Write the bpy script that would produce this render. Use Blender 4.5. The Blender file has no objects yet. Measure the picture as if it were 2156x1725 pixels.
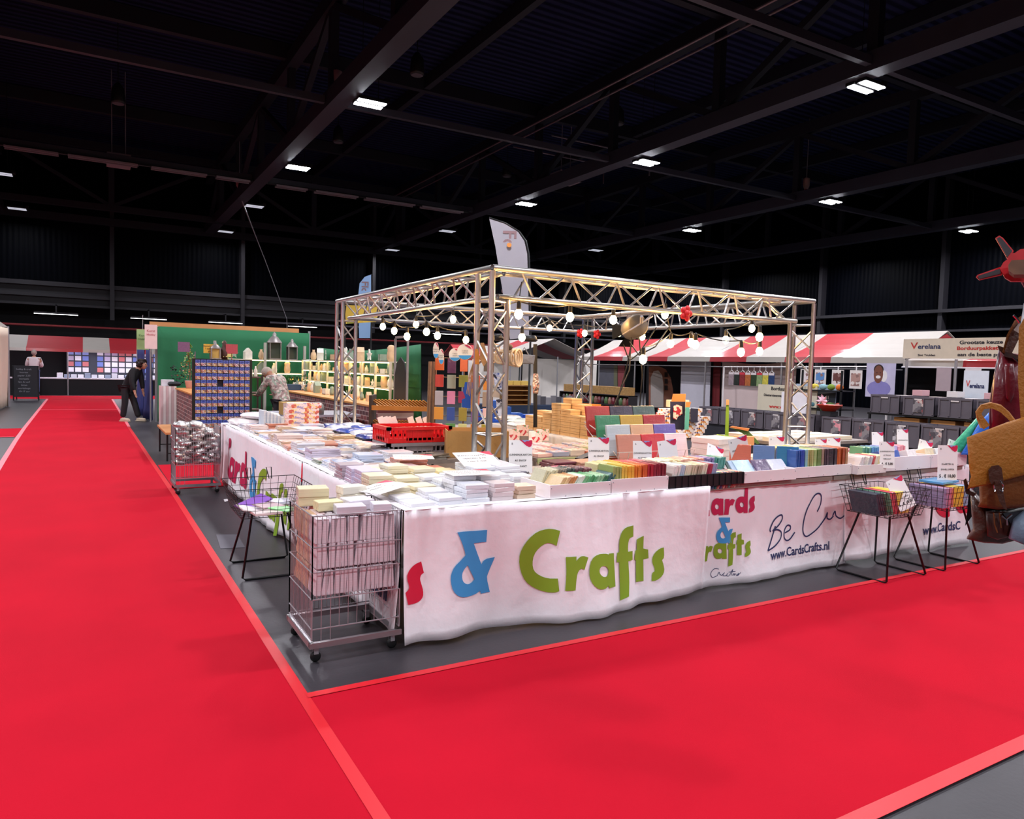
import bpy, bmesh, math, random
from math import sin, cos, pi, radians, sqrt, atan2, hypot
from mathutils import Vector, Matrix
random.seed(7)
SC = bpy.context.scene
COL = SC.collection

# ---------------------------------------------------------------- camera, world, exposure
FPX = 1538.4                       # focal length in pixels of the 2156 x 1725 frame
YAW, PITCH, ROLL = radians(30.29), radians(3.327), radians(1.558)
EYE = Vector((0, 0, 1.6))
_fw = Vector((sin(YAW)*cos(PITCH), cos(YAW)*cos(PITCH), -sin(PITCH)))
_r = Vector((cos(YAW), -sin(YAW), 0)); _u = _r.cross(_fw)
RT = _r*cos(ROLL) + _u*sin(ROLL); UP = _u*cos(ROLL) - _r*sin(ROLL); FW = _fw
cd = bpy.data.cameras.new('camera'); cam = bpy.data.objects.new('camera', cd); COL.objects.link(cam)
cd.sensor_width = 36; cd.lens = 36*FPX/2156; cd.clip_start = .05; cd.clip_end = 300
m = Matrix.Identity(4)
for i in range(3):
    m[i][0] = RT[i]; m[i][1] = UP[i]; m[i][2] = -FW[i]; m[i][3] = EYE[i]
cam.matrix_world = m
SC.camera = cam
w = bpy.data.worlds.new('hall_air'); SC.world = w; w.use_nodes = True
w.node_tree.nodes['Background'].inputs[0].default_value = (.75, .72, .95, 1)
w.node_tree.nodes['Background'].inputs[1].default_value = .32
SC.view_settings.view_transform = 'Standard'; SC.view_settings.look = 'None'
SC.view_settings.gamma = 1; SC.view_settings.use_curve_mapping = False
SC.view_settings.exposure = 0.55
HALL_LAMP_W = 245                  # each high-bay lamp (they sit in their own fixtures further down)
BULB_E = 95                        # string-light bulbs

# ---------------------------------------------------------------- helpers
def ray(px, py): return FW + RT*((px-1078)/FPX) - UP*((py-862.5)/FPX)
def at(px, py, z=0.775):           # where a sight line meets a level surface of height z
    d = ray(px, py); return EYE + d*((z-EYE.z)/d.z)
def atY(px, py, Y):                # where it meets a wall that faces the aisle
    d = ray(px, py); return EYE + d*(Y/d.y)
def atX(px, py, X):
    d = ray(px, py); return EYE + d*(X/d.x)
def atD(px, py, D): return EYE + ray(px, py)*D

def lin(c):
    c = c/255.0
    return c/12.92 if c <= .04045 else ((c+.055)/1.055)**2.4
def rgb(h):
    h = h.lstrip('#'); return (lin(int(h[0:2], 16)), lin(int(h[2:4], 16)), lin(int(h[4:6], 16)), 1)
_M = {}
def mat(col, rough=.6, metal=0, noise=.06, scale=9, bump=0, bscale=60, emit=0, trans=0, alpha=1, coat=0, spec=.5, aniso=None):
    key = (col, rough, metal, noise, scale, bump, bscale, emit, trans, alpha, coat, spec)
    if key in _M: return _M[key]
    M = bpy.data.materials.new('surface'); M.use_nodes = True
    nt = M.node_tree; b = nt.nodes['Principled BSDF']; c = rgb(col)
    b.inputs['Roughness'].default_value = rough; b.inputs['Metallic'].default_value = metal
    b.inputs['Specular IOR Level'].default_value = spec
    if coat: b.inputs['Coat Weight'].default_value = coat; b.inputs['Coat Roughness'].default_value = .15
    if trans: b.inputs['Transmission Weight'].default_value = trans
    if alpha < 1: b.inputs['Alpha'].default_value = alpha
    if emit:
        b.inputs['Emission Color'].default_value = c; b.inputs['Emission Strength'].default_value = emit
    tc = nt.nodes.new('ShaderNodeTexCoord')
    if noise:
        n = nt.nodes.new('ShaderNodeTexNoise'); n.inputs['Scale'].default_value = scale; n.inputs['Detail'].default_value = 4
        nt.links.new(tc.outputs['Object'], n.inputs['Vector'])
        mx = nt.nodes.new('ShaderNodeMix'); mx.data_type = 'RGBA'
        mx.inputs['A'].default_value = tuple(min(1, v*(1-noise*1.6)) for v in c[:3])+(1,)
        mx.inputs['B'].default_value = tuple(min(1, v*(1+noise*1.6)) for v in c[:3])+(1,)
        nt.links.new(n.outputs['Fac'], mx.inputs['Factor']); nt.links.new(mx.outputs['Result'], b.inputs['Base Color'])
    else: b.inputs['Base Color'].default_value = c
    if bump:
        n2 = nt.nodes.new('ShaderNodeTexNoise'); n2.inputs['Scale'].default_value = bscale; n2.inputs['Detail'].default_value = 5
        nt.links.new(tc.outputs['Object'], n2.inputs['Vector'])
        bp = nt.nodes.new('ShaderNodeBump'); bp.inputs['Strength'].default_value = bump; bp.inputs['Distance'].default_value = .02
        nt.links.new(n2.outputs['Fac'], bp.inputs['Height']); nt.links.new(bp.outputs['Normal'], b.inputs['Normal'])
    _M[key] = M
    return M
def nodes_of(M): return M.node_tree, M.node_tree.nodes['Principled BSDF']

class B:
    """collects shapes for ONE mesh object"""
    def __init__(s): s.v = []; s.f = []; s.m = []; s.x = Matrix.Identity(4)
    def add(s, vs, fs, mi=0):
        k = len(s.v); s.v += [tuple(s.x @ Vector(p)) for p in vs]
        s.f += [tuple(i+k for i in f) for f in fs]; s.m += [mi]*len(fs); return s
    def box(s, x0, y0, z0, x1, y1, z1, mi=0):
        return s.add([(x0,y0,z0),(x1,y0,z0),(x1,y1,z0),(x0,y1,z0),(x0,y0,z1),(x1,y0,z1),(x1,y1,z1),(x0,y1,z1)],
                     [(0,3,2,1),(4,5,6,7),(0,1,5,4),(1,2,6,5),(2,3,7,6),(3,0,4,7)], mi)
    def cbox(s, c, d, mi=0, rz=0, rx=0, ry=0, taper=1):
        M = Matrix.Translation(c) @ Matrix.Rotation(rz,4,'Z') @ Matrix.Rotation(ry,4,'Y') @ Matrix.Rotation(rx,4,'X')
        a, b, h = d[0]/2, d[1]/2, d[2]/2
        P = [(-a,-b,-h),(a,-b,-h),(a,b,-h),(-a,b,-h)]+[(x*taper,y*taper,h) for x, y in ((-a,-b),(a,-b),(a,b),(-a,b))]
        return s.add([tuple(M @ Vector(p)) for p in P], [(0,3,2,1),(4,5,6,7),(0,1,5,4),(1,2,6,5),(2,3,7,6),(3,0,4,7)], mi)
    def quad(s, a, b, c, d, mi=0): return s.add([a, b, c, d], [(0,1,2,3)], mi)
    def prism(s, pts, d, mi=0, n=(0,0,1)):   # closed outline of 3D points pushed along n by d
        N = Vector(n)*d; k = len(pts)
        vs = [tuple(p) for p in pts]+[tuple(Vector(p)+N) for p in pts]
        return s.add(vs, [tuple(range(k-1,-1,-1)), tuple(range(k,2*k))]+[(i,(i+1)%k,k+(i+1)%k,k+i) for i in range(k)], mi)
    def tube(s, pts, r, n=6, mi=0, closed=False, caps=True):
        pts = [Vector(p) for p in pts]; k = len(pts); rs = r if isinstance(r, (list, tuple)) else [r]*k
        vs = []; ref = None
        for i, p in enumerate(pts):
            a = pts[(i-1) % k] if (closed or i) else p; b = pts[(i+1) % k] if (closed or i < k-1) else p
            t = (b-a).normalized() if (b-a).length > 1e-9 else Vector((0,0,1))
            if ref is None: ref = Vector((0,0,1)) if abs(t.z) < .9 else Vector((1,0,0))
            u = t.cross(ref)
            if u.length < 1e-4: u = t.cross(Vector((0,1,0)) if abs(t.y) < .9 else Vector((1,0,0)))
            u.normalize(); q = u.cross(t); ref = q
            for j in range(n):
                an = 2*pi*(j+.5)/n; vs.append(tuple(p + u*cos(an)*rs[i] + q*sin(an)*rs[i]))
        fs = []
        for i in range(k if closed else k-1):
            for j in range(n):
                a = i*n+j; b = i*n+(j+1) % n; i2 = (i+1) % k
                fs.append((a, b, i2*n+(j+1) % n, i2*n+j))
        if not closed and caps: fs += [tuple(range(n)), tuple(range((k-1)*n, k*n))[::-1]]
        return s.add(vs, fs, mi)
    def lathe(s, prof, c=(0,0,0), n=16, mi=0, sx=1, sy=1):
        vs = []; k = len(prof)
        for r, z in prof:
            for j in range(n):
                a = 2*pi*j/n; vs.append((c[0]+r*cos(a)*sx, c[1]+r*sin(a)*sy, c[2]+z))
        fs = [(i*n+j, i*n+(j+1) % n, (i+1)*n+(j+1) % n, (i+1)*n+j) for i in range(k-1) for j in range(n)]
        if prof[0][0] > 1e-5: fs.append(tuple(range(n))[::-1])
        if prof[-1][0] > 1e-5: fs.append(tuple(range((k-1)*n, k*n)))
        return s.add(vs, fs, mi)
    def ball(s, c, r, n=10, k=7, mi=0, sx=1, sy=1, sz=1):
        return s.lathe([(max(1e-6, r*sin(pi*i/k)), -r*cos(pi*i/k)*sz) for i in range(k+1)], c, n, mi, sx, sy)
    def build(s, name, mats, parent=None, smooth=False, loc=None, rz=0):
        me = bpy.data.meshes.new(name); me.from_pydata(s.v, [], s.f)
        if not isinstance(mats, (list, tuple)): mats = [mats]
        for q in mats: me.materials.append(q)
        if len(mats) > 1: me.polygons.foreach_set('material_index', s.m)
        if smooth: me.polygons.foreach_set('use_smooth', [True]*len(me.polygons))
        me.update()
        return link(name, me, parent, loc, rz)
def link(name, me, parent=None, loc=None, rz=0):
    o = bpy.data.objects.new(name, me); COL.objects.link(o)
    if parent: o.parent = parent
    if loc is not None: o.location = loc
    if rz: o.rotation_euler = (0, 0, rz)
    return o
def tag(o, label, cat=None, group=None, kind=None):
    if label: o['label'] = label
    if cat: o['category'] = cat
    if group: o['group'] = group
    if kind: o['kind'] = kind
    return o
def thing(name, label, cat, loc=(0,0,0), rz=0, group=None):
    o = link(name, None, None, loc, rz); o.empty_display_size = .1
    return tag(o, label, cat, group)
def struct(o): o['kind'] = 'structure'; return o
def dup(root, loc=None, rot=None, label=None, group=None, kids=None):
    def cp(o, par):
        c = o.copy(); COL.objects.link(c); c.parent = par
        for ch in KIDS.get(o.name, []): cp(ch, c)
        return c
    KIDS = kids if kids is not None else kidmap(root)
    r = root.copy(); COL.objects.link(r)
    for ch in KIDS.get(root.name, []): cp(ch, r)
    if loc is not None: r.location = loc
    if rot is not None: r.rotation_euler = rot if isinstance(rot, (tuple, list)) else (0, 0, rot)
    if label: r['label'] = label
    if group: r['group'] = group
    return r
def kidmap(root):
    K = {}
    def walk(o):
        K[o.name] = list(o.children)
        for c in o.children: walk(c)
    walk(root); return K
_T = {}
def text_mesh(s, shear=0, bold=0, align='CENTER', spacing=1):
    k = (s, shear, bold, align, spacing)
    if k not in _T:
        c = bpy.data.curves.new('lettering', 'FONT'); c.body = s; c.size = 1; c.shear = shear; c.offset = bold
        c.align_x = align; c.align_y = 'CENTER'; c.resolution_u = 3; c.space_character = spacing
        o = bpy.data.objects.new('lettering', c); COL.objects.link(o)
        me = bpy.data.meshes.new_from_object(o); COL.objects.unlink(o); bpy.data.objects.remove(o)
        _T[k] = [tuple(v.co) for v in me.vertices], [tuple(p.vertices) for p in me.polygons]
    return _T[k]
def frame(o, x, y):   # matrix from an origin, a right vector and an up vector
    o = Vector(o); x = Vector(x).normalized(); y = Vector(y); y = (y-x*y.dot(x)).normalized(); z = x.cross(y)
    M = Matrix.Identity(4)
    for i in range(3): M[i][0] = x[i]; M[i][1] = y[i]; M[i][2] = z[i]; M[i][3] = o[i]
    return M
def write(b, s, M, size, mi=0, shear=0, bold=0, align='CENTER', lift=.002, spacing=1, wx=1):
    vs, fs = text_mesh(s, shear, bold, align, spacing)
    old = b.x; b.x = old @ M; b.add([(x*size*wx, y*size, lift) for x, y, z in vs], fs, mi); b.x = old
def lerp(a, b, t): return a+(b-a)*t
ORD = ['first','second','third','fourth','fifth','sixth','seventh','eighth','ninth','tenth','eleventh','twelfth','thirteenth','fourteenth','fifteenth','sixteenth','seventeenth','eighteenth','nineteenth','twentieth']

ALU = mat('#b9b6b4', .32, .9, .08, 6, .05, 120)
STEEL = mat('#a19ea3', .38, .45, .05)
CHROME = mat('#c9c9cf', .22, 1, .03)
BLACKM = mat('#141416', .45, .2, .1)
DARKM = mat('#232127', .6, .1, .12, 3)
WHITEP = mat('#f1eef0', .55, 0, .03)
PAPER = mat('#f4f1ee', .7, 0, .03)
CREAM = mat('#efe3c2', .7, 0, .05)
CARTON = mat('#b98a4e', .8, 0, .1, 8, .1, 40)
WOOD = mat('#b98552', .6, 0, .15, 5, .1, 30)
NAVY = mat('#27315f', .7, 0, .03)
MAGENTA = mat('#c21c50', .6, 0, .03)
SKYB = mat('#3d9bd8', .6, 0, .03)
LIME = mat('#84a626', .6, 0, .03)
INK = mat('#26242a', .7, 0, 0)
# ================================================================ hall shell
def striped(col, col2, axis, period, rough=.5, metal=.3, bump=.6):
    """ribbed sheet metal: ribs run square to the given axis"""
    M = bpy.data.materials.new('ribbed_sheet'); M.use_nodes = True
    nt, b = nodes_of(M); b.inputs['Roughness'].default_value = rough; b.inputs['Metallic'].default_value = metal; b.inputs['Specular IOR Level'].default_value = .03
    tc = nt.nodes.new('ShaderNodeTexCoord'); wv = nt.nodes.new('ShaderNodeTexWave')
    wv.bands_direction = axis; wv.inputs['Scale'].default_value = 2*pi/20/period
    wv.inputs['Distortion'].default_value = 0
    nt.links.new(tc.outputs['Object'], wv.inputs['Vector'])
    rp = nt.nodes.new('ShaderNodeValToRGB'); rp.color_ramp.elements[0].position = .35; rp.color_ramp.elements[1].position = .6
    rp.color_ramp.elements[0].color = rgb(col); rp.color_ramp.elements[1].color = rgb(col2)
    nt.links.new(wv.outputs['Fac'], rp.inputs['Fac']); nt.links.new(rp.outputs['Color'], b.inputs['Base Color'])
    bp = nt.nodes.new('ShaderNodeBump'); bp.inputs['Strength'].default_value = bump; bp.inputs['Distance'].default_value = .06
    nt.links.new(wv.outputs['Fac'], bp.inputs['Height']); nt.links.new(bp.outputs['Normal'], b.inputs['Normal'])
    return M
FLOORM = mat('#312d32', .42, 0, .16, 2.5, .04, 40)
nt, b_ = nodes_of(FLOORM)
CEILM = striped('#101226', '#222644', 'Y', .30, .6, 0)
WALLBX = striped('#020307', '#04050a', 'X', .22, .5, 0, .15)
WALLRY = striped('#020307', '#04050a', 'Y', .22, .5, 0, .15)
struct(B().box(-16, -14, -.2, 36, 42, 0).build('floor', FLOORM))
struct(B().box(-16, -14, 11.0, 36, 42, 11.2).build('ceiling', CEILM))
struct(B().box(-16, 40.4, 4.6, 36, 40.7, 11).build('wall_back', WALLBX))
struct(B().box(-16, 41.7, 0, 36, 42, 4.8).build('wall_back_lower', mat('#0b0a0e', .8, 0, .1)))
struct(B().box(34.6, -14, 0, 34.9, 42, 11).build('wall_right', WALLRY))
struct(B().box(-16, -14, 0, -15.7, 42, 11).build('wall_left', WALLRY))
struct(B().box(-16, -14, 0, 36, -13.7, 11).build('wall_front', WALLBX))
k = 1
def trim(b, m, sm=False):
    global k
    o = struct(b.build('trim_%d' % k, m, None, sm)); k += 1; return o
BEAM = mat('#32323e', .5, .1, .1, 1); BEAMD = mat('#141622', .6, .1, .1, 1)
for pts, lab in ((((455,1126),(500,1126),(516,1153),(464,1156)), 'pale grey floor plate in the dark floor before the wire bin'), (((471,1052),(480,1051),(482,1055),(473,1057)), 'small scrap of white paper on the floor by the far cloth end')):
    q_ = [at(x, y, .001) for x, y in pts]; tag(B().prism(q_[::-1], .002).build('floor_plate' if 'plate' in lab else 'paper_scrap', mat('#57535c' if 'plate' in lab else '#e8e4e6', .6)), lab, 'floor plate' if 'plate' in lab else 'paper scrap')
# gallery edges along the back and right walls, pilasters
for z0, z1 in ((4.75, 4.95), (4.25, 4.4), (3.85, 3.95)): trim(B().box(-15.7, 39.9, z0, 34.6, 40.4, z1), DARKM)
trim(B().box(-15.7, 40.05, 3.95, 34.6, 40.4, 4.75), mat('#17151b', .6, .1, .2, .7))
for z0, z1 in ((4.65, 4.8), (3.75, 3.85)): trim(B().box(34.1, -13.7, z0, 34.6, 39.9, z1), DARKM)
for x in (-7.4, 1.1, 7.0, 14.0, 20.7, 27.0): trim(B().box(x-.09, 39.7, 3.3, x+.09, 40.4, 11), DARKM)
for y in (12.5, 19.5, 26, 33): trim(B().box(34.2, y-.1, 0, 34.6, y+.1, 11), DARKM)
trim(B().tube([(-15, 39.4, 2.9), (34, 39.4, 2.9)], .05), mat('#7c1a20', .5))
trim(B().tube([(8.2, 39.0, 3.55), (34, 39.0, 3.55)], .06), mat('#55525c', .4, .6))
# main roof trusses along the hall and the ties between them
def truss_y(x, y0, y1, step=4.35):
    b = B(); b.box(x-.22, y0, 7.85, x+.22, y1, 8.25); b.box(x-.16, y0, 10.3, x+.16, y1, 10.7, 1)
    y = y0; i = 0
    while y < y1-.1:
        b.cbox((x, y, 9.2), (.2, .24, 2.4), 1)
        ye = min(y+step, y1); za, zb = (8.2, 10.4) if i % 2 else (10.4, 8.2)
        b.tube([(x, y, za), (x, ye, zb)], .12, 4, 1); y += step; i += 1
    return trim(b, [BEAM, BEAMD])
for x in (-3.3, 5.35, 14.1, 22.6, 31.2): truss_y(x, 1.0, 39.7)
def tie_x(y, x0, x1, light=True):
    b = B(); b.box(x0, y-.07, 7.95, x1, y+.07, 8.12); trim(b, BEAM)
for y in (9.65, 18.3, 27.4):
    for x0, x1 in ((-12, -3.5), (-3.1, 5.1), (5.6, 13.85), (14.35, 22.4), (22.85, 31.0)): tie_x(y, x0, x1)
def truss_x(y):
    b = B(); b.box(-15, y-.12, 7.8, 34.4, y+.12, 8.05); b.box(-15, y-.12, 10.3, 34.4, y+.12, 10.6)
    x = -12.0; i = 0
    while x < 31.5:
        b.cbox((x, y, 9.2), (.22, .16, 2.4)); za, zb = (8.0, 10.4) if i % 2 else (10.4, 8.0)
        b.tube([(x, y, za), (x+4.33, y, zb)], .1, 4); x += 4.33; i += 1
    return trim(b, BEAMD)
truss_x(36.2)
trim(B().box(-15, 39.55, 7.7, 34.4, 39.75, 8.05), BEAMD)
for y in (5, 13.9, 22.8, 31.6): trim(B().box(-15, y-.11, 10.55, 34.4, y+.11, 10.98), BEAMD)
for x in (9.7, 18.4, 27): trim(B().box(x-.1, -13, 10.6, x+.1, 39.7, 10.98), BEAMD)

# high-bay lamps: two lens modules in a housing with a driver on top
LENS = mat('#f4f6ff', .3, 0, 0, emit=60); LENSDIM = mat('#dfe3f2', .3, 0, 0, emit=.45)
hb = B(); hb.box(-.36, -.24, 0, .36, -.04, .07); hb.box(-.36, .04, 0, .36, .24, .07); hb.box(-.3, -.04, .02, .3, .04, .05)
hb.box(.3, -.2, .05, .42, .2, .14); hb.tube([(-.2, 0, .05), (-.2, 0, 3.24)], .008); hb.tube([(.2, 0, .05), (.2, 0, 3.24)], .008)
lz = B(); lz.box(-.33, -.22, -.015, .33, -.06, 0); lz.box(-.33, .06, -.015, .33, .22, 0)
proto = None
COLS = {-11.1: 'far left', -2.5: 'left', 5.9: 'second', 14.45: 'third', 22.95: 'fourth', 31.9: 'outermost right'}
ROWS = {-11: None, -4: None, 3.2: None, 10.1: 'nearest', 17.2: 'second', 24.1: 'third', 31.1: 'fourth', 38.1: 'rearmost'}
def lamp_light(x, y, watts):
    L = bpy.data.lights.new('hall_lamp', 'AREA'); L.shape = 'RECTANGLE'; L.size = .66; L.size_y = .44; L.energy = watts
    L.color = (.93, .93, 1); L.spread = radians(170)
    o = link('hall_lamp', L, None, (x, y, 7.72)); return o
for x, cn in COLS.items():
    for y, rn in ROWS.items():
        dim = (y > 30) and x < 31
        if x == 5.9 and y in (31.1,): dim = True
        lamp_light(x, y, HALL_LAMP_W*(.35 if dim else 1))
        if rn is None or cn == 'far left': continue
        if (cn == 'left' and rn in ('nearest', 'second', 'third')) or (cn == 'second' and rn == 'nearest'): continue
        if (cn == 'fourth' and rn == 'rearmost') or (cn == 'outermost right' and rn != 'second'): continue
        lab = 'twin-lens %s hall lamp hanging %s from the front in the %s ceiling row' % ('dim' if dim else 'bright white', rn, cn)
        t = thing('high_bay_lamp', lab, 'ceiling lamp', (x, y, 7.78), 0, 'hall ceiling lamps')
        hb.build('housing', BLACKM, t); lz.build('lens', LENSDIM if dim else LENS, t)
# fluorescent tubes below the gallery and the light strip row
TUBE = mat('#ffffff', .3, 0, 0, emit=4)
names = ['leftmost', 'second from the left', 'third from the left, above the green stall', 'fourth from the left', 'fifth from the left', 'rightmost']
for i, (x0, x1) in enumerate(((-2.0, -.3), (1.85, 3.4), (5.3, 6.9), (9.2, 10.7), (17.5, 19.3), (23.0, 24.5))):
    t = thing('tube_light', 'white strip light under the rear gallery, %s' % names[i], 'strip light', ((x0+x1)/2, 39.3, 3.42), 0, 'strip lights under the gallery')
    B().box(-(x1-x0)/2, -.06, .02, (x1-x0)/2, .06, .1).box(-.03, -.03, .1, .03, .03, .45).box(-.03, -.03, .4, .03, .7, .45).build('housing', DARKM, t)
    B().box(-(x1-x0)/2, -.05, 0, (x1-x0)/2, .05, .02).build('diffuser', TUBE, t)
b = B(); b.box(-6, 27.2, 7.86, 13.6, 27.32, 7.92)
UNLIT = mat('#8a7f86', .4, 0, .02)
for x0, x1 in ((-2.1, -.7), (-.45, 1.5), (1.9, 3.6), (3.9, 5.0), (5.9, 7.0), (7.3, 8.9), (9.2, 11.2), (11.5, 13.3)):
    b.box(x0, 27.1, 7.80, x1, 27.16, 7.86, 1); b.box(x0, 27.36, 7.80, x1, 27.42, 7.86, 1)
tag(b.build('light_rail', [BLACKM, UNLIT]), 'long black rail with unlit pale strips crossing the hall roof', 'light rail')
# heaters, loudspeakers, hoists, sensors
def heater(px, py, z, lab, w=.9):
    p = at(px, py, z); t = thing('heater_unit', lab, 'heater', p)
    g = mat('#8c7f84', .5, .1)
    B().box(-w/2, -.35, 0, w/2, .35, .34).build('casing', g, t)
    h = B(); h.box(w/2, -.12, .1, w/2+.25, .12, .25); h.build('nozzle', BLACKM, t)
    c = B(); c.tube([(-.2, 0, .34), (-.2, 0, 11.02-z)], .015); c.tube([(.2, 0, .34), (.2, 0, 11.02-z)], .015); c.build('hanger', STEEL, t)
heater(1190, 385, 8.5, 'grey box heater hanging below the second roof beam'); heater(250, 350, 7.9, 'pinkish box unit hanging from the long light rail', .7)
def spk(px, py, z, lab):
    t = thing('hanging_speaker', lab, 'loudspeaker', at(px, py, z))
    B().lathe([(.17, 0), (.19, .05), (.16, .4), (.06, .55)], n=12).build('casing', BLACKM, t, True)
    B().lathe([(.15, -.012), (.15, 0)], n=12).build('grille', mat('#57545c', .6, .3), t)
    B().tube([(0, 0, .55), (0, 0, 11.02-z)], .012).build('cable', BLACKM, t)
for a in ((249, 218, 8.6, 'black hanging loudspeaker at upper left, nearest to the side wall'), (878, 158, 9.0, 'black hanging loudspeaker in front of the bright lamp at top'),
          (712, 300, 9.0, 'black hanging loudspeaker beneath the long roof beam'), (1302, 262, 9.2, 'black hanging loudspeaker above the heater box'),
          (1067, 372, 9.2, 'black hanging loudspeaker left of the heater box')): spk(*a)
def hoist(px, py, z, lab):
    t = thing('chain_hoist', lab, 'chain hoist', at(px, py, z))
    B().lathe([(.03, .5), (.13, .45), (.12, .2), (.07, .08)], n=10).build('motor', mat('#b08c86', .5), t, True)
    B().lathe([(.02, .1), (.07, .06), (.05, -.05)], n=8).build('hook', mat('#c02028', .5), t)
    B().tube([(0, 0, .5), (0, 0, 11.02-z)], .012).build('chain', STEEL, t)
for a in ((709, 190, 8.35, 'red-tipped chain hoist on the left roof beam, nearer one'), (504, 402, 8.35, 'red-tipped chain hoist on the left roof beam, farther one'),
          (1697, 403, 8.35, 'small pale chain hoist on the right roof beam'), (1352, 488, 8.35, 'pale chain hoist low over the far hall')): hoist(*a)
# pipe pair near the ceiling
b = B()
for dx in (0, .45): b.tube([(13.35+dx, 9, 9.95), (13.35+dx, 38, 9.95)], .035)
tag(b.build('heating_pipe', mat('#7d6f74', .4, .6)), 'pair of thin bright pipes running along the roof', 'pipe')
b = B(); b.tube([(13.5, 23.5, 9.6), (17.6, 23.5, 9.6), (17.6, 23.5, 8.9)], .03); b.tube([(13.9, 21.6, 9.6), (18.3, 21.6, 9.6), (18.3, 21.6, 8.9)], .03)
tag(b.build('branch_pipe', mat('#7d6f74', .4, .6)), 'bent branch pipes dropping to the heater box', 'pipe')
p0 = at(527, 418, 8.0); p1 = Vector((p0.x+1.3, p0.y, 0)); 
b = B(); q1 = atY(604, 672, p0.y); b.tube([Vector((5.35, p0.y, 7.9)), q1.lerp(p0, .5)+Vector((-.12, 0, -.1)), q1, (q1.x+.1, q1.y, .0)], [.03, .014, .012, .012], 5)
tag(b.build('hanging_cable', mat('#8a868c', .4, .3), smooth=True), 'thin pale cable hanging down from the left roof beam', 'cable')

# ---------------------------------------------------------------- carpets and tape
CARPET = mat('#b60c24', .95, 0, .10, 1.2, .25, 400, spec=.1)
TAPE = mat('#d01020', .45, 0, .03)
PINKT = mat('#e8707c', .5, 0, .05)
def strip(b, pts_l, pts_r, z, mi=0):
    for i in range(len(pts_l)-1):
        a, c, d, e = pts_l[i], pts_r[i], pts_r[i+1], pts_l[i+1]
        b.add([(a[0],a[1],0),(c[0],c[1],0),(d[0],d[1],0),(e[0],e[1],0),(a[0],a[1],z),(c[0],c[1],z),(d[0],d[1],z),(e[0],e[1],z)],
              [(4,5,6,7),(0,1,5,4),(1,2,6,5),(2,3,7,6),(3,0,4,7)], mi)
LX = [(-4, -1.1, .9), (3.4, -1.1, .9), (9.5, -1.06, .9), (12, -1.05, .88), (16, -1.12, .86), (18.6, -1.15, .84), (24, -1.2, .84), (31.0, -1.2, .84)]
b = B(); strip(b, [(l, y) for y, l, r in LX], [(r, y) for y, l, r in LX], .006)
tag(b.build('aisle_carpet', CARPET), 'long red carpet runner down the left aisle', 'carpet')
tag(B().box(.9, 1.54, 0, 13.5, 3.41, .006).build('front_carpet', CARPET), 'wide red carpet crossing in front of the white-clothed tables', 'carpet')
tag(B().box(.915, 9.7, 0, 3.8, 11.95, .006).build('side_carpet', CARPET), 'short red carpet passing behind the cart of silver pouches', 'carpet')
tag(B().box(-9, 16.8, 0, -1.18, 18.75, .006).build('cross_carpet', CARPET), 'red carpet joining the aisle from the left edge', 'carpet')
tag(B().box(-9, 31.02, 0, 12, 33.4, .006).build('rear_carpet', CARPET), 'red carpet across the hall before the far striped stalls', 'carpet')
def tape(pts, wd, z, lab, m=TAPE):
    b = B(); L = []; R = []
    for i, p in enumerate(pts):
        a = pts[max(0, i-1)]; c = pts[min(len(pts)-1, i+1)]; dx, dy = c[0]-a[0], c[1]-a[1]; l = hypot(dx, dy)
        nx, ny = -dy/l*wd/2, dx/l*wd/2; L.append((p[0]+nx, p[1]+ny)); R.append((p[0]-nx, p[1]-ny))
    for i in range(len(pts)-1):
        b.add([(L[i][0],L[i][1],z),(R[i][0],R[i][1],z),(R[i+1][0],R[i+1][1],z),(L[i+1][0],L[i+1][1],z)], [(0,1,2,3)])
        b.add([(L[i][0],L[i][1],z-.0015),(R[i][0],R[i][1],z-.0015),(R[i+1][0],R[i+1][1],z-.0015),(L[i+1][0],L[i+1][1],z-.0015)], [(3,2,1,0)])
    tag(b.build('edge_tape', m), lab, 'tape')
tape([(.89, .6), (.885, 3.4), (.885, 9.5), (.865, 12), (.845, 16), (.83, 18.6)], .055, .0085, 'bright red tape along the right edge of the left aisle carpet')
tape([(.9, 3.41), (13.4, 3.41)], .05, .010, 'bright red tape along the carpet edge below the white cloths')
tape([(.9, 1.55), (2.6, 1.55), (13.4, 1.55)], .07, .010, 'bright red tape along the near edge of the front carpet')
tape([(-1.1, 3), (-1.06, 9.5), (-1.05, 12), (-1.12, 16), (-1.15, 18.6), (-1.2, 31)], .07, .0085, 'pinkish tape along the left edge of the aisle carpet', PINKT)
tape([(.84, 18.7), (.84, 30.9)], .06, .0085, 'pale pink tape on the far right edge of the aisle carpet', PINKT)
tape([(-1.14, 24.9), (.82, 24.9)], .06, .0098, 'pink seam tape across the far aisle carpet', PINKT)
tape([(-8, 16.8), (-1.2, 16.8)], .06, .0085, 'pale tape on the near edge of the joining left carpet', PINKT)
tape([(-8, 31.05), (-1.2, 31.05)], .08, .0085, 'pale tape on the near edge of the rear carpet', PINKT)
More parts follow.
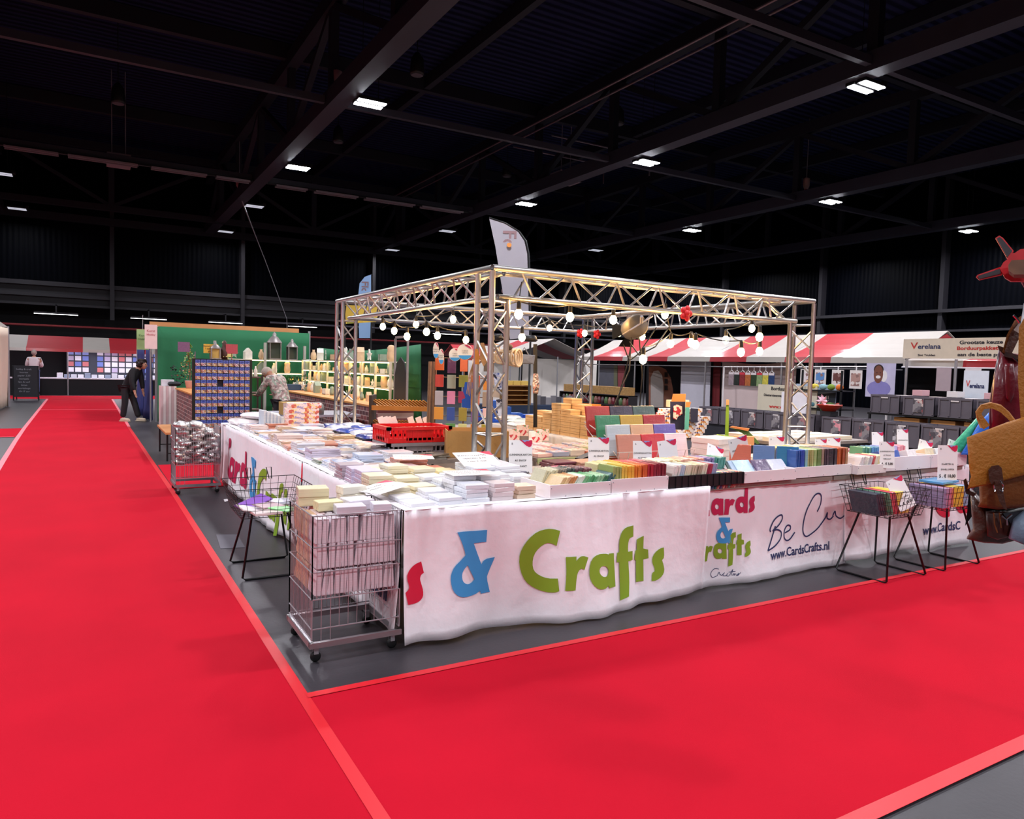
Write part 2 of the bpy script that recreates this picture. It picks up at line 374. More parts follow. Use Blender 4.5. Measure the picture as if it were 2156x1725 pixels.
# ================================================================ the white-clothed stall
GX, GY, TZ = 1.55, 3.80, .775      # outer corner of the tables, table-top height
TOPM = mat('#8f8279', .5, 0, .08)
def table(x0, y0, x1, y1, lab, z=TZ, tm=TOPM, cat='table', legs=True):
    t = thing('folding_table', lab, cat, ((x0+x1)/2, (y0+y1)/2, 0)); w, d = (x1-x0)/2, (y1-y0)/2
    B().box(-w, -d, z-.035, w, d, z).build('tabletop', tm, t)
    if legs:
        for sx in (-1, 1):
            for sy in (-1, 1):
                B().tube([(sx*(w-.08), sy*(d-.07), 0), (sx*(w-.1), sy*(d-.07), z-.035)], .014, 6).build('leg', DARKM, t)
    return t
for i, (x0, x1) in enumerate(((GX+.02, 3.43), (3.45, 5.3), (5.32, 7.28))):
    table(x0, GY+.02, x1, 4.5, 'folding table in the front row, %s' % ('at the street corner', 'in the middle under the second white cloth', 'at the right end near the bags')[i])
    table(x0 if i else 2.44, 4.52, x1, 5.17, 'folding table in the second row, %s' % ('behind the envelope piles', 'behind the coloured paper trays', 'at the right end behind the trays')[i])
for i in range(3):
    table(GX+.02, (4.52, 6.4, 8.2)[i], 2.42, (6.38, 8.18, 9.95)[i], 'folding table along the aisle, %s' % ('beside the front corner', 'middle of the long row', 'far end of the long row')[i])
table(2.46, 5.78, 3.5, 6.75, 'small table holding the red crate and brown carton')
table(2.46, 7.3, 3.4, 9.15, 'inner table carrying the blue wrapped rolls')
# -- cloths: a hanging sheet with folds that grow towards the hem
def fold(u, v, seed, amp):
    g = .25+.75*v
    return .005*(1-v)**3*sin(u*47+seed+2*sin(u*5))+amp*g*(sin(u*8.3+seed+1.2*sin(u*2.7))*.45+sin(u*19.7+seed*2.1+v*1.8+1.5*sin(u*3.3+seed))*.2+sin(u*3.7+seed*.7-v*1.3)*.7)-.035*v*v
CLOTH = mat('#f8f2f6', .58, 0, .03, 3, .28, 9)
CLOTHB = mat('#e9dccf', .7, 0, .05, 3, .15, 14)
def sheet(name, lab, P0, ux, n, L, zt, zb, seed, amp=.022, m=CLOTH, hem=None, thick=.004, cat='tablecloth', grp=None, top=.25):
    """P0 top-left point, ux along, n outward; returns the object and a function that gives a point on the surface"""
    P0 = Vector(P0); ux = Vector(ux); n = Vector(n)
    zbf = hem if hem else (lambda u: zb)
    def pt(u, z, lift=0):
        v = (zt-z)/(zt-zb); p = P0+ux*u-n*(fold(u, max(0, v), seed, amp))+n*(lift+.01); p.z = z; return p
    b = B(); nu = max(8, int(L/.02)); nv = 14; vs = []
    for side in (0, 1):
        for j in range(nv+1):
            for i in range(nu+1):
                u = L*i/nu; z = lerp(zt, zbf(u), j/nv); p = pt(u, z, -thick*side); vs.append(tuple(p))
    N = (nu+1)*(nv+1); fs = []
    for j in range(nv):
        for i in range(nu):
            a = j*(nu+1)+i; fs.append((a, a+nu+1, a+nu+2, a+1)); fs.append((N+a, N+a+1, N+a+nu+2, N+a+nu+1))
    for i in range(nu):
        fs.append((i, i+1, N+i+1, N+i)); a = nv*(nu+1)+i; fs.append((a, N+a, N+a+1, a+1))
    for j in range(nv):
        a = j*(nu+1); fs.append((a, N+a, N+a+nu+1, a+nu+1)); a += nu; fs.append((a, a+nu+1, N+a+nu+1, N+a))
    b.add(vs, fs)
    if top:   # the part that lies on the table
        q = [P0, P0+ux*L, P0+ux*L-n*top, P0-n*top]; b.add([(p.x, p.y, zt+.002) for p in q]+[(p.x, p.y, zt) for p in q], [(0,1,2,3),(7,6,5,4),(0,4,5,1),(3,2,6,7)])
    o = b.build(name, m, None, True); tag(o, lab, cat, grp); return o, pt
X, Y_ = Vector((1, 0, 0)), Vector((0, 1, 0))
c1, f1 = sheet('tablecloth', 'white cloth with giant green Crafts lettering at the front corner', (GX-.02, GY-.03, 0), X, -Y_, 2.335, TZ+.009, .01, 1.3, .062,
               hem=lambda u: .012+.018*(.5+.5*sin(u*3.1+1)))
c2, f2 = sheet('tablecloth', 'white cloth with small stacked logo and blue handwriting, second on the front', (3.74, GY+.06, 0), X, -Y_, 1.80, TZ+.005, .02, 4.4, .03)
c3, f3 = sheet('tablecloth', 'plain pleated white cloth behind the wire bin with envelopes', (5.50, GY+.05, 0), X, -Y_, 1.0, TZ+.005, .05, 7.9, .028)
c4, f4 = sheet('tablecloth', 'white cloth with a giant red letter, beside the hanging bags', (6.50, GY+.04, 0), X, -Y_, .86, TZ+.005, .02, 2.2, .03)
c5, f5 = sheet('tablecloth', 'white cloth along the aisle with Cards lettering seen edge-on', (GX-.02, 9.95, 0), -Y_, -X, 3.98, TZ+.004, .03, 3.3, .03, hem=lambda u: .03+.02*sin(u*2))
c6, f6 = sheet('tablecloth', 'white cloth with web address, round the corner behind the tall wire cart', (GX-.01, 5.965, 0), -Y_, -X, 2.175, TZ+.0045, .03, 5.3, .018, hem=lambda u: .05+.02*sin(u*3+2))
sheet('tablecloth', 'white cloth across the far end of the long aisle table', (2.42, 9.98, 0), -X, Y_, .92, TZ+.005, .03, 1.1, .016)
# -- lettering traced as outlines on the cloth
S7, OX7, OY7 = 660/2156, 840, 1020
G = {'s1': [[(160,535),(178,612),(158,628),(150,655),(160,690),(172,735),(170,775),(150,805),(115,822),(62,828),(42,745),(62,730),(72,712),(68,690),(58,660),(58,625),(75,590),(110,555)]],
'&': [[(395,328),(450,322),(612,316),(608,400),(512,405),(575,555),(598,520),(668,505),(625,615),(615,650),(638,748),(575,760),(568,740),(530,762),(450,775),(400,765),(360,730),(345,665),(350,610),(375,560),(420,520),(455,485),(440,430),(420,380)],
      [(470,555),(445,578),(427,610),(427,650),(442,676),(472,688),(505,675),(523,655),(495,605)]],
'C': [[(1085,312),(1060,415),(1030,398),(995,396),(950,430),(915,480),(905,540),(915,590),(950,620),(1000,638),(1058,632),(1062,715),(1040,728),(990,732),(920,710),(860,665),(827,590),(818,510),(835,440),(880,370),(940,320),(1000,300),(1050,302)]],
'r': [[(1110,485),(1180,480),(1178,510),(1205,482),(1235,478),(1268,490),(1235,572),(1215,560),(1190,575),(1175,610),(1162,705),(1095,710),(1108,600)]],
'a': [[(1457,465),(1455,688),(1395,692),(1392,675),(1360,695),(1320,698),(1285,670),(1267,620),(1270,560),(1290,500),(1330,468),(1380,462),(1410,470),(1412,464)],
      [(1365+34*cos(k_*.7), 580+38*sin(k_*.7)) for k_ in range(9)]],
'f': [[(1610,282),(1608,358),(1582,368),(1572,390),(1566,430),(1565,460),(1598,455),(1595,515),(1562,525),(1560,640),(1545,755),(1482,782),(1492,650),(1497,528),(1478,530),(1485,465),(1502,462),(1505,390),(1525,330),(1560,295)]],
't': [[(1695,358),(1690,445),(1722,452),(1722,510),(1688,520),(1686,600),(1682,665),(1617,668),(1625,520),(1612,515),(1622,455),(1635,450),(1637,380)]],
's': [[(1815,432),(1815,500),(1800,518),(1808,550),(1812,590),(1795,625),(1760,655),(1730,664),(1735,610),(1752,595),(1752,570),(1742,545),(1742,510),(1760,470),(1790,440)]]}
def glyph_world(k_):    # outlines in metres on the front face (x, z)
    return [[(lambda p: (p.x-GX, p.z))(atY(OX7+x*S7, OY7+y*S7, 3.765)) for x, y in pl] for pl in G[k_]]
GW = {q: glyph_world(q) for q in G}
GW['d'] = [[(x, z) for x, z in GW['a'][0]], GW['a'][1]]
GW['d'][0][0] = (GW['a'][0][0][0]+.02, GW['a'][0][0][1]+.13); GW['d'][0][-1] = (GW['a'][0][-1][0]+.01, GW['a'][0][-1][1]+.12)
_F = {}
def fill(polys):
    c = bpy.data.curves.new('glyph', 'CURVE'); c.dimensions = '2D'; c.fill_mode = 'BOTH'
    for pl in polys:
        s = c.splines.new('POLY'); s.points.add(len(pl)-1); s.use_cyclic_u = True
        for i, (x, y) in enumerate(pl): s.points[i].co = (x, y, 0, 1)
    o = bpy.data.objects.new('glyph', c); COL.objects.link(o); me = bpy.data.meshes.new_from_object(o)
    COL.objects.unlink(o); bpy.data.objects.remove(o); return me
def smooth_poly(pl, it=1):
    for _ in range(it):
        q = []
        for i in range(len(pl)):
            a, b, c = pl[i-1], pl[i], pl[(i+1) % len(pl)]
            v1 = (a[0]-b[0], a[1]-b[1]); v2 = (c[0]-b[0], c[1]-b[1]); l1 = hypot(*v1) or 1; l2 = hypot(*v2) or 1
            if (v1[0]*v2[0]+v1[1]*v2[1])/(l1*l2) > -.55: q.append(b)
            else: q += [(b[0]+v1[0]*.25, b[1]+v1[1]*.25), (b[0]+v2[0]*.25, b[1]+v2[1]*.25)]
        pl = q
    return pl
def on_cloth(polys, f, place, m, parent, name='lettering', lift=.0065, cut=.02):
    """polys in metres -> placed (u, z) -> cut into strips -> laid on the folded cloth"""
    pl = [[place(x, z) for x, z in smooth_poly(p)] for p in polys]
    bm = bmesh.new(); bm.from_mesh(fill(pl))
    us = [v.co.x for v in bm.verts]; lo, hi = min(us), max(us); n = int((hi-lo)/cut)
    for i in range(1, n+1):
        bmesh.ops.bisect_plane(bm, geom=bm.verts[:]+bm.edges[:]+bm.faces[:], plane_co=(lo+i*cut, 0, 0), plane_no=(1, 0, 0))
    zs = [v.co.y for v in bm.verts]; zl, zh = min(zs), max(zs); n = int((zh-zl)/.1)
    for i in range(1, n+1):
        bmesh.ops.bisect_plane(bm, geom=bm.verts[:]+bm.edges[:]+bm.faces[:], plane_co=(0, zl+i*.1, 0), plane_no=(0, 1, 0))
    for v in bm.verts: v.co = f(v.co.x, v.co.y, lift)
    me = bpy.data.meshes.new(name); bm.to_mesh(me); bm.free(); me.materials.append(m)
    for p in me.polygons: p.use_smooth = True
    return link(name, me, parent)
def word(glyphs, f, u0, z0, s, m, parent, gap=0, wx=1):
    """set a word from the traced glyphs, baseline at z0"""
    base = {'C': GW['C'], 'r': GW['r'], 'a': GW['a'], 'd': GW['d'], 'f': GW['f'], 't': GW['t'], 's': GW['s'], '&': GW['&']}
    u = u0
    for g in glyphs:
        P = base[g]; x0 = min(p[0] for p in P[0]); x1 = max(p[0] for p in P[0]); bl = min(p[1] for p in P[0])
        dz = -.11 if g == 'f' else (.03 if g == 't' else 0)
        on_cloth(P, f, lambda x, z, u=u, x0=x0, bl=bl, dz=dz: (u+(x-x0)*s*wx, z0+(z-bl+dz)*s), m, parent, cut=.03)
        u += ((x1-x0)*s+.012*s+gap)*wx
    return u
ident = lambda x, z: (x+.02, z)
on_cloth(GW['s1'], f1, ident, mat('#d6143c', .6, 0, .03), c1)
on_cloth(GW['&'], f1, ident, SKYB, c1)
for q in 'Crafts': on_cloth(GW[q], f1, ident, LIME, c1)
# second cloth
LS = .56
word('Cards', f2, .055, .545, LS, MAGENTA, c2)
word('&', f2, .285, .33, .5, SKYB, c2)
word('Crafts', f2, .0, .215, LS*.95, LIME, c2)
def strokes(paths, f, place, wd, m, parent, name='handwriting'):
    b = B()
    for pth in paths:
        P = [place(*p) for p in pth]; Q = []
        for i in range(len(P)-1):       # smooth the stroke
            p0, p1, p2, p3 = P[max(0, i-1)], P[i], P[i+1], P[min(len(P)-1, i+2)]
            for k_ in range(5):
                t = k_/5; Q.append(tuple(.5*(2*p1[j]+(p2[j]-p0[j])*t+(2*p0[j]-5*p1[j]+4*p2[j]-p3[j])*t*t+(3*p1[j]-p0[j]-3*p2[j]+p3[j])*t**3) for j in (0, 1)))
        Q.append(P[-1]); vs = []
        for i, (u, z) in enumerate(Q):
            a = Q[max(0, i-1)]; c = Q[min(len(Q)-1, i+1)]; dx, dz = c[0]-a[0], c[1]-a[1]; l = hypot(dx, dz) or 1
            nx, nz = -dz/l*wd/2, dx/l*wd/2
            vs += [tuple(f(u+nx, z+nz, .004)), tuple(f(u-nx, z-nz, .004))]
        b.add(vs, [(2*i, 2*i+1, 2*i+3, 2*i+2) for i in range(len(Q)-1)])
    return b.build(name, m, parent)
def c8(x, y):
    p = atY(1400+x*700/2156, 980+y*700/2156, GY+.03); return (p.x-3.73, p.z)
strokes([[(712,395),(690,450),(650,552)], [(650,552),(700,520),(745,475),(752,435),(722,418),(692,425),(735,390),(765,350),(762,326),(735,332),(700,365),(675,415),(678,432)],
         [(782,442),(818,422),(822,398),(802,394),(780,425),(775,468),(790,490),(815,482),(850,438)],
         [(1000,305),(1022,255),(1027,205),(1010,186),(985,200),(940,275),(912,360),(903,430),(918,464),(950,455),(1000,415),(1045,350),(1060,310),(1058,345),(1075,352),(1095,330)],
         [(1090,330),(1105,300),(1110,330),(1135,345),(1165,325),(1180,298),(1175,325),(1195,318)]], f2, c8, .0125, NAVY, c2)
strokes([[(345,675),(325,672),(305,690),(297,712),(308,730),(335,718)], [(335,718),(345,695),(350,708),(360,712),(375,695),(365,712),(380,715),(395,698),(385,712),(400,714),(425,672),(412,712)],
         [(400,690),(440,685)], [(420,712),(432,698),(430,712),(440,700),(446,712),(458,695),(452,712),(470,690)]], f2, c8, .0045, NAVY, c2)
def flat_text(s, f, u, z, size, m, parent, name='lettering', bold=.02, slope=0, wx=1, align='CENTER', lift=.005):
    vs, fs = text_mesh(s, 0, bold, align); b = B()
    b.add([tuple(f(u+x*size*wx, z+y*size+slope*x*size, lift)) for x, y, _ in vs], fs); return b.build(name, m, parent)
flat_text('www.CardsCrafts.nl', f2, 1.215, .19, .098, NAVY, c2, wx=.92)
flat_text('www.CardsC', f4, .13, .20, .115, NAVY, c4, wx=.95, align='LEFT')
word('C', f4, .28, .29, 1.1, mat('#d6143c', .6, 0, .03), c4); word('a', f4, .64, .31, 1.1, mat('#d6143c', .6, 0, .03), c4)
flat_text('www.CardsCrafts.nl', f6, 1.3, .27, .17, NAVY, c6, bold=.03)
word('Cards', f5, .42, .17, 1.2, MAGENTA, c5, .012, .95); word('&', f5, 1.85, .12, 1.15, SKYB, c5, 0, 1.0)
word('Crafts', f5, 2.4, .12, 1.05, LIME, c5, 0, 1.0)

# ---------------------------------------------------------------- truss frame with string lights
TX0, TX1, TY0, TY1, TH = 2.85, 6.82, 5.25, 9.5, 2.40
truss = thing('truss_frame', 'silver aluminium truss frame standing over the card stall', 'truss', (TX0, TY0, 0))
W_ = .25
def brace(b, A, Bp, C, L, dirv, n, r=.0105):
    """zigzag on the three faces between parallel chords that start at A, Bp, C"""
    A, Bp, C, d = Vector(A), Vector(Bp), Vector(C), Vector(dirv); st = L/n
    for P, Q in ((A, Bp), (Bp, C), (C, A)):
        for i in range(n):
            a, c = (P, Q) if i % 2 == 0 else (Q, P)
            b.tube([a+d*(st*i+.02), c+d*(st*(i+1)-.02)], r, 5)
def leg(cx, cy, sx, sy, nm):
    # corner chord, a second one along the side, third inwards
    A = (cx, cy, 0); Q = (cx, cy+sy*W_, 0); D = (cx+sx*W_*.866, cy+sy*W_*.5, 0)
    b = B()
    for p, h in ((A, TH-.025), (Q, TH-.03), (D, TH-.24)): b.tube([(p[0], p[1], .02), (p[0], p[1], h)], .025, 10)
    b.box(min(cx, D[0])-.04, min(cy, Q[1])-.04, 0, max(cx, D[0])+.04, max(cy, Q[1])+.04, .02)
    o = b.build('leg', ALU, truss, True)
    c = B(); brace(c, A, Q, D, 1.0, (0, 0, 1), 4); c.x = Matrix.Translation((0, 0, 1.06)); brace(c, A, Q, D, 1.05, (0, 0, 1), 4); c.x = Matrix.Identity(4)
    for z in (.04, 1.03, 2.14):
        for P, S in ((A, Q), (Q, D), (D, A)): c.tube([(P[0], P[1], z), (S[0], S[1], z)], .009, 5)
    c.build('bracing', ALU, o)
LX_, LY_ = TX1-TX0, TY1-TY0
for cx, cy, sx, sy in ((0, 0, 1, 1), (LX_, 0, -1, 1), (0, LY_, 1, -1), (LX_, LY_, -1, -1)): leg(cx, cy, sx, sy, '')
def beam(p, q, inn):
    """two top chords (p-q and one moved by inn) and one bottom chord between them"""
    p, q, inn = Vector(p), Vector(q), Vector(inn); d = (q-p).normalized(); L = (q-p).length
    A, A2, C = p, p+inn, p+inn*.5+Vector((0, 0, -.22)); b = B()
    for s, e0 in ((A, 0), (A2, W_), (C, W_*.5)): b.tube([s+d*e0, s+d*(L-e0)], .025, 10)
    o = b.build('beam', ALU, truss, True); c = B()
    n = int((L-.5)/.22/2)*2; brace(c, A+d*.25, C+d*.25, A2+d*.25, L-.5, d, n); c.build('bracing', ALU, o)
zt = TH-.0
beam((0, 0, zt), (LX_, 0, zt), (0, W_, 0)); beam((0, LY_, zt), (LX_, LY_, zt), (0, -W_, 0))
beam((0, 0, zt), (0, LY_, zt), (W_, 0, 0)); beam((LX_, 0, zt), (LX_, LY_, zt), (-W_, 0, 0))
RB = mat('#d81e22', .5)
# string lights
SOCK = BLACKM
BULB = mat('#ffc476', .2, 0, 0, emit=BULB_E)
bulbs = [(806,688,9.0),(830,697,8.6),(857,709,8.2),(876,684,9.0),(898,699,8.0),(921,707,8.2),(954,673,8.4),(981,716,8.4),
         (1092,662,6.3),(1200,668,6.6),(1291,674,7.0),(1099,711,7.6),(1157,691,9.6),(1231,702,9.6),(1303,702,9.3),(1352,709,8.2),(1400,663,7.4),(1412,724,7.6),
         (1354,757,6.6),(1455,722,7.4),(1464,726,7.1),(1528,716,7.8),(1560,742,7.0),(1583,692,8.2),(1599,710,7.2),(1599,740,7.5)]
sl = thing('string_lights', 'black festoon cable with warm glowing round bulbs hung inside the truss', 'string lights', (4.8, 7.2, 2.1))
bp_ = [atD(x, y, d*.985) for x, y, d in bulbs]; O = Vector((4.8, 7.2, 2.1))
for p in bp_:
    b = B(); p = p-O; b.lathe([(.006, -.042), (.026, -.03), (.036, 0), (.028, .026), (.015, .042)], p, 12); g = b.build('bulb', BULB, sl, True)
    s = B(); s.lathe([(.017, .04), (.02, .05), (.018, .1), (.008, .115)], p, 8); s.build('socket', SOCK, g)
cb = B()
def sag(a, c, drop, n=8):
    return [a.lerp(c, i/n)+Vector((0, 0, -drop*4*(i/n)*(1-i/n))) for i in range(n+1)]
chains = [[0,1,2,4,5,7], [3,6,8], [8,9,10,16], [11,12,13,14,15], [17,18], [16,17,19,20,22,21], [21,23,24,25,22]]
for ch in chains:
    for a, c in zip(ch, ch[1:]): cb.tube(sag(bp_[a]-O+Vector((0,0,.11)), bp_[c]-O+Vector((0,0,.11)), .03), .006, 5)
for i in (0, 3, 6, 8, 16, 23, 14):      # up to the truss
    p = bp_[i]-O; cb.tube([p+Vector((0,0,.11)), p+Vector((.05,.05,max(.18, 2.33-2.1-p.z)))], .005, 5)
cb.build('cable', BLACKM, sl, True)
def ribbon(p, lab):
    b = B(); b.ball(p, .035, 8, 5)
    for a in range(5): b.ball((p[0]+.045*cos(a*1.25), p[1], p[2]+.045*sin(a*1.25)), .03, 7, 5, sy=.5)
    tag(b.build('red_bow', RB, smooth=True), lab, 'bow')
ribbon(atD(1445, 660, 6.55), 'red ribbon bow tied on the front truss beam'); ribbon(atD(1222, 702, 10.9), 'red bow on the far rear corner, left one')
ribbon(atD(1257, 704, 10.9), 'red bow on the far rear corner, right one')
# spotlight
sp = thing('stage_spotlight', 'old grey theatre spotlight with yoke clamped under the truss', 'spotlight', atD(1335, 690, 7.0))
b = B(); b.x = frame((0,0,0), (.8,-.2,.5), (-.4,.3,.85)); b.lathe([(.07,-.13),(.1,-.1),(.11,.08),(.09,.13)], n=14); b.build('body', mat('#5c5854', .6, .1), sp, True)
b = B(); b.x = frame((0,0,0), (.8,-.2,.5), (-.4,.3,.85)); b.tube([(-.13,0,0),(-.13,0,.2),(.13,0,.2),(.13,0,0)], .008, 5); b.tube([(0,0,.2),(0,.05,.28)], .015, 6); b.build('yoke', STEEL, sp)
b = B(); b.x = frame((0,0,0), (.8,-.2,.5), (-.4,.3,.85))
for a in range(4): b.add([(.08*cos(a*pi/2+.4),.08*sin(a*pi/2+.4),-.13),(.08*cos(a*pi/2+1.6),.08*sin(a*pi/2+1.6),-.13),(.16*cos(a*pi/2+1.5),.16*sin(a*pi/2+1.5),-.24),(.16*cos(a*pi/2+.5),.16*sin(a*pi/2+.5),-.24)], [(0,1,2,3),(3,2,1,0)])
b.build('barn_door', BLACKM, sp)
cbl = thing('power_cable', 'black power cables hanging from the spotlight down to the goods', 'cable', (0,0,0))
for i, pts in enumerate(([(1330,700,7.0),(1325,780,6.9),(1295,850,6.9),(1290,905,6.9)], [(1345,700,7.0),(1352,790,7.0),(1345,880,7.05)], [(1312,725,7.0),(1325,760,7.0),(1345,745,7.0),(1382,690,7.1)],
                         [(1325,720,6.9),(1345,748,6.85),(1380,730,6.9),(1408,690,7.1)], [(1330,720,7.2),(1320,770,7.3),(1290,880,7.4)])):
    P = [atD(*q) for q in pts]; Q = []
    for a, c in zip(P, P[1:]): Q += [a.lerp(c, t/4) for t in range(4)]
    B().tube(Q+[P[-1]], .0065, 5).build('strand', BLACKM, cbl, True)
# ================================================================ goods of the card stall
def sheetmat(col, wrap=0, top=None, period=.0045):
    """edge-on sheets: fine level lines; wrapped packs get a glossy film"""
    key = ('sheets', col, wrap, period)
    if key in _M: return _M[key]
    M = bpy.data.materials.new('paper_edges'); M.use_nodes = True; nt, b = nodes_of(M); c = rgb(col)
    tc = nt.nodes.new('ShaderNodeTexCoord'); wv = nt.nodes.new('ShaderNodeTexNoise'); mp = nt.nodes.new('ShaderNodeMapping')
    mp.inputs['Scale'].default_value = (3, 3, 260); nt.links.new(tc.outputs['Object'], mp.inputs['Vector']); nt.links.new(mp.outputs['Vector'], wv.inputs['Vector'])
    wv.inputs['Scale'].default_value = 1; mx = nt.nodes.new('ShaderNodeMix'); mx.data_type = 'RGBA'
    mx.inputs['A'].default_value = tuple(v*.72 for v in c[:3])+(1,); mx.inputs['B'].default_value = tuple(min(1, v*1.1) for v in c[:3])+(1,)
    nt.links.new(wv.outputs['Fac'], mx.inputs['Factor']); nt.links.new(mx.outputs['Result'], b.inputs['Base Color'])
    b.inputs['Roughness'].default_value = .6
    if wrap:
        b.inputs['Coat Weight'].default_value = 1; b.inputs['Coat Roughness'].default_value = .08
        n2 = nt.nodes.new('ShaderNodeTexNoise'); n2.inputs['Scale'].default_value = 28; n2.inputs['Detail'].default_value = 3
        bp = nt.nodes.new('ShaderNodeBump'); bp.inputs['Strength'].default_value = .9; bp.inputs['Distance'].default_value = .012
        nt.links.new(tc.outputs['Object'], n2.inputs['Vector']); nt.links.new(n2.outputs['Fac'], bp.inputs['Height'])
        nt.links.new(bp.outputs['Normal'], b.inputs['Coat Normal'])
    _M[key] = M; return M
def printmat(cols, scale=14, wrap=1):
    """patterned printed sheet: patches of the given colours"""
    key = ('print', tuple(cols), scale, wrap)
    if key in _M: return _M[key]
    M = bpy.data.materials.new('printed_paper'); M.use_nodes = True; nt, b = nodes_of(M)
    tc = nt.nodes.new('ShaderNodeTexCoord'); v = nt.nodes.new('ShaderNodeTexVoronoi'); v.inputs['Scale'].default_value = scale
    rp = nt.nodes.new('ShaderNodeValToRGB'); rp.color_ramp.interpolation = 'CONSTANT'; el = rp.color_ramp.elements
    while len(el) < len(cols): el.new(.5)
    for i, c in enumerate(cols): el[i].position = i/len(cols); el[i].color = rgb(c)
    sp_ = nt.nodes.new('ShaderNodeSeparateColor')
    nt.links.new(tc.outputs['Object'], v.inputs['Vector']); nt.links.new(v.outputs['Color'], sp_.inputs[0])
    nt.links.new(sp_.outputs[0], rp.inputs['Fac']); nt.links.new(rp.outputs['Color'], b.inputs['Base Color'])
    b.inputs['Roughness'].default_value = .5
    if wrap:
        b.inputs['Coat Weight'].default_value = .9; b.inputs['Coat Roughness'].default_value = .1
    _M[key] = M; return M
_PK = {}
def pack(name, dims, side, loc, rz=0, label=None, cat=None, group=None, top=None, rot=None, wrap=0):
    w, d, h = dims; key = (name, dims, side, top, wrap)
    if key not in _PK:
        b = B(); e = min(.003, h*.25); k_ = .0025
        P = []
        for z, s in ((0, k_), (e, 0), (h-e, 0), (h, k_)):
            P += [(-w/2+s, -d/2+s, z), (w/2-s, -d/2+s, z), (w/2-s, d/2-s, z), (-w/2+s, d/2-s, z)]
        f = [(0,3,2,1), (12,13,14,15)]; b.add(P, f[:1], 0); b.v = b.v[:16]
        for j in range(3):
            for i in range(4): b.f.append((j*4+i, j*4+(i+1) % 4, (j+1)*4+(i+1) % 4, (j+1)*4+i)); b.m.append(0)
        b.f.append(f[1]); b.m.append(1)
        me = bpy.data.meshes.new(name); me.from_pydata(b.v, [], b.f)
        me.materials.append(sheetmat(side, wrap)); me.materials.append(top if top else mat(side, .55, 0, .04, 12, 0, 60, coat=.8 if wrap else 0))
        me.polygons.foreach_set('material_index', b.m); me.update(); _PK[key] = me
    o = link(name, _PK[key], None, loc, 0)
    o.rotation_euler = rot if rot else (0, 0, rz)
    return tag(o, label, cat, group)
R_ = random.Random(11)
COLN = {'#f3f1f6': 'white', '#eef0fb': 'bluish white', '#f2e6c4': 'cream', '#efe2a8': 'pale yellow', '#e9d3cf': 'pale pink', '#d9cfe6': 'lavender', '#b9a9b4': 'greyish mauve',
        '#e6cbb0': 'beige', '#c9d6ee': 'pale blue', '#5b86c4': 'blue', '#d98d74': 'salmon', '#e8d9da': 'rose white', '#a9b6a0': 'sage green', '#d8b98c': 'tan'}
# -- the piles of square white and cream blank packs at the street corner
PC = [ # x, y, count, colour, size, height of one pack
 (1.66,3.91,1,'#f3f1f6',.15,.022),(1.84,3.90,2,'#eef0fb',.15,.022),(2.02,3.91,4,'#eef0fb',.15,.026),(2.20,3.90,4,'#e8d9da',.14,.026),(2.36,3.90,3,'#e6cbb0',.13,.026),
 (1.66,4.09,1,'#eef0fb',.15,.024),(1.84,4.10,2,'#f3f1f6',.15,.024),(2.02,4.09,5,'#f3f1f6',.15,.026),(2.20,4.09,5,'#eef0fb',.15,.024),
 (1.66,4.27,2,'#f2e6c4',.15,.026),(1.84,4.28,2,'#f2e6c4',.15,.026),(2.02,4.27,3,'#eef0fb',.15,.026),(2.20,4.28,3,'#f3f1f6',.15,.024),(2.38,4.27,4,'#f3f1f6',.15,.024),(2.56,4.28,3,'#eef0fb',.15,.026),
 (1.62,4.46,4,'#f2e6c4',.16,.026),(1.80,4.46,3,'#f2e6c4',.15,.026),(1.98,4.46,3,'#f3f1f6',.15,.026),(2.16,4.46,3,'#eef0fb',.15,.026),(2.36,4.47,5,'#eef0fb',.16,.024),(2.56,4.47,5,'#f3f1f6',.16,.024),
 (1.62,4.65,4,'#d9cfe6',.15,.026),(1.80,4.65,5,'#f2e6c4',.15,.026),(1.99,4.65,4,'#f2e6c4',.16,.026),(2.18,4.66,3,'#efe2a8',.15,.026),(2.40,4.68,4,'#eef0fb',.17,.028),(2.60,4.68,4,'#eef0fb',.17,.028),
 (1.62,4.84,4,'#d9cfe6',.15,.024),(1.80,4.85,3,'#f2e6c4',.17,.026),(2.00,4.86,2,'#e6cbb0',.17,.026),(2.22,4.86,2,'#efe2a8',.16,.026),
 (1.62,5.04,4,'#b9a9b4',.16,.024),(1.82,5.05,3,'#e8d9da',.17,.022),(2.04,5.06,3,'#e9d3cf',.17,.022),(2.26,5.06,2,'#d98d74',.17,.02)]
rows = {}
for p in PC: rows.setdefault(round(p[1]*5)/5, []).append(p)
for i, (x, y, n, c, s, h) in enumerate(PC):
    row = min(7, int(round((y-3.9)/.19))); r_ = sorted([q[0] for q in PC if abs(q[1]-y) < .05]).index(x)
    lab = '%s square card pack, corner table, %s pile in the %s row' % (COLN[c], ORD[r_], ORD[row])
    for q in range(n):
        pack('card_pack', (s, s, h), c, (x+R_.uniform(-.007, .007), y+R_.uniform(-.007, .007), TZ+.0105+q*(h+.0008)), R_.uniform(-.09, .09), lab, 'card pack', 'square card packs on the corner table', wrap=1)
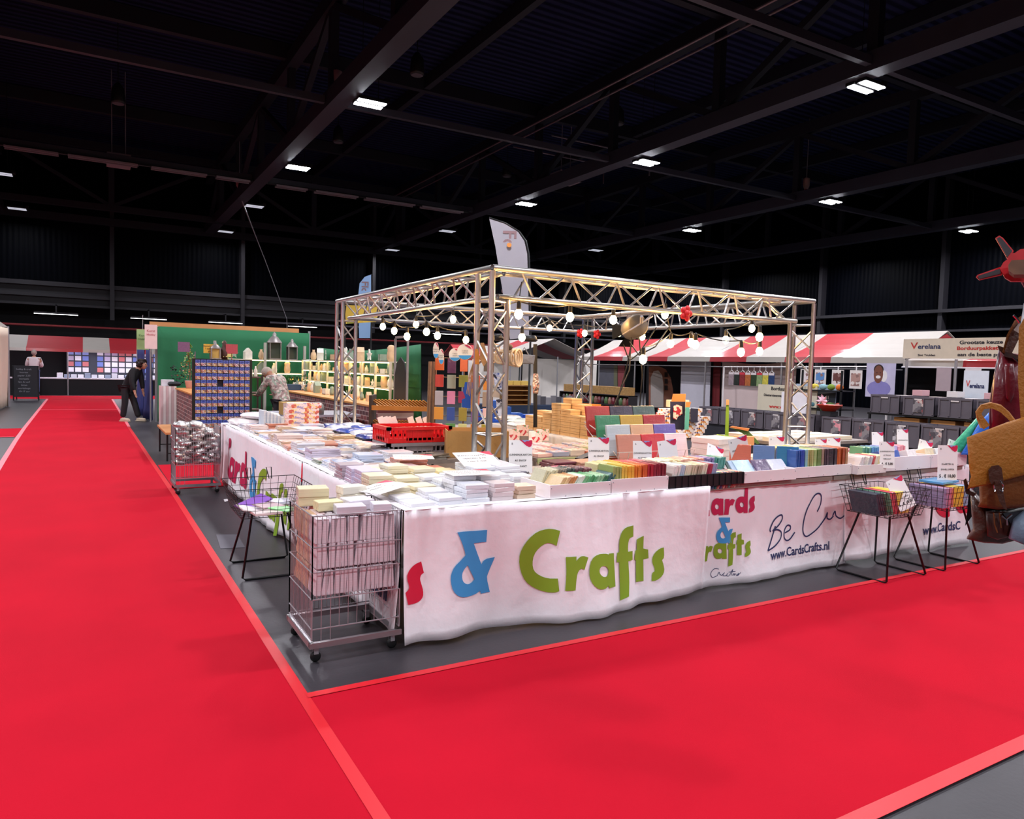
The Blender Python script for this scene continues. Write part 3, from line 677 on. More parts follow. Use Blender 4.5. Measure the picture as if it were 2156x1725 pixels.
# -- large wrapped sheets on the long aisle table
TOPS = [None, None, printmat(('#efe6e8', '#d9c4c8', '#f7f2f4', '#c9b0a0'), 22), printmat(('#e6ddd6', '#cfae98', '#f3ece6', '#b98c74'), 18), printmat(('#dfe3f2', '#9db4dd', '#f4f4fa'), 16), printmat(('#f2e4e0', '#e0a8a0', '#fbf6f4', '#c97a70'), 26)]
LT = ['#e9d3cf', '#e8d9da', '#f3f1f6', '#d9cfe6', '#e6cbb0', '#d8b98c', '#c9d6ee', '#5b86c4', '#d98d74', '#b9a9b4', '#a9b6a0']
LW = [9, 9, 8, 5, 5, 3, 4, 1.2, 2, 3, 1.2]
wherex = ['outer edge', 'middle', 'inner side']
yy = 5.24; rowi = 0
while yy < 9.3:
    dstep = R_.choice((.20, .23, .27)); x = 1.60; ci = 0
    for ci in range(3):
        wx = R_.choice((.2, .23, .25)); dx = dstep-.03; c = R_.choices(LT, LW)[0]; n = R_.choice((2, 3, 3, 4, 5)); h = R_.choice((.010, .014, .018))
        if ci == 0 and rowi < 2: n = 4
        tp = R_.choice(TOPS); cx = x+wx/2
        if not (ci == 2 and 8.75 < yy < 9.15):
            lab = 'wrapped %s paper pack, %s pile from the front, aisle table %s' % (COLN[c], ORD[rowi], wherex[ci])
            for q in range(n):
                pack('paper_pack', (wx, dx, h), c, (cx+R_.uniform(-.012, .012), yy+dx/2+R_.uniform(-.008, .008), TZ+.0085+q*(h+.0008)), R_.uniform(-.08, .08), lab, 'paper pack', 'wrapped paper packs on the aisle table', top=tp, wrap=1)
        x += wx+.045
    yy += dstep+.012; rowi += 1
# pillowy wrapped rolls at the far end
def pillow(loc, dims, col, rz, lab, cat='wrapped bundle', name='wrapped_bundle', grp=None, rough=.35, coat=.8, rot=None):
    key = (name, dims, col)
    if key not in _PK:
        b = B(); w, d, h = dims; nu = 10; nv = 8; vs = []
        for s in (1, -1):
            for j in range(nv+1):
                for i in range(nu+1):
                    u = i/nu*2-1; v = j/nv*2-1; q = max(0, (1-u**4)*(1-v**4))**.45
                    vs.append((u*w/2*(1-.06*(1-q)), v*d/2, h/2+s*h/2*q*(1+.1*sin(u*7+v*5))))
        N = (nu+1)*(nv+1); fs = []
        for j in range(nv):
            for i in range(nu):
                a = j*(nu+1)+i; fs += [(a, a+1, a+nu+2, a+nu+1), (N+a, N+a+nu+1, N+a+nu+2, N+a+1)]
        b.add(vs, fs); me = bpy.data.meshes.new(name); me.from_pydata(b.v, [], b.f); me.materials.append(mat(col, rough, 0, .05, 8, .4, 30, coat=coat))
        me.polygons.foreach_set('use_smooth', [True]*len(me.polygons)); _PK[key] = me
    o = link(name, _PK[key], None, loc); o.rotation_euler = rot or (0, 0, rz); return tag(o, lab, cat, grp)
for i, (x, y, z, w_, d_, c, rz, lab) in enumerate((
    (1.72, 9.62, 0, .34, .5, '#f0e3e2', .1, 'fat white wrapped bundle on the outer far corner of the aisle table'),
    (2.12, 9.66, 0, .36, .45, '#f5eef0', -.1, 'fat white wrapped bundle beside the picture boxes'),
    (1.9, 9.56, .08, .4, .4, '#f3e9ea', .5, 'white wrapped bundle lying on top of two others at the far end'))):
    pillow((x, y, TZ+.009+z), (w_, d_, .08), c, rz, lab)
for i in range(14):
    x, y = 2.64+.27*(i % 3)+R_.uniform(-.03, .03), 7.5+.35*(i//3)+R_.uniform(-.03, .03)
    c, cn = (('#1c2f86', 'dark blue'), ('#c9d2ea', 'pale blue'), ('#2b49a8', 'blue'), ('#dfe2f0', 'white'))[(i*5) % 4]
    pillow((x, y, TZ), (.28, .36, .07), c, R_.uniform(-.2, .2), 'shiny %s wrapped bag beyond the red crate, %s row, %s from the left' % (cn, ORD[i//3], ORD[i % 3]), 'bag', 'plastic_bag', 'plastic wrapped bags on the inner table')
# picture boxes stacked beside them
PB = [printmat(('#f1dfe3', '#f3e4e4', '#ecc8cc', '#f4e2b0', '#f1dfe3', '#e8b070', '#d46a5c', '#f1dfe3', '#a8a0cc'), 40, 0)]
for i in range(5):
    pack('picture_box', (.40, .13, .062), '#f1e4e6', (2.26+(.03 if i == 4 else 0), 8.94, TZ+.009+i*.063), -.12+R_.uniform(-.03, .03), 'white box printed with small pictures, %s from the bottom, aisle table stack' % ORD[i], 'box', 'stack of picture boxes')
for i in range(6):
    pack('picture_folder', (.035, .2, .22-.014*i), '#cfd3da', (1.97-.0*i+.04*i*.9-.14, 9.05-.02*i, TZ+.009), .1, 'thin upright picture card box, %s from the left beside the boxed stack' % ORD[i], 'box', 'upright card boxes')
# stickers on the picture boxes are printed on: coloured front panels
for o in [q for q in COL.objects if q.name.startswith('picture_box')]:
    o.data.materials[0] = PB[0]
# -- crates and carton
def crate(loc, w, d, h, col, lab, rz=0, slots=True, cat='crate', name='plastic_crate'):
    t = thing(name, lab, cat, loc, rz); m_ = mat(col, .4, 0, .03); b = B(); r = .018
    b.box(-w/2, -d/2, 0, w/2, d/2, .012)
    for s in (-1, 1):
        for k_ in range(14):
            u = lerp(-w/2, w/2, k_/13); b.box(u-.006, s*d/2-.008, 0, u+.006, s*d/2+.008, h)
        for k_ in range(10):
            u = lerp(-d/2, d/2, k_/9); b.box(s*w/2-.008, u-.006, 0, s*w/2+.008, u+.006, h)
        b.box(-w*.22, s*d/2-.006, .02, w*.22, s*d/2+.006, h-.02); b.box(s*w/2-.006, -d*.25, h*.1, s*w/2+.006, d*.25, h*.45)
        b.box(-w/2, s*d/2-.006, 0, w/2, s*d/2+.006, h*.3)
        b.box(s*w/2-.006, -d/2, 0, s*w/2+.006, d/2, h*.3)
    b.build('body', m_, t)
    b = B()
    for s in (-1, 1):
        b.box(-w/2-r, s*d/2-r, h-.03, w/2+r, s*d/2+r, h); b.box(s*w/2-r, -d/2-r, h-.03, s*w/2+r, d/2+r, h)
    b.build('rim', m_, t); return t
crate((2.64, 6.38, TZ), .60, .40, .11, '#8d8388', 'grey slotted plastic crate underneath the red one')
crate((2.64, 6.38, TZ+.112), .60, .40, .145, '#d3161c', 'bright red slotted plastic crate stacked on a grey one')
t = thing('carton', 'open brown cardboard carton beside the red crate', 'carton', (3.12, 6.0, TZ), -.35)
b = B()
for x0, y0, x1, y1 in ((-.28, -.2, .28, -.193), (-.28, .193, .28, .2), (-.28, -.193, -.273, .193), (.273, -.193, .28, .193)): b.box(x0, y0, 0, x1, y1, .24)
b.box(-.28, -.2, 0, .28, .2, .005); b.build('body', CARTON, t)
B().lathe([(.001, 0), (.024, 0)], (0, 0, 0), 12).build('hand_hole', mat('#d6a05e', .7), t).matrix_local = frame((-.2815, 0, .17), (0, -1, 0), (0, 0, 1))
for i in range(3):
    pack('magazine', (.3, .21, .012), '#7c766c', (2.62+.01*i, 5.93, TZ+.013*i), .4*i-.3, 'curled catalogue in the loose heap in front of the carton, %s from the bottom' % ORD[i], 'catalogue', 'catalogue heap', top=printmat(('#8a8378', '#b5aa98', '#575149'), 9))
# -- white trays with upright cards
TRAYM = mat('#f2e9ea', .5, 0, .03)
def tray(x0, x1, y0, d, h, lab, m=TRAYM, rz=0):
    t = thing('display_tray', lab, 'tray', ((x0+x1)/2, y0+d/2, TZ+.0085), rz); w = x1-x0
    b = B(); b.box(-w/2, -d/2, 0, w/2, d/2, .008); b.build('base', m, t)
    for nm, a in (('front_board', (-w/2, -d/2, .008, w/2, -d/2+.01, h)), ('back_board', (-w/2, d/2-.01, .008, w/2, d/2, h)),
                  ('side_board', (-w/2, -d/2+.01, .008, -w/2+.01, d/2-.01, h)), ('side_board', (w/2-.01, -d/2+.01, .008, w/2, d/2-.01, h))):
        B().box(*a).build(nm, m, t)
    b = B()
    if m is TRAYM:
        for s in (-.96, -.5, 0, .5, .96): b.ball((s*w/2, -d/2-.001, .012 if abs(s) < .9 else h-.02), .004, 6, 4)
        b.build('nail', STEEL, t)
    return t
def cards(x0, x1, y0, d, h, cols, lab, th=.013, lean=0, name='craft_card', cat='card', grp=None, wrap=1, z0=.017, jit=.3, zs=.01):
    x = x0+th; n = 0; out = []
    N = max(1, int((x1-x0-th)/(th*1.12)))
    for i in range(N):
        c, cn = cols[int(i/N*len(cols)) % len(cols)]
        ln = lean+R_.uniform(-.04, .04)*jit*3
        px_ = x0+(i+.6)*(x1-x0)/N
        o = pack(name, (th, d, h), c, (px_, y0+d/2+R_.uniform(-.006, .006), TZ+z0), 0, '%s %s' % (cn, lab), cat, grp, wrap=wrap)
        o.rotation_euler = (0, ln, R_.uniform(-.02, .02)); o.location.z += R_.uniform(0, zs); out.append(o)
    return out
FR = GY-.02
tray(2.50, 2.975, FR, .36, .085, 'white wooden tray with leaning green cards, nearest the corner')
g1 = [('#e4c48e', 'kraft brown'), ('#c98e52', 'tan'), ('#dff0dc', 'pale mint'), ('#7fc48a', 'light green'), ('#4fa56a', 'green'), ('#8fc79a', 'soft green'), ('#2f7f55', 'dark green'), ('#31696a', 'dark teal')]
cards(2.53, 2.95, FR+.015, .165, .14, g1, 'card leaning in the first white tray', .013, .62, grp='cards in the first tray')
cards(2.53, 2.90, FR+.19, .15, .15, [('#d9d2b0', 'cream'), ('#7a6c5e', 'brown'), ('#2c2a30', 'black'), ('#5c1c34', 'wine red'), ('#7c2a3c', 'burgundy')], 'card standing in the rear of the first white tray', .015, .45, grp='dark cards behind the first tray')
tray(2.985, 3.475, FR, .36, .095, 'white wooden tray with yellow to dark red upright cards')
g2 = [('#aab56a', 'olive green'), ('#efc94e', 'yellow'), ('#f2b53a', 'golden'), ('#e8862c', 'orange'), ('#d9642a', 'deep orange'), ('#b01c30', 'crimson'), ('#8c1830', 'dark red'), ('#7a1428', 'maroon')]
cards(3.0, 3.46, FR+.015, .165, .165, g2, 'card standing upright in the second white tray', .012, .02, grp='cards in the second tray')
cards(3.0, 3.46, FR+.19, .15, .16, [('#e8dba0', 'pale yellow'), ('#e9b52e', 'gold'), ('#c83c3c', 'red'), ('#e46a78', 'pink red')], 'card in the rear half of the second white tray', .013, .05, grp='rear cards in the second tray')
BTR = mat('#17161a', .45, 0, .05)
bt = tray(3.485, 4.215, FR, .4, .088, 'black plastic tray with cream and soft patterned cards', BTR)
b = B()
for q in range(13): b.box(-.365+q*.0605-.003, -.2-.006, .004, -.365+q*.0605+.003, -.2, .085)
b.build('rib', BTR, bt)
g3 = [('#f1ece4', 'white'), ('#bcd2e4', 'pale blue'), ('#e9e2c8', 'cream'), ('#d8d0b0', 'sand'), ('#b5a78e', 'taupe'), ('#e9dfc6', 'ivory'), ('#a8324c', 'raspberry'), ('#9aa0c0', 'grey blue')]
cards(3.5, 3.93, FR+.015, .17, .15, g3, 'card standing in the black tray', .014, .25, grp='cards in the black tray')
cards(3.5, 4.2, FR+.2, .16, .16, [('#f3ead2', 'ivory'), ('#efd9a8', 'straw'), ('#f0b8a0', 'peach'), ('#e89a88', 'salmon'), ('#8a7ab0', 'violet'), ('#4c9a90', 'teal')], 'card in the rear of the black tray', .014, .2, grp='rear cards in the black tray')
for i in range(9):
    c, cn = (('#5d7ea8', 'slate blue'), ('#3d8f8c', 'teal'), ('#e09a92', 'salmon pink'), ('#5b5f96', 'indigo'), ('#e8b0a0', 'peach'), ('#b07078', 'rose'), ('#7fb0a8', 'sea green'), ('#d87c78', 'coral'), ('#e6c4b0', 'pale peach'))[i]
    pillow((3.97+.028*i, FR+.1, TZ+.03), (.14, .16, .035), c, 0, 'wrinkled %s wrapped pack in the right half of the black tray' % cn, 'card pack', 'wrapped_card_pack', rot=(0, -1.15, 0))
# scalloped sea-coloured felt etc: low box of blue and purple packs
tray(4.225, 4.80, FR+.0, .34, .085, 'white tray with pale blue and purple packs lying back')
for i, (c, cn, dx) in enumerate((('#5c6c66', 'dark green', 0), ('#b8cbe0', 'grey blue', .02), ('#c4ddf2', 'light blue', .06), ('#7c5a86', 'purple', .26), ('#5a3f66', 'dark purple', .24), ('#e6e4ee', 'white', .40))):
    o = pack('card_sleeve', (.18, .012, .16), c, (4.33+dx, FR+.06+.012*(5-i), TZ+.03), 0, 'shiny %s card sleeve lying back in the third white tray' % cn, 'card sleeve', 'sleeves in the third white tray', wrap=1); o.rotation_euler = (-.75, 0, 0)
tray(4.81, 5.53, FR+.03, .36, .085, 'long white tray holding the rainbow row of tall packs')
g4 = [('#2a5fae', 'blue'), ('#1f4bb0', 'royal blue'), ('#8cc2c4', 'aqua'), ('#b9b878', 'olive yellow'), ('#a8c47c', 'light green'), ('#6b8a48', 'moss green'), ('#a58c78', 'beige brown'), ('#4a3a44', 'dark plum'), ('#26242c', 'black'), ('#3a3640', 'charcoal'), ('#c85c1c', 'burnt orange'), ('#a84a1c', 'rust'), ('#b0764c', 'brown')]
cards(4.84, 5.50, FR+.05, .2, .21, g4, 'pack standing in the rainbow row', .017, 0, 'color_pack', 'paper pack', 'rainbow row of packs', zs=.004)
for i, (c, cn) in enumerate((('#e8755a', 'coral red'), ('#6f8ec0', 'dusty blue'), ('#2f7fa8', 'petrol blue'))):
    o = pack('color_pack', (.165, .014, .19), c, (4.80-.115*(2-i)*1.25+.05, FR+.13+.12*(2-i)*.95, TZ+.06), 0, 'large shiny %s pack facing the aisle left of the rainbow row' % cn, 'paper pack', 'front facing packs', wrap=1); o.rotation_euler = (-.06, 0, -.75)
cards(4.84, 5.50, FR+.27, .16, .2, [('#f4dc9a', 'straw'), ('#f1c878', 'honey'), ('#e7e0d0', 'ivory'), ('#d0b48c', 'sand')], 'pack in the row behind the rainbow packs', .02, 0, 'envelope_pack', 'envelope pack', 'envelopes behind the rainbow row')
tray(5.54, 5.93, FR-.02, .34, .075, 'short white tray with leaning white and cream cards')
cards(5.56, 5.91, FR, .17, .14, [('#e2d8d8', 'white'), ('#efe8dc', 'ivory'), ('#c8c4c8', 'grey'), ('#d4585c', 'red'), ('#ece4cc', 'cream'), ('#e8d8a4', 'pale yellow'), ('#cfd8d8', 'silver')], 'card leaning in the short white tray', .012, .4, grp='cards in the short tray')
tray(5.95, 6.66, FR+.02, .36, .12, 'deeper white tray before the royal blue box')
tray(6.67, 7.26, FR+.02, .36, .12, 'last white tray at the right end of the tables')
for i, (x, c, cn) in enumerate(((6.08, '#24459c', 'royal blue'), (6.24, '#2a50ac', 'royal blue'), (6.5, '#f0e6e6', 'white'), (6.78, '#f1d9b4', 'peach'), (6.95, '#f2eef0', 'white'), (7.12, '#f3eaea', 'white'))):
    o = pack('envelope_pack', (.15, .12, .1), c, (x, FR+.14, TZ+.06), 0, '%s envelope pack lying slanted, %s in the right-hand trays' % (cn, ORD[i]), 'envelope pack', 'envelopes in the right trays', wrap=1); o.rotation_euler = (-.35, 0, .05)
cards(5.96, 6.62, FR+.24, .13, .17, [('#5a9a70', 'green'), ('#4a8fb4', 'blue green'), ('#7f8fcc', 'periwinkle'), ('#b0a8d8', 'lilac'), ('#e48c9c', 'pink')], 'card in the row behind the royal blue packs', .02, 0, grp='cards behind the blue packs')
# -- middle rows: piles of coloured sheets
MR = [(2.62,4.95,.3,.21,3,'#f0c96c','yellow'),(2.93,5.0,.18,.2,3,'#eed27a','pale yellow'),(3.05,4.55,.2,.2,3,'#c9b0dc','lilac'),(3.22,4.60,.2,.24,4,'#d8667c','pink red'),(3.28,4.86,.2,.2,5,'#6a2438','burgundy'),
      (3.42,4.52,.21,.2,4,'#a8b8dc','light blue'),(3.5,4.8,.22,.2,5,'#c99878','light brown'),(3.66,4.55,.2,.2,4,'#4f9a68','green'),(3.88,4.35,.2,.2,5,'#4a86bc','blue'),(4.05,4.5,.22,.2,5,'#efd264','yellow'),
      (4.28,4.42,.2,.2,5,'#f0b8a0','peach'),(4.45,4.68,.16,.2,4,'#cc2a2e','red'),(4.55,4.45,.2,.16,4,'#eab0a8','rose'),(2.72,4.62,.16,.16,4,'#8a8792','grey'),(2.9,4.4,.15,.15,5,'#dcd8dc','light grey'),
      (3.1,4.3,.16,.12,4,'#e8e4ec','white'),(3.36,4.3,.16,.12,4,'#f0e2b8','cream'),(6.0,4.85,.4,.25,3,'#f0e0d0','ivory'),(6.45,4.9,.3,.22,4,'#e6a0ac','pink'),(6.8,4.85,.3,.22,4,'#ec8ca0','rose pink'),
      (7.05,4.6,.25,.2,3,'#b8c4e4','pale blue'),(5.75,4.6,.3,.2,4,'#f1e9d8','cream white'),(6.3,4.5,.3,.2,5,'#a8c8a0','soft green'),(6.75,4.4,.25,.18,4,'#8c9cd0','periwinkle'),(5.25,4.6,.25,.2,5,'#f2ead8','ivory white'),(5.0,4.9,.25,.2,6,'#e6dada','pinkish white')]
for i, (x, y, w_, d_, n, c, cn) in enumerate(MR):
    for q in range(n):
        pack('sheet_pack', (w_, d_, .016), c, (x+R_.uniform(-.008, .008), y+R_.uniform(-.008, .008), TZ+.001+q*.0165), R_.uniform(-.1, .1), 'flat %s paper pack in a middle pile of the front tables' % cn, 'paper pack', 'flat colour packs in the middle row', wrap=1)
# tall white ream stack, card boxes with a slanted lid
for i in range(5):
    pack('paper_ream', (.34, .3, .05), '#ece2e0', (4.83+.01*(i % 2), 5.0-.35+.0, TZ+.001+i*.0505), .05*(i-2), 'thick white ream in the tall stack behind the black tray, %s up' % ORD[i], 'paper ream', 'tall ream stack', wrap=1)
# -- wire rack of coloured folders in plastic sleeves
fr = thing('folder_rack', 'white wire rack with tilted tiers of coloured folders', 'rack', (4.22, 4.93, TZ), 0)
b = B()
for k_ in range(9):
    u = -.42+.105*k_; b.tube([(u, -.16, .001), (u, .3, .33)], .0035, 4); b.tube([(u, -.16, .001), (u, -.2, .14)], .0035, 4)
for k_ in range(5):
    a = k_/4; b.tube([(-.42, lerp(-.16, .3, a), lerp(.001, .33, a)), (.42, lerp(-.16, .3, a), lerp(.001, .33, a))], .0035, 4)
for z in (.05, .14): b.tube([(-.42, -.175-.02*z, z), (.42, -.175-.02*z, z)], .0035, 4)
b.build('wire_grid', mat('#cfc6c4', .4, .5), fr)
B().tube([(-.42, .3, .36), (-.1, -.2, .02)], .005, 6).build('strut', mat('#e0d4d0', .4), fr)
FD = [('#a82020', 'dark red'), ('#2a2848', 'navy'), ('#3c5c60', 'slate green'), ('#2f7f58', 'green'), ('#b99a34', 'ochre'), ('#a81e2c', 'crimson'), ('#b8c2c8', 'silver grey'), ('#dcae88', 'apricot'), ('#6a5cae', 'violet'), ('#c07a66', 'copper'), ('#cc2230', 'bright red'), ('#f0d8dc', 'pale pink')]
for i, (c, cn) in enumerate(FD):
    r, q = divmod(i, 3)
    for k_ in range(3):
        o = pack('paper_folder', (.255, .007, .27-.0*r), c, (3.965+.265*q-.055*(3-r)*.5+.05, 5.17-.115*r+.0075*k_, TZ+.235-.075*r), 0, 'shiny %s folder in the wire rack, %s tier down, %s from the left' % (cn, ORD[r], ORD[q]), 'folder', 'folders in the wire rack', wrap=1)
        o.rotation_euler = (-.22, 0, 0)
# -- price signs
SIGNM = mat('#f3efee', .5, 0, .02, coat=.3); WAVE = mat('#cf1b4c', .5, 0, 0); WAVE2 = mat('#8f9bd0', .5, 0, 0); TXT = mat('#2a2628', .6, 0, 0)
SKY2 = mat('#3f9cd6', .5, 0, 0)
def sign(p, w_, h_, lines, lab, yaw=0, back=-.12, roll=0, price=None):
    b = B(); b.box(-w_/2, 0, 0, w_/2, .0025, h_, 0)
    M = frame((0, 0, h_), (1, 0, 0), (0, 0, 1)); b.x = M
    o0 = [(-.05, .0), (.06, -.07), (.22, -.2), (.36, -.27), (.45, -.24), (.5, -.12), (.5, 0)]
    b.add([(x*w_, y*w_*1.1, .0012) for x, y in o0], [tuple(range(7))], 1)
    b.add([(x*w_, y*w_, .0024) for x, y in ((.05, 0), (.16, -.09), (.26, -.04), (.34, -.05), (.4, 0))], [(0, 1, 2, 3, 4)], 2)
    write(b, '&', frame((-w_*.36, -w_*.16, 0), (1, 0, 0), (0, 1, 0)), w_*.12, 3)
    for i, l in enumerate(lines):
        if l: write(b, l, frame((0, -w_*(.62+.24*i), 0), (1, 0, 0), (0, 1, 0)), w_*.105, 3, bold=.022, spacing=1.1)
    if price: write(b, price, frame((0, -w_*(.68+.24*len(lines)), 0), (1, 0, 0), (0, 1, 0)), w_*.19, 3, bold=.035)
    b.x = Matrix.Identity(4)
    o = b.build('price_sign', [SIGNM, WAVE, WAVE2, TXT]); o.location = p; o.rotation_euler = (back, roll, yaw)
    return tag(o, lab, 'price sign', 'price signs on the card stall')
LK = ['(LINNEN)KARTON', 'A5 EN/OF', 'VIERKANT']
def sgn(px, py, D, w_, h_, *a, **k_):
    p = atD(px, py, D)
    if p.y > 5.1: p = atY(px, py, 5.08)
    if p.x > 7.2: p = atX(px, py, 7.2)
    if p.z > TZ+.06: h_ += p.z-TZ-.05; p.z = TZ+.05
    return sign((p.x, p.y, p.z), w_, h_, *a, **k_)
SY = -.35
sgn(1096, 993, 5.35, .175, .23, LK, 'white price sign left of the black cash stand, beside the white piles', SY, price='4 . € 5,00')
sgn(1261, 984, 5.55, .165, .225, LK, 'white price sign standing beside the wire rack, showing 5,00', SY, price='4 . € 5,00')
sgn(1353, 985, 5.75, .155, .21, LK, 'white price sign before the silver grey folders', SY, price='4 . € 5,00')
sgn(1412, 985, 5.8, .165, .22, ['', 'VORMPAPIER'], 'tilted white price sign reading vormpapier before the red folder', SY+.1, roll=-.14, price='4 voor € 5,00')
sgn(1502, 980, 5.85, .15, .18, ['', 'ENVELOPPEN'], 'white sign sliding to the left before the ream stack', SY, back=-.5, roll=.35)
sgn(1565, 982, 5.95, .165, .25, ['ENVELOPPEN &', 'KAARTEN', '€ 2,00', ], 'white price sign tilted to the right before the coral pack', SY, roll=-.3, back=.1, price='3 voor € 10,00')
sgn(1637, 948, 6.5, .15, .12, ['LINNENKARTON'], 'half-hidden white sign behind the petrol blue pack', SY)
sgn(1730, 948, 6.8, .12, .10, [], 'half-hidden sign behind the rainbow row, left of the pair', SY)
sgn(1757, 947, 6.9, .14, .11, [], 'half-hidden sign behind the rainbow row, right of the pair', SY)
sgn(1850, 931, 7.4, .13, .10, [], 'small sign standing far back beside the grey stall post, left one', SY)
sgn(1903, 929, 7.6, .13, .12, ['', 'LINNENKARTON'], 'small sign standing far back, second from the grey stall post', SY)
sgn(1868, 982, 6.25, .135, .21, LK, 'narrow white sign beside the royal blue packs, showing 5,00', SY-.1, price='4 . € 5,00')
sgn(1943, 963, 6.9, .15, .16, ['', 'ENVELOPPEN', '20'], 'white sign behind the royal blue packs, left of the last one', SY, roll=.25)
sgn(2003, 958, 7.0, .15, .14, ['', 'ENVELOPPEN', '20'], 'white sign farthest right behind the last tray', SY, roll=.3)
def flat_sign(x, y, z, rz, lab, tilt=(0, 0)):
    b = B(); b.box(-.15, -.105, 0, .15, .105, .003, 0)
    b.add([(.05, .105, .0042), (.11, .06, .0042), (.15, .04, .0042), (.15, .105, .0042)], [(3, 2, 1, 0)], 1)
    for i in range(3): write(b, ('BLANCO KAARTEN', 'VIERKANT & A6', '3 voor € 10,00')[i], frame((-.02, .05-.045*i, .003), (1, 0, 0), (0, 1, 0)), .026, 2, lift=.001)
    o = b.build('price_sign', [SIGNM, WAVE, TXT]); o.location = (x, y, z); o.rotation_euler = (tilt[0], tilt[1], rz); tag(o, lab, 'price sign', 'signs lying on the piles')
flat_sign(2.08, 4.06, TZ+.155, -.1, 'large white sign lying on the bluish white piles at the corner')
flat_sign(2.42, 4.62, TZ+.16, 0, 'white sign propped over the tall white piles behind', (.35, 0))
flat_sign(1.55, 4.18, TZ+.075, .5, 'white sign resting across the cart rim and the corner piles', (0, -.08))
flat_sign(2.2, 6.25, TZ+.11, .7, 'white sign lying askew on wrapped packs near the red crate', (.1, .1))
flat_sign(2.1, 8.0, TZ+.10, .3, 'white sign lying farther back on the aisle table packs', (.05, 0))
flat_sign(2.15, 5.15, TZ+.12, -.3, 'white sign lying on salmon packs behind the cream piles', (.03, 0))

# ---------------------------------------------------------------- wire carts and bins
def wire_cart(loc, lab, rz=0, w=.49, d=.49):
    t = thing('wire_cart', lab, 'wire cart', loc, rz); zt = .79
    def panel(p, q, nm, zs, n):
        p, q = Vector(p), Vector(q); b = B()
        for z in zs: b.tube([p+Vector((0,0,z)), q+Vector((0,0,z))], .0038, 5)
        for i in range(n+1):
            a = p.lerp(q, i/n); b.tube([a+Vector((0,0,zs[0])), a+Vector((0,0,zs[-1]))], .0019 if 0 < i < n else .0042, 4)
        b.build(nm, STEEL, t)
    zz = (.345, .489, .623, zt)
    panel((-w/2, -d/2, 0), (w/2, -d/2, 0), 'front_panel', zz, 20); panel((-w/2, d/2, 0), (w/2, d/2, 0), 'back_panel', (.13,)+zz, 20)
    panel((-w/2, -d/2, 0), (-w/2, d/2, 0), 'side_panel', (.13, .186)+zz, 18); panel((w/2, -d/2, 0), (w/2, d/2, 0), 'side_panel', (.13, .186)+zz, 18)
    b = B()
    b.tube([(-w/2, -d/2, .13), (-w/2, -d/2, .345)], .0042, 5); b.tube([(w/2, -d/2, .13), (w/2, -d/2, .345)], .0042, 5); b.tube([(-w/2, -d/2, .186), (w/2, -d/2, .186)], .0038, 5)
    for i in range(7): u = lerp(-w/2, w/2, (i+3)/10); b.tube([(u, -d/2, .186), (u, -d/2, .345)], .0019, 4)
    for u in (-w/2+.05, -w/2+.1): b.tube([(u, -d/2, .1), (u, -d/2, .345)], .0025, 4)
    b.build('lower_gate', STEEL, t)
    b = B()
    for i in range(14): u = lerp(-w/2, w/2, i/13); b.tube([(u, -d/2, .345), (u, d/2, .345)], .0019, 4)
    b.build('shelf_grid', STEEL, t)
    b = B()
    for s in (-1, 1):
        b.box(-w/2-.012, s*d/2-.012, .085, w/2+.012, s*d/2+.012, .115); b.box(s*w/2-.012, -d/2, .085, s*w/2+.012, d/2, .115)
    b.build('base_frame', mat('#a5a0a4', .35, .8), t)
    for sx in (-1, 1):
        for sy in (-1, 1):
            c = B(); x, y = sx*(w/2-.03), sy*(d/2-.03)
            c.box(x-.012, y-.018, .045, x+.012, y-.014, .085).box(x-.012, y+.014, .045, x+.012, y+.018, .085).box(x-.015, y-.02, .08, x+.015, y+.02, .086)
            o = c.build('caster', STEEL, t)
            c = B(); c.x = frame((x, y, .028), (1, 0, 0), (0, 0, 1)); c.lathe([(.001, -.011), (.02, -.011), (.028, -.006), (.028, .006), (.02, .011), (.001, .011)], n=14); c.build('wheel', BLACKM, o, True)
    return t
wire_cart((1.266, 4.025, 0), 'tall wire cart on casters filled with white envelope packs at the front corner', 0, .49, .49)
wire_cart((1.14, 9.52, 0), 'wire cart on casters heaped with silver pouches at the far end of the table')
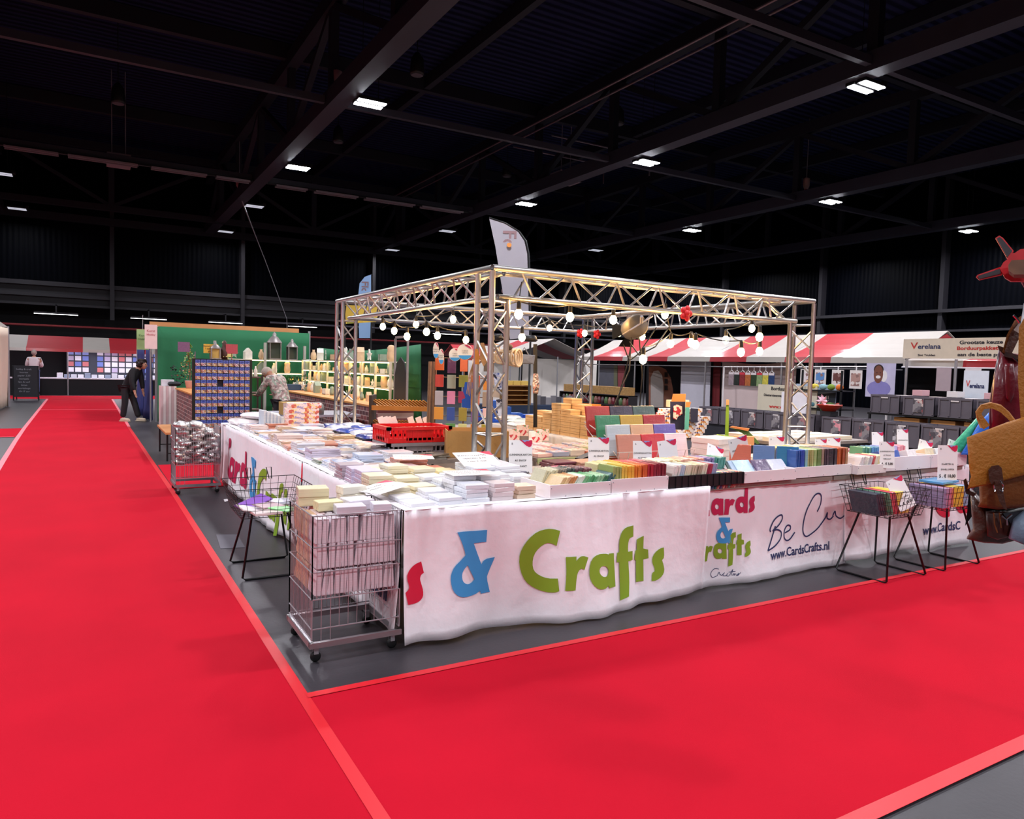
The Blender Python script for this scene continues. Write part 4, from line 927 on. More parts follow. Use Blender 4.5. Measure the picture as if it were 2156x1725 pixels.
# envelopes standing in three layers of the front cart
for lv, z in enumerate((.352, .497, .632)):
    for r in range(3):
        N = 13
        for i in range(N):
            if r == 2 and i % 2: continue
            xx = 1.05+.0345*i+(.006 if lv == 1 else 0); yy = 3.81+.15*r
            c, cn = ('#e9dde4', 'white') if i > 2 or r == 0 else (('#e3b48c', 'peach') if i == 0 else ('#e3c6c4', 'rose'))
            o = pack('envelope_pack', (.031, .14, .135), c, (xx+.008, yy+.07, z), 0, '%s envelope pack on edge in the tall front cart, %s layer, %s row' % (cn, ORD[2-lv], ORD[r]), 'envelope pack', 'envelope packs in the tall cart', wrap=1)
            o.rotation_euler = (0, R_.uniform(-.08, .16) if i < N-1 else -.05, 0)
for i, (x, y, z, w_, d_, h_, c, cn) in enumerate(((1.13, 4.2, .775, .17, .12, .05, '#efe2b8', 'cream'), (1.13, 4.2, .826, .17, .13, .05, '#f0e4bc', 'cream'), (1.36, 4.2, .775, .15, .1, .05, '#f1ead2', 'ivory'), (1.36, 4.2, .826, .15, .1, .045, '#f3eddc', 'ivory'),
      (1.17, 4.02, .775, .14, .1, .05, '#ece0ae', 'pale yellow'), (1.33, 4.0, .775, .15, .14, .055, '#e4dce6', 'lavender white'), (1.42, 3.86, .775, .1, .1, .05, '#e9e4ee', 'white'), (1.25, 3.88, .775, .16, .12, .045, '#d9cfd8', 'greyish white'))):
    pack('envelope_bundle', (w_, d_, h_), c, (x, y, z), R_.uniform(-.15, .15), '%s envelope bundle lying on top of the tall cart, %s' % (cn, ('at the rear left, lower', 'at the rear left, upper', 'at the rear right, lower', 'at the rear right, upper', 'left of the middle', 'in the middle', 'at the front right corner', 'along the front rim')[i]), 'envelope bundle', 'bundles on top of the cart', wrap=1)
# silver pouches
SILV = mat('#c9c3c2', .22, .85, .1, 20, .6, 45)
_b = B()
for j in range(7):
    a = j/6; r = .028*(max(0, sin(pi*a))**.4)+.006
    _b.lathe([(r, 0)], (0, 0, 0), 8)
vs = []; fs = []
for j in range(8):
    a = j/7*2-1; r = .03*(1-a**4)**.5+.008
    for i in range(8): an = i*pi/4; vs.append((a*.075, r*cos(an)*1.1, r*sin(an)*.8+.026))
for j in range(7):
    for i in range(8): fs.append((j*8+i, j*8+(i+1) % 8, (j+1)*8+(i+1) % 8, (j+1)*8+i))
fs += [tuple(range(8))[::-1], tuple(range(56, 64))]
pm = bpy.data.meshes.new('silver_pouch'); pm.from_pydata(vs, [], fs); pm.materials.append(SILV); pm.polygons.foreach_set('use_smooth', [True]*len(pm.polygons))
lev = ['bottom', 'second', 'third', 'fourth', 'fifth', 'sixth', 'seventh', 'eighth', 'ninth', 'tenth', 'top']
for k_ in range(11):
    z = .355+k_*.043
    for ix in range(3):
        for iy in range(6):
            if k_ > 8 and (ix > 1 or iy > 3): continue
            if 0 < ix < 2 and 1 <= iy < 5 and k_ < 8: continue      # hidden core of the heap
            o = link('silver_pouch', pm, None, (1.0+.145*ix+R_.uniform(-.03, .03)+(.02 if k_ % 2 else -.02), 9.33+.078*iy+R_.uniform(-.02, .02), z+R_.uniform(-.01, .01)))
            o.rotation_euler = (R_.uniform(-.4, .4), R_.uniform(-.3, .3), R_.uniform(-1, 1))
            tag(o, 'silver foil pouch in the wire cart heap, %s layer, %s' % (lev[k_], ('side facing the aisle', 'middle', 'side by the table')[ix]), 'pouch', 'silver pouches in the wire cart')
def wire_bin(loc, lab, axis, w=.46, d=.44, zr=.66, zb=.47, seed=0, col=BLACKM):
    """axis: direction in which the leg loops run ('x' or 'y')"""
    t = thing('wire_bin', lab, 'wire bin', loc); b = B(); s = .80
    def ring(f): 
        z = lerp(zb, zr, f); k_ = lerp(s, 1, f); return [(-w/2*k_, -d/2*k_, z), (w/2*k_, -d/2*k_, z), (w/2*k_, d/2*k_, z), (-w/2*k_, d/2*k_, z)]
    for f in (0, .25, .5, .75, 1): b.tube(ring(f), .0035 if f in (0, 1) else .002, 4, closed=True)
    lo, hi = ring(0), ring(1)
    for i in range(4):
        for j in range(9):
            a = Vector(lo[i]).lerp(Vector(lo[(i+1) % 4]), j/9); c = Vector(hi[i]).lerp(Vector(hi[(i+1) % 4]), j/9); b.tube([a, c], .002, 4)
    b.build('basket', col, t)
    b = B()
    for j in range(8):
        u = lerp(-w/2*s, w/2*s, j/7); b.tube([(u, -d/2*s, zb), (u, d/2*s, zb)], .002, 4); u = lerp(-d/2*s, d/2*s, j/7); b.tube([(-w/2*s, u, zb), (w/2*s, u, zb)], .002, 4)
    b.build('basket_floor', col, t)
    for q in (-1, 1): B().tube([(q*.08, d/2, zr-.02), (q*.08-.02, d/2+.02, zr+.07), (q*.08+.02, d/2+.02, zr+.07), (q*.08+.02, d/2, zr-.02)], .004, 5).build('hook', col, t)
    for q in (-1, 1):
        if axis == 'x': P = [(-.13, q*.12, zb), (-.22, q*.26, .02), (-.20, q*.26, .008), (.20, q*.26, .008), (.22, q*.26, .02), (.13, q*.12, zb)]
        else: P = [(q*.12, -.13, zb), (q*.26, -.22, .02), (q*.26, -.20, .008), (q*.26, .20, .008), (q*.26, .22, .02), (q*.12, .13, zb)]
        B().tube(P, .0085, 7).build('leg', col, t, True)
    return t
wire_bin((1.19, 5.72, 0), 'black wire bin on legs with a few notebooks, beside the aisle cloth', 'x', .56, .6, .67, .45)
wire_bin((5.60, 3.55, 0), 'black wire bin with dark, red and yellow envelopes and a slipping sign', 'y', .52, .46, .71, .50)
wire_bin((6.40, 3.55, 0), 'black wire bin with yellow and blue packs, nearest the hanging bags', 'y', .56, .46, .71, .50)
for i, (x, y, z, w_, d_, h_, c, cn, rx, ry, rz) in enumerate(((1.12, 5.86, .49, .24, .17, .012, '#8a52b8', 'purple', .1, -.3, .3), (1.07, 5.66, .475, .2, .15, .012, '#f0e8e4', 'white', .12, .25, .2),
       (1.3, 5.6, .475, .22, .16, .01, '#8fe08c', 'mint green', .1, .1, .8), (1.2, 5.7, .49, .2, .14, .01, '#b08a90', 'checkered', .1, .05, .5), (1.15, 5.54, .465, .2, .14, .02, '#e9d3cf', 'pale pink', 0, 0, .1), (1.32, 5.88, .475, .16, .2, .02, '#dfe0ec', 'grey', 0, 0, -.1))):
    o = pack('notebook', (w_, d_, h_), c, (x, y, z), rz, '%s notebook lying in the left wire bin' % cn, 'notebook', 'notebooks in the left bin', wrap=1); o.rotation_euler = (rx, ry, rz)
for i in range(15):
    c, cn = [('#26283a', 'black'), ('#26283a', 'black'), ('#202a3a', 'black'), ('#23302e', 'black'), ('#2f6a4c', 'dark green'), ('#2f6a4c', 'dark green'), ('#5c8a6a', 'green'), ('#d8505c', 'red'), ('#c83848', 'red'), ('#9c1c2c', 'dark red'), ('#e8c53a', 'yellow'), ('#e8c53a', 'yellow'), ('#efd04a', 'yellow'), ('#f0d860', 'light yellow'), ('#f2dc70', 'light yellow')][i]
    o = pack('envelope_pack', (.02, .24, .19), c, (5.36+.026*i, 3.54, .515), 0, '%s envelope pack slanting in the dark wire bin, %s from left' % (cn, ORD[i]), 'envelope pack', 'envelopes in the dark bin', wrap=1); o.rotation_euler = (0, -.38, 0)
for i in range(12):
    c, cn = [('#9c90b8', 'lilac'), ('#b890b0', 'mauve'), ('#d88098', 'pink'), ('#e4806c', 'coral'), ('#f0c838', 'yellow'), ('#f0c838', 'yellow'), ('#f2cc40', 'yellow'), ('#f0c430', 'yellow'), ('#7fb4d4', 'sky blue'), ('#9cc4e0', 'light blue'), ('#b0b4dc', 'periwinkle'), ('#6a3a5c', 'plum')][i]
    pack('envelope_pack', (.034, .3, .17), c, (6.2+.038*i, 3.55, .515), 0, '%s envelope pack in the wire bin nearest the bags, %s from left' % (cn, ORD[i]), 'envelope pack', 'envelopes in the bright bin', wrap=1)
pack('blue_packet', (.3, .2, .02), '#4c9ed0', (6.42, 3.58, .70), .1, 'sky blue packet lying across the top of the bright bin', 'packet', wrap=1)
sign((5.66, 3.38, .56), .15, .26, ['', 'KAARTEN &', 'ENVELOPPEN'], 'white sign slipping diagonally in the dark wire bin', -.35, back=-.25, roll=-.42, price='5 . € 10,00')
sign((6.40, 3.50, .73), .19, .30, ['', 'KAARTEN &', 'ENVELOPPEN'], 'tall white sign reading 10,00 standing in the bright wire bin', -.35, back=-.05, price='5 . € 10,00')
# ================================================================ inside the stall: racks and rear tables
BACKN = Vector((sin(YAW), cos(YAW), 0)); SIDE = Vector((cos(YAW), -sin(YAW), 0))
def slab(name, pts, D, th, m, parent=None, origin=None, puff=0, smooth=False):
    """a shape with real thickness: outline set at distance D, th thick, optionally puffed"""
    P = [atD(x, y, D) for x, y in pts]; c = sum(P, Vector())/len(P); O = origin if origin else Vector((0, 0, 0))
    BACKN = Vector((c.x, c.y, 0)).normalized()      # the things hang facing the open aisle corner
    b = B(); n = len(P)
    if puff:
        lay = [(0, .80), (th*.12, .93), (th*.35, 1.0), (th*.7, 1.0), (th*.92, .94), (th, .8)]
        vs = []; 
        for dz, k_ in lay: vs += [tuple(c+(p-c)*k_+BACKN*dz-O) for p in P]
        vs.append(tuple(c-BACKN*puff-O)); vs.append(tuple(c+BACKN*(th+puff)-O)); fs = []
        for L in range(len(lay)-1):
            for i in range(n): fs.append((L*n+i, L*n+(i+1) % n, (L+1)*n+(i+1) % n, (L+1)*n+i))
        for i in range(n): fs.append((len(vs)-2, (i+1) % n, i)); q = (len(lay)-1)*n; fs.append((len(vs)-1, q+i, q+(i+1) % n))
        b.add(vs, fs)
    else: b.prism([p-O for p in P], th, n=BACKN)
    return b.build(name, m, parent, smooth)
# table with the cloth and the little wooden boxes
table(5.03, 6.55, 5.85, 8.35, 'side table with beige cloth carrying stacked wooden boxes')
table(5.03, 8.4, 5.75, 9.3, 'rear table under loose wrapped bags near the blue bins', legs=False)
sheet('tablecloth', 'beige cloth hanging below the stacked small wooden boxes', (5.02, 9.3, 0), -Y_, -X, 2.8, TZ+.004, .05, 6.6, .02, CLOTHB)
WB = mat('#ddb27a', .55, 0, .1, 12); WBL = mat('#8a5c2c', .6)
wb = B(); wb.box(-.075, -.1, 0, .075, .1, .036, 0); wb.box(-.0765, -.1015, .036, .0765, .1015, .039, 1); wb.box(-.075, -.1, .039, .075, .1, .062, 0)
wbm = wb.build('wooden_box', [WB, WBL]); wbm_data = wbm.data; COL.objects.unlink(wbm); bpy.data.objects.remove(wbm)
n = 0
heights = {0: 3, 1: 3, 2: 4, 3: 6, 4: 5, 5: 4, 6: 4, 7: 4}
for col_ in range(8):
    for row in range(2):
        H_ = heights[7-col_] + (1 if row else 0) - (1 if col_ < 1 else 0)
        for lv in range(H_):
            o = link('wooden_box', wbm_data, None, (5.12+.17*row, 6.72+.208*col_, TZ+.008+lv*.064))
            o.rotation_euler = (0, 0, R_.uniform(-.06, .06))
            tag(o, 'small pale wooden box, %s layer, %s column from the fruit board, %s row' % (ORD[lv], ORD[col_], ('front', 'back')[row]), 'box', 'stacked wooden boxes')
for k_ in range(5):
    o = link('wooden_box', wbm_data, None, (5.55, 6.75, TZ+.008+k_*.064)); tag(o, 'pale wooden box in the separate column right of the fruit board, %s layer' % ORD[k_], 'box', 'stacked wooden boxes')
t = thing('fruit_board', 'orange wooden board with a painted pineapple, leaning behind the boxes', 'board', (0, 0, 0))
slab('panel', [(1208,905),(1215,849),(1266,852),(1248,905)], 9.3, .02, mat('#d98a35', .6, 0, .08), t)
slab('painted_fruit', [(1212,903),(1217,892),(1226,882),(1234,885),(1236,902),(1230,905),(1216,905)], 9.27, .004, mat('#9c6a30', .6, 0, .5, 60), t)
slab('painted_leaf', [(1234,884),(1228,868),(1236,874),(1240,864),(1243,874),(1253,868),(1246,884),(1252,890),(1246,900),(1238,896)], 9.26, .004, mat('#2a8f8a', .6, 0, .3, 40), t)
for i, (x, y) in enumerate(((5.2, 8.62), (5.35, 8.85), (5.25, 9.1))):
    pillow((x, y, TZ+.001+.03*i), (.42, .34, .07), ('#cfc8c0', '#b9c0b4', '#d8d0c8')[i], .4*i, 'loose %s wrapped bag on the rear table left of the wooden boxes' % ('ivory', 'greenish grey', 'off-white')[i], 'bag', 'wrapped_bundle')
# display table with cards and pictures in the middle of the stall
table(3.55, 5.62, 4.75, 6.45, 'inner display table with fanned cards and a green price strip')
b = B(); b.box(3.56, 5.598, TZ-.05, 4.0, 5.615, TZ-.005); tag(b.build('shelf_strip', mat('#b9c48a', .6)), 'pale green strip along the edge of the inner display table', 'strip')
PR = [('#f0c4ba', 'salmon pink'), ('#ead6dc', 'pink white'), ('#dfe3ee', 'bluish'), ('#c9d4a0', 'pale green'), ('#e9e0d0', 'cream'), ('#b6bfda', 'grey blue')]
for i in range(24):
    c, cn = PR[(i*5+i//6) % 6]; x, y = 3.66+.19*(i % 6), 5.72+.19*(i//6)
    pack('postcard_bundle', (.17, .15, .03+.012*(i % 3)), c, (x, y, TZ+.001), R_.uniform(-.15, .15), '%s card bundle on the inner display table, %s in its %s row' % (cn, ORD[i % 6], ORD[i//6]), 'card bundle', 'card bundles on the inner display table', top=printmat((c, '#f6f0ea', c, '#c83c4c'), 30), wrap=1)
for i, (px, py, lab) in enumerate(((1080,925,'left one behind the truss leg'),(1100,915,'second one'),(1127,930,'third one'),(1142,925,'fourth one'))):
    o = pack('picture_card', (.14, .006, .13), '#f2cfc4', at(px, py, TZ+.06)+Vector((0,0,-.02)), -.3, 'pinkish picture card standing mid-stall, '+lab, 'card', 'standing picture cards', top=printmat(('#f2cfc4', '#c8343c', '#3f8a4c'), 40)); o.data.materials[0] = printmat(('#f2d8cc', '#f2cfc4', '#f4e4dc', '#c8343c', '#f2cfc4', '#6fa06c'), 26)
# cash stand / tablet arm
t = thing('cash_stand', 'black payment terminal on a swivel arm between two price signs', 'payment terminal', (3.93, 5.35, 0))
B().cbox((0, 0, .80), (.22, .09, .05), rz=.15, ry=-.25).build('terminal', BLACKM, t); B().tube([(.05, 0, 0), (.05, .02, .78)], .018, 8).build('arm', BLACKM, t, True)
B().cbox((.17, .02, .83), (.1, .05, .035), rz=.2, ry=-.3).build('handle', DARKM, t)
tag(B().box(4.05, 5.40, .3, 4.45, 5.56, .83).build('cash_box', mat('#a8491c', .6, 0, .1)), 'rust brown box behind the payment terminal', 'box')
tag(B().box(3.3, 5.50, 0, 3.42, 5.56, .68).build('ribbon_roll', mat('#c02038', .6)), 'red upright roll seen in the gap below the green strip', 'roll')
# rear right: stack of printed white boxes, black gift boxes, easel frame
table(6.0, 6.75, 7.0, 7.75, 'rear table with printed white boxes and black gift boxes')
DOTS = printmat(('#f5eef0', '#f6ece4', '#e9e2e6', '#f3f0f2', '#c84c3c', '#f5eef0', '#d99a4c', '#39406c'), 42, 0)
for lv in range(7):
    for q in range(4 if lv < 5 else 3):
        o = pack('gift_box', (.2, .14, .052), '#f2ecec', (6.0+.205*q+.03*lv, 6.78, TZ+.004+.0525*lv), R_.uniform(-.03, .03), 'white box dotted with small pictures, %s layer, %s from the left' % (ORD[lv], ORD[q]), 'box', 'printed white boxes behind the folders')
        o.data.materials[0] = DOTS
pack('cream_box', (.3, .1, .09), '#f3e6bb', (6.4, 6.85, TZ+.38), .05, 'cream box lying on top of the printed white boxes', 'box')
t = thing('gift_bag', 'navy gift bag with orange top and a playing card picture', 'gift bag', (0, 0, 0))
slab('bag_body', [(1411,905),(1411,846),(1443,846),(1441,905)], 8.1, .09, mat('#26294c', .5), t); slab('bag_top', [(1413,846),(1417,830),(1444,830),(1443,846)], 8.12, .06, mat('#d98a45', .6), t)
slab('card_picture', [(1417,882),(1418,855),(1425,852),(1436,856),(1437,872),(1427,878),(1425,884)], 8.07, .006, printmat(('#f0e6e2', '#c42840', '#c42840', '#f4efec'), 40, 0), t)
t = thing('turquoise_bag', 'narrow turquoise and orange gift bag right of the navy one', 'gift bag', (0, 0, 0))
slab('bag_body', [(1441,905),(1443,858),(1452,858),(1450,905)], 8.0, .09, mat('#5fb8b0', .5), t); slab('bag_top', [(1443,858),(1444,847),(1455,847),(1452,858)], 8.02, .06, mat('#d98a45', .6), t)
tag(slab('speaker_box', [(1454,890),(1454,860),(1470,861),(1469,890)], 9.0, .12, mat('#232640', .5)), 'small dark speaker box right of the turquoise bag', 'speaker')
# green easel pieces
t = thing('green_easel', 'lime green wooden easel post with a tilted green board', 'easel', (0, 0, 0))
slab('post', [(1526,925),(1529,842),(1535,842),(1534,925)], 7.4, .03, LIME, t); slab('post_cap', [(1529,853),(1529,842),(1535,842),(1535,853)], 7.38, .034, mat('#e8a060', .6), t)
slab('foot', [(1508,930),(1509,915),(1548,921),(1560,930),(1560,938)], 7.3, .05, LIME, t)
slab('board', [(1538,902),(1574,906),(1600,934),(1594,936),(1562,912)], 7.6, .04, mat('#4d6a26', .6), t); slab('board_edge', [(1536,900),(1542,898),(1578,903),(1575,908)], 7.57, .05, mat('#c8783c', .6), t)
tag(slab('wooden_case', [(1545,925),(1545,919),(1588,920),(1588,938),(1546,938)], 7.2, .1, mat('#d0905a', .6, 0, .1)), 'open wooden case under the tilted green board', 'case')
for i in range(12):
    x, y = 1490+(i % 4)*22, 905+(i//4)*9
    p = at(x+(60 if i > 7 else 0), y, TZ+.03)
    pack('book_stack', (.34, .24, .05), ('#efe0c4', '#f3e8d8', '#e6cdb4')[i % 3], (7.4+.36*(i % 4), 6.1+.3*(i//4), TZ), R_.uniform(-.1, .1), '%s paper box on the rear right table, %s in its %s row' % (('straw', 'ivory', 'beige')[i % 3], ORD[i % 4], ORD[i//4]), 'box', 'paper boxes on the rear right table', top=printmat(('#f3e8d8', '#efe0c4', '#d9b48c'), 10, 0))
table(7.2, 5.85, 8.8, 7.0, 'rear right table beside the truss leg')
# -- hanging packet racks by the truss leg
t = thing('peg_rack', 'tall peg rack beside the front truss leg hung with packets', 'rack', (3.15, 6.95, TZ))
b = B()
for u in (-.02, .28, .58): b.tube([(u*.86, -u*.5, 0), (u*.86, -u*.5, .92)], .008, 5)
for z in (.1, .3, .5, .7, .9): b.tube([(-.02*.86, .01, z), (.58*.86, -.29, z)], .005, 5)
b.build('frame', mat('#6a4c34', .5, .3), t); B().cbox((.24, -.14, .01), (.7, .35, .02), rz=-.52).build('base', DARKM, t)
HP = [('#e0641c', 'orange'), ('#5c2452', 'plum'), ('#e8703c', 'deep orange'), ('#efe2cf', 'cream'), ('#6a645c', 'dark striped'), ('#c83c2c', 'red'), ('#9aa08c', 'sage'), ('#8a8c30', 'olive'), ('#d84c1c', 'flame red'), ('#e09030', 'amber'),
      ('#b8b4b8', 'silver'), ('#e08cb0', 'pink'), ('#a02450', 'raspberry'), ('#d87860', 'coral'), ('#a08c78', 'taupe'), ('#e8a03c', 'gold'), ('#2f55a4', 'blue'), ('#a09038', 'mustard'), ('#7a5490', 'purple'), ('#efc8c0', 'blush'),
      ('#f0d0b8', 'peach'), ('#5a9a50', 'green'), ('#d8d890', 'lemon'), ('#d8802c', 'copper'), ('#b0a030', 'lime gold')]
i = 0
for r in range(5):
    for q in range(5):
        c, cn = HP[i]; i += 1; u = .03+.125*q
        o = pack('hanging_packet', (.105, .018, .155), c, (3.15+u*.86-.02, 6.95-u*.5-.03, TZ+.74-.168*r), -.52, '%s craft packet hanging on the peg rack, %s row from the top, %s column' % (cn, ORD[r], ORD[q]), 'packet', 'packets on the peg rack', wrap=1); o.scale = (R_.uniform(.72, 1), 1, R_.uniform(.78, 1)); o.location.z += .155*(1-o.scale[2])
t = thing('ribbon_stand', 'brown stand with bundles of long brown sticks left of the peg rack', 'stand', (0, 0, 0))
for i in range(9):
    p = atD(900+3.2*(i % 5), 900, 7.7+.06*(i//5)); b = B(); b.tube([(p.x, p.y, TZ), (p.x+.01, p.y, TZ+.86)], .014, 6); b.build('stick', mat(('#8a6a4c', '#a8805c', '#6c5440')[i % 3], .6, 0, .2, 20), t)
p = atD(907, 900, 7.75); B().cbox((p.x, p.y, TZ+.02), (.22, .18, .04)).build('base', DARKM, t)
for i, (px, py, rx_, ry_, D) in enumerate(((918,738,6.5,17,7.2),(929,751,6,16.5,7.1),(958,747,13,14,7.2),(979,741,17,17,7.0))):
    P = [(px+rx_*cos(a*pi/8), py+ry_*sin(a*pi/8)) for a in range(16)]
    t = thing('display_header', 'rounded cream and blue header card over the peg rack, %s from the left' % ORD[i], 'header card', (0, 0, 0), 0, 'header cards over the rack')
    slab('card', P, D, .008, mat('#efe6d4', .5), t); slab('blue_field', [(px+rx_*.95*cos(pi*.15+a*pi*.7/6), py+ry_*.95*sin(pi*.15+a*pi*.7/6)) for a in range(7)], D-.012, .004, SKY2, t)
    slab('red_field', [(px+rx_*.9*cos(-pi*.55+a*pi*.45/5), py+ry_*.9*sin(-pi*.55+a*pi*.45/5)) for a in range(6)], D-.012, .004, MAGENTA, t)
    b = B(); M = frame(atD(px, py-2, D-.014), SIDE, (0, 0, 1)); write(b, 'CARDS', M, ry_*.0011, 0, lift=.001); write(b, 'CRAFTS', frame(atD(px, py+2.5, D-.014), SIDE, (0, 0, 1)), ry_*.0010, 0, lift=.001); b.build('lettering', INK, t)
# -- things tied to the front truss leg
def hung(name, pts, D, th, m, lab, cat, puff=0): return tag(slab(name, pts, D, th, m, puff=puff, smooth=bool(puff)), lab, cat)
hung('blister_pack', [(979,805),(990,804),(999,807),(998,824),(991,840),(991,860),(973,858),(972,842),(980,838),(975,825)], 6.35, .012, mat('#2b57ac', .35, coat=.6), 'shiny blue blister pack hanging at the front truss leg', 'blister pack')
hung('blister_pack', [(992,819),(1006,819),(1005,868),(991,867)], 6.3, .015, mat('#c9924c', .4, 0, .3, 30, coat=.6), 'orange and pink narrow blister pack beside the blue one', 'blister pack')
hung('fabric_strip', [(1033,795),(1052,798),(1052,838),(1033,836)], 6.4, .02, mat('#cdbfae', .8, 0, .1), 'beige cloth pouch hanging behind the white card pack', 'pouch')
hung('charm_card', [(1038,785),(1050,785),(1062,790),(1062,818),(1050,822),(1042,814)], 6.2, .012, printmat(('#dfe3f2', '#f4f2f6', '#5c6cae', '#c8cce6', '#2c2c40'), 60), 'white and blue charm card hanging on the truss leg', 'card')
hung('price_tag', [(1044,840),(1057,841),(1059,874),(1047,874)], 6.2, .008, printmat(('#f1eaec', '#f5f0f2', '#e6dde2', '#3a3440'), 40), 'narrow white tag with red top hanging on the truss leg', 'tag')
hung('tool_pack', [(1000,735),(1006,735),(1010,752),(1008,768),(1000,767)], 6.1, .02, mat('#d8842c', .4, 0, .2, 30), 'orange handled scissors pack hanging between the truss tubes', 'scissors pack')
hung('tool_pack', [(1012,722),(1019,722),(1029,758),(1018,772),(1010,755)], 6.1, .02, mat('#b9824a', .5, 0, .3, 30), 'brown wooden craft pieces hanging between the truss tubes', 'craft pieces')
t = thing('ring_bunch', 'bunch of pale wooden rings hanging at the right truss tube', 'wooden rings', atD(1066, 748, 6.2))
for i in range(7):
    b = B(); a0 = -.6+.2*i; R2 = .05+.004*i
    b.tube([Vector((R2*cos(q*pi/8)*cos(a0)+.03*i-.06, R2*cos(q*pi/8)*sin(a0), R2*sin(q*pi/8)-.02)) for q in range(16)], .010, 6, closed=True); b.build('ring', mat('#d8bb92', .5, 0, .1), t, True)
b = B(); b.ball((.02, 0, .07), .04, 8, 5, sz=.7); b.build('tie', mat('#5c4c3c', .8), t, True)
for i, (x0, y0) in enumerate(((1042,735),(1052,748),(1040,752))):
    t = thing('square_hanger', 'small square wooden hanging frame at the truss leg, %s one' % ('top', 'middle', 'lowest')[i], 'wooden frame', atD(x0, y0, 6.25))
    b = B(); a0 = .6+.3*i; P = [(.06*cos(a0+k_*pi/2), 0, .06*sin(a0+k_*pi/2)) for k_ in range(4)]; b.tube(P, .007, 4, closed=True); b.build('frame', mat('#d9b98a', .5, 0, .1), t)
t = thing('raffia_bundle', 'bundle of long raffia cords hanging down the front truss leg', 'raffia', atD(1000, 765, 6.2))
b = B()
for i in range(10): u = .006*(i-5); b.tube([(u*.3, 0, .02), (u*1.6, .01, -.1), (u*(2.4), 0, -.26-.01*(i % 3))], .0035, 4)
b.build('cord', mat(('#b98a5c'), .8, 0, .2), t)
# festive: felt handbag and mosaic sock hanging inside
t = thing('felt_bag', 'grey felt handbag hanging inside the stall behind the truss leg', 'bag', (0, 0, 0))
slab('bag_body', [(1088,745),(1127,748),(1124,767),(1086,766)], 8.5, .06, mat('#6e737e', .9, 0, .15, 60), t, puff=.01)
b = B(); b.tube([atD(1096, 747, 8.5), atD(1104, 732, 8.5), atD(1113, 747, 8.5)], .008, 5); b.build('handle', mat('#6e737e', .9), t)
b = B()
for px, py in ((1085, 733), (1124, 725)): pass
t = thing('umbrella_stand', 'thin black stand with a dark shade above the felt bag', 'stand', (0, 0, 0))
b = B(); b.tube([atD(1127, 725, 9), atD(1127, 900, 9)], .028, 6); b.build('pole', BLACKM, t); p = atD(1112, 716, 9)
B().lathe([(.001, .06), (.09, .055), (.12, 0), (.1, -.02), (.001, -.02)], p, 14).build('shade', BLACKM, t, True)
hung('bead_garland', [(1123,787),(1133,787),(1136,812),(1133,830),(1122,828),(1121,808)], 8.8, .07, printmat(('#b8a494', '#8a6c60', '#e0d2c4', '#c88a78', '#5c4c4c'), 60, 0), 'mosaic patterned cylinder hanging on the black stand', 'ornament', .01)
t = thing('small_stall_lamp', 'small black clamp lamp inside the front truss leg', 'lamp', (0, 0, 0)); slab('lamp_head', [(1040,705),(1056,703),(1060,712),(1052,718),(1040,716)], 6.6, .08, BLACKM, t, puff=.01)
# -- blue table with blue boxes, drawer unit
table(5.3, 9.75, 6.6, 10.3, 'blue covered table behind the truss with blue boxes', .78, mat('#1c56c0', .5), legs=False)
tag(B().box(5.3, 9.73, .66, 6.6, 9.748, .775).build('blue_skirt', mat('#1a50b8', .5, 0, .1, 6)), 'bright blue front strip of the rear blue table', 'table skirt')
tag(B().box(5.34, 9.8, 0, 6.56, 10.26, .742).build('dark_skirt', mat('#15141c', .8)), 'black cloth under the rear blue table', 'table skirt')
for i, (x, y, w_, h_) in enumerate(((5.42,9.86,.16,.3),(5.6,9.86,.2,.2),(5.82,9.9,.22,.1),(5.42,10.1,.2,.14),(6.15,9.95,.3,.07))):
    pack('blue_box', (w_, .16, h_), '#2458b4', (x, y, .781), 0, 'speckled blue box on the rear blue table, %s from the left' % ORD[i], 'box', 'blue boxes on the rear blue table', top=mat('#3a6cc4', .4))
    
t = thing('drawer_unit', 'brown wooden unit with open pigeonholes and yellow boxes on top', 'drawer unit', (7.9, 13.4, .8))
b = B(); b.box(-.3, -.15, 0, -.27, .15, .42); b.box(.27, -.15, 0, .3, .15, .42); b.box(-.27, .12, 0, .27, .15, .42); b.build('frame', mat('#8a6236', .6, 0, .1), t)
for k_ in range(5): B().box(-.27, -.15, .1*k_, .27, .12, .1*k_+.015).build('shelf', mat('#b98a50', .6, 0, .1), t)
for i in range(3): pack('yellow_box', (.17, .12, .09), '#e8c868', (7.71+.19*i, 13.4, .8+.421), 0, 'yellow box on the wooden pigeonhole unit, %s from the left' % ORD[i], 'box', 'yellow boxes')
tag(B().box(7.2, 13.2, 0, 9.4, 14.0, .799).build('stall_counter', mat('#20304c', .8, 0, .1)), 'dark blue draped counter below the pigeonhole unit', 'counter')
tag(B().box(9.6, 12.6, 0, 10.4, 14.6, .62).build('stall_counter', mat('#173a62', .8, 0, .1)), 'petrol blue draped counter before the white side sheets', 'counter')
for i in range(8): pack('jewelry_stand', (.12, .05, .2-.02*(i % 3)), ('#77757c', '#4c4a52', '#8c8a90')[i % 3], (8.5+.11*i, 13.45-.04*i, .80), -.3, 'grey jewellery stand on the dark blue counter, %s from the left' % ORD[i], 'stand', 'grey jewellery stands')
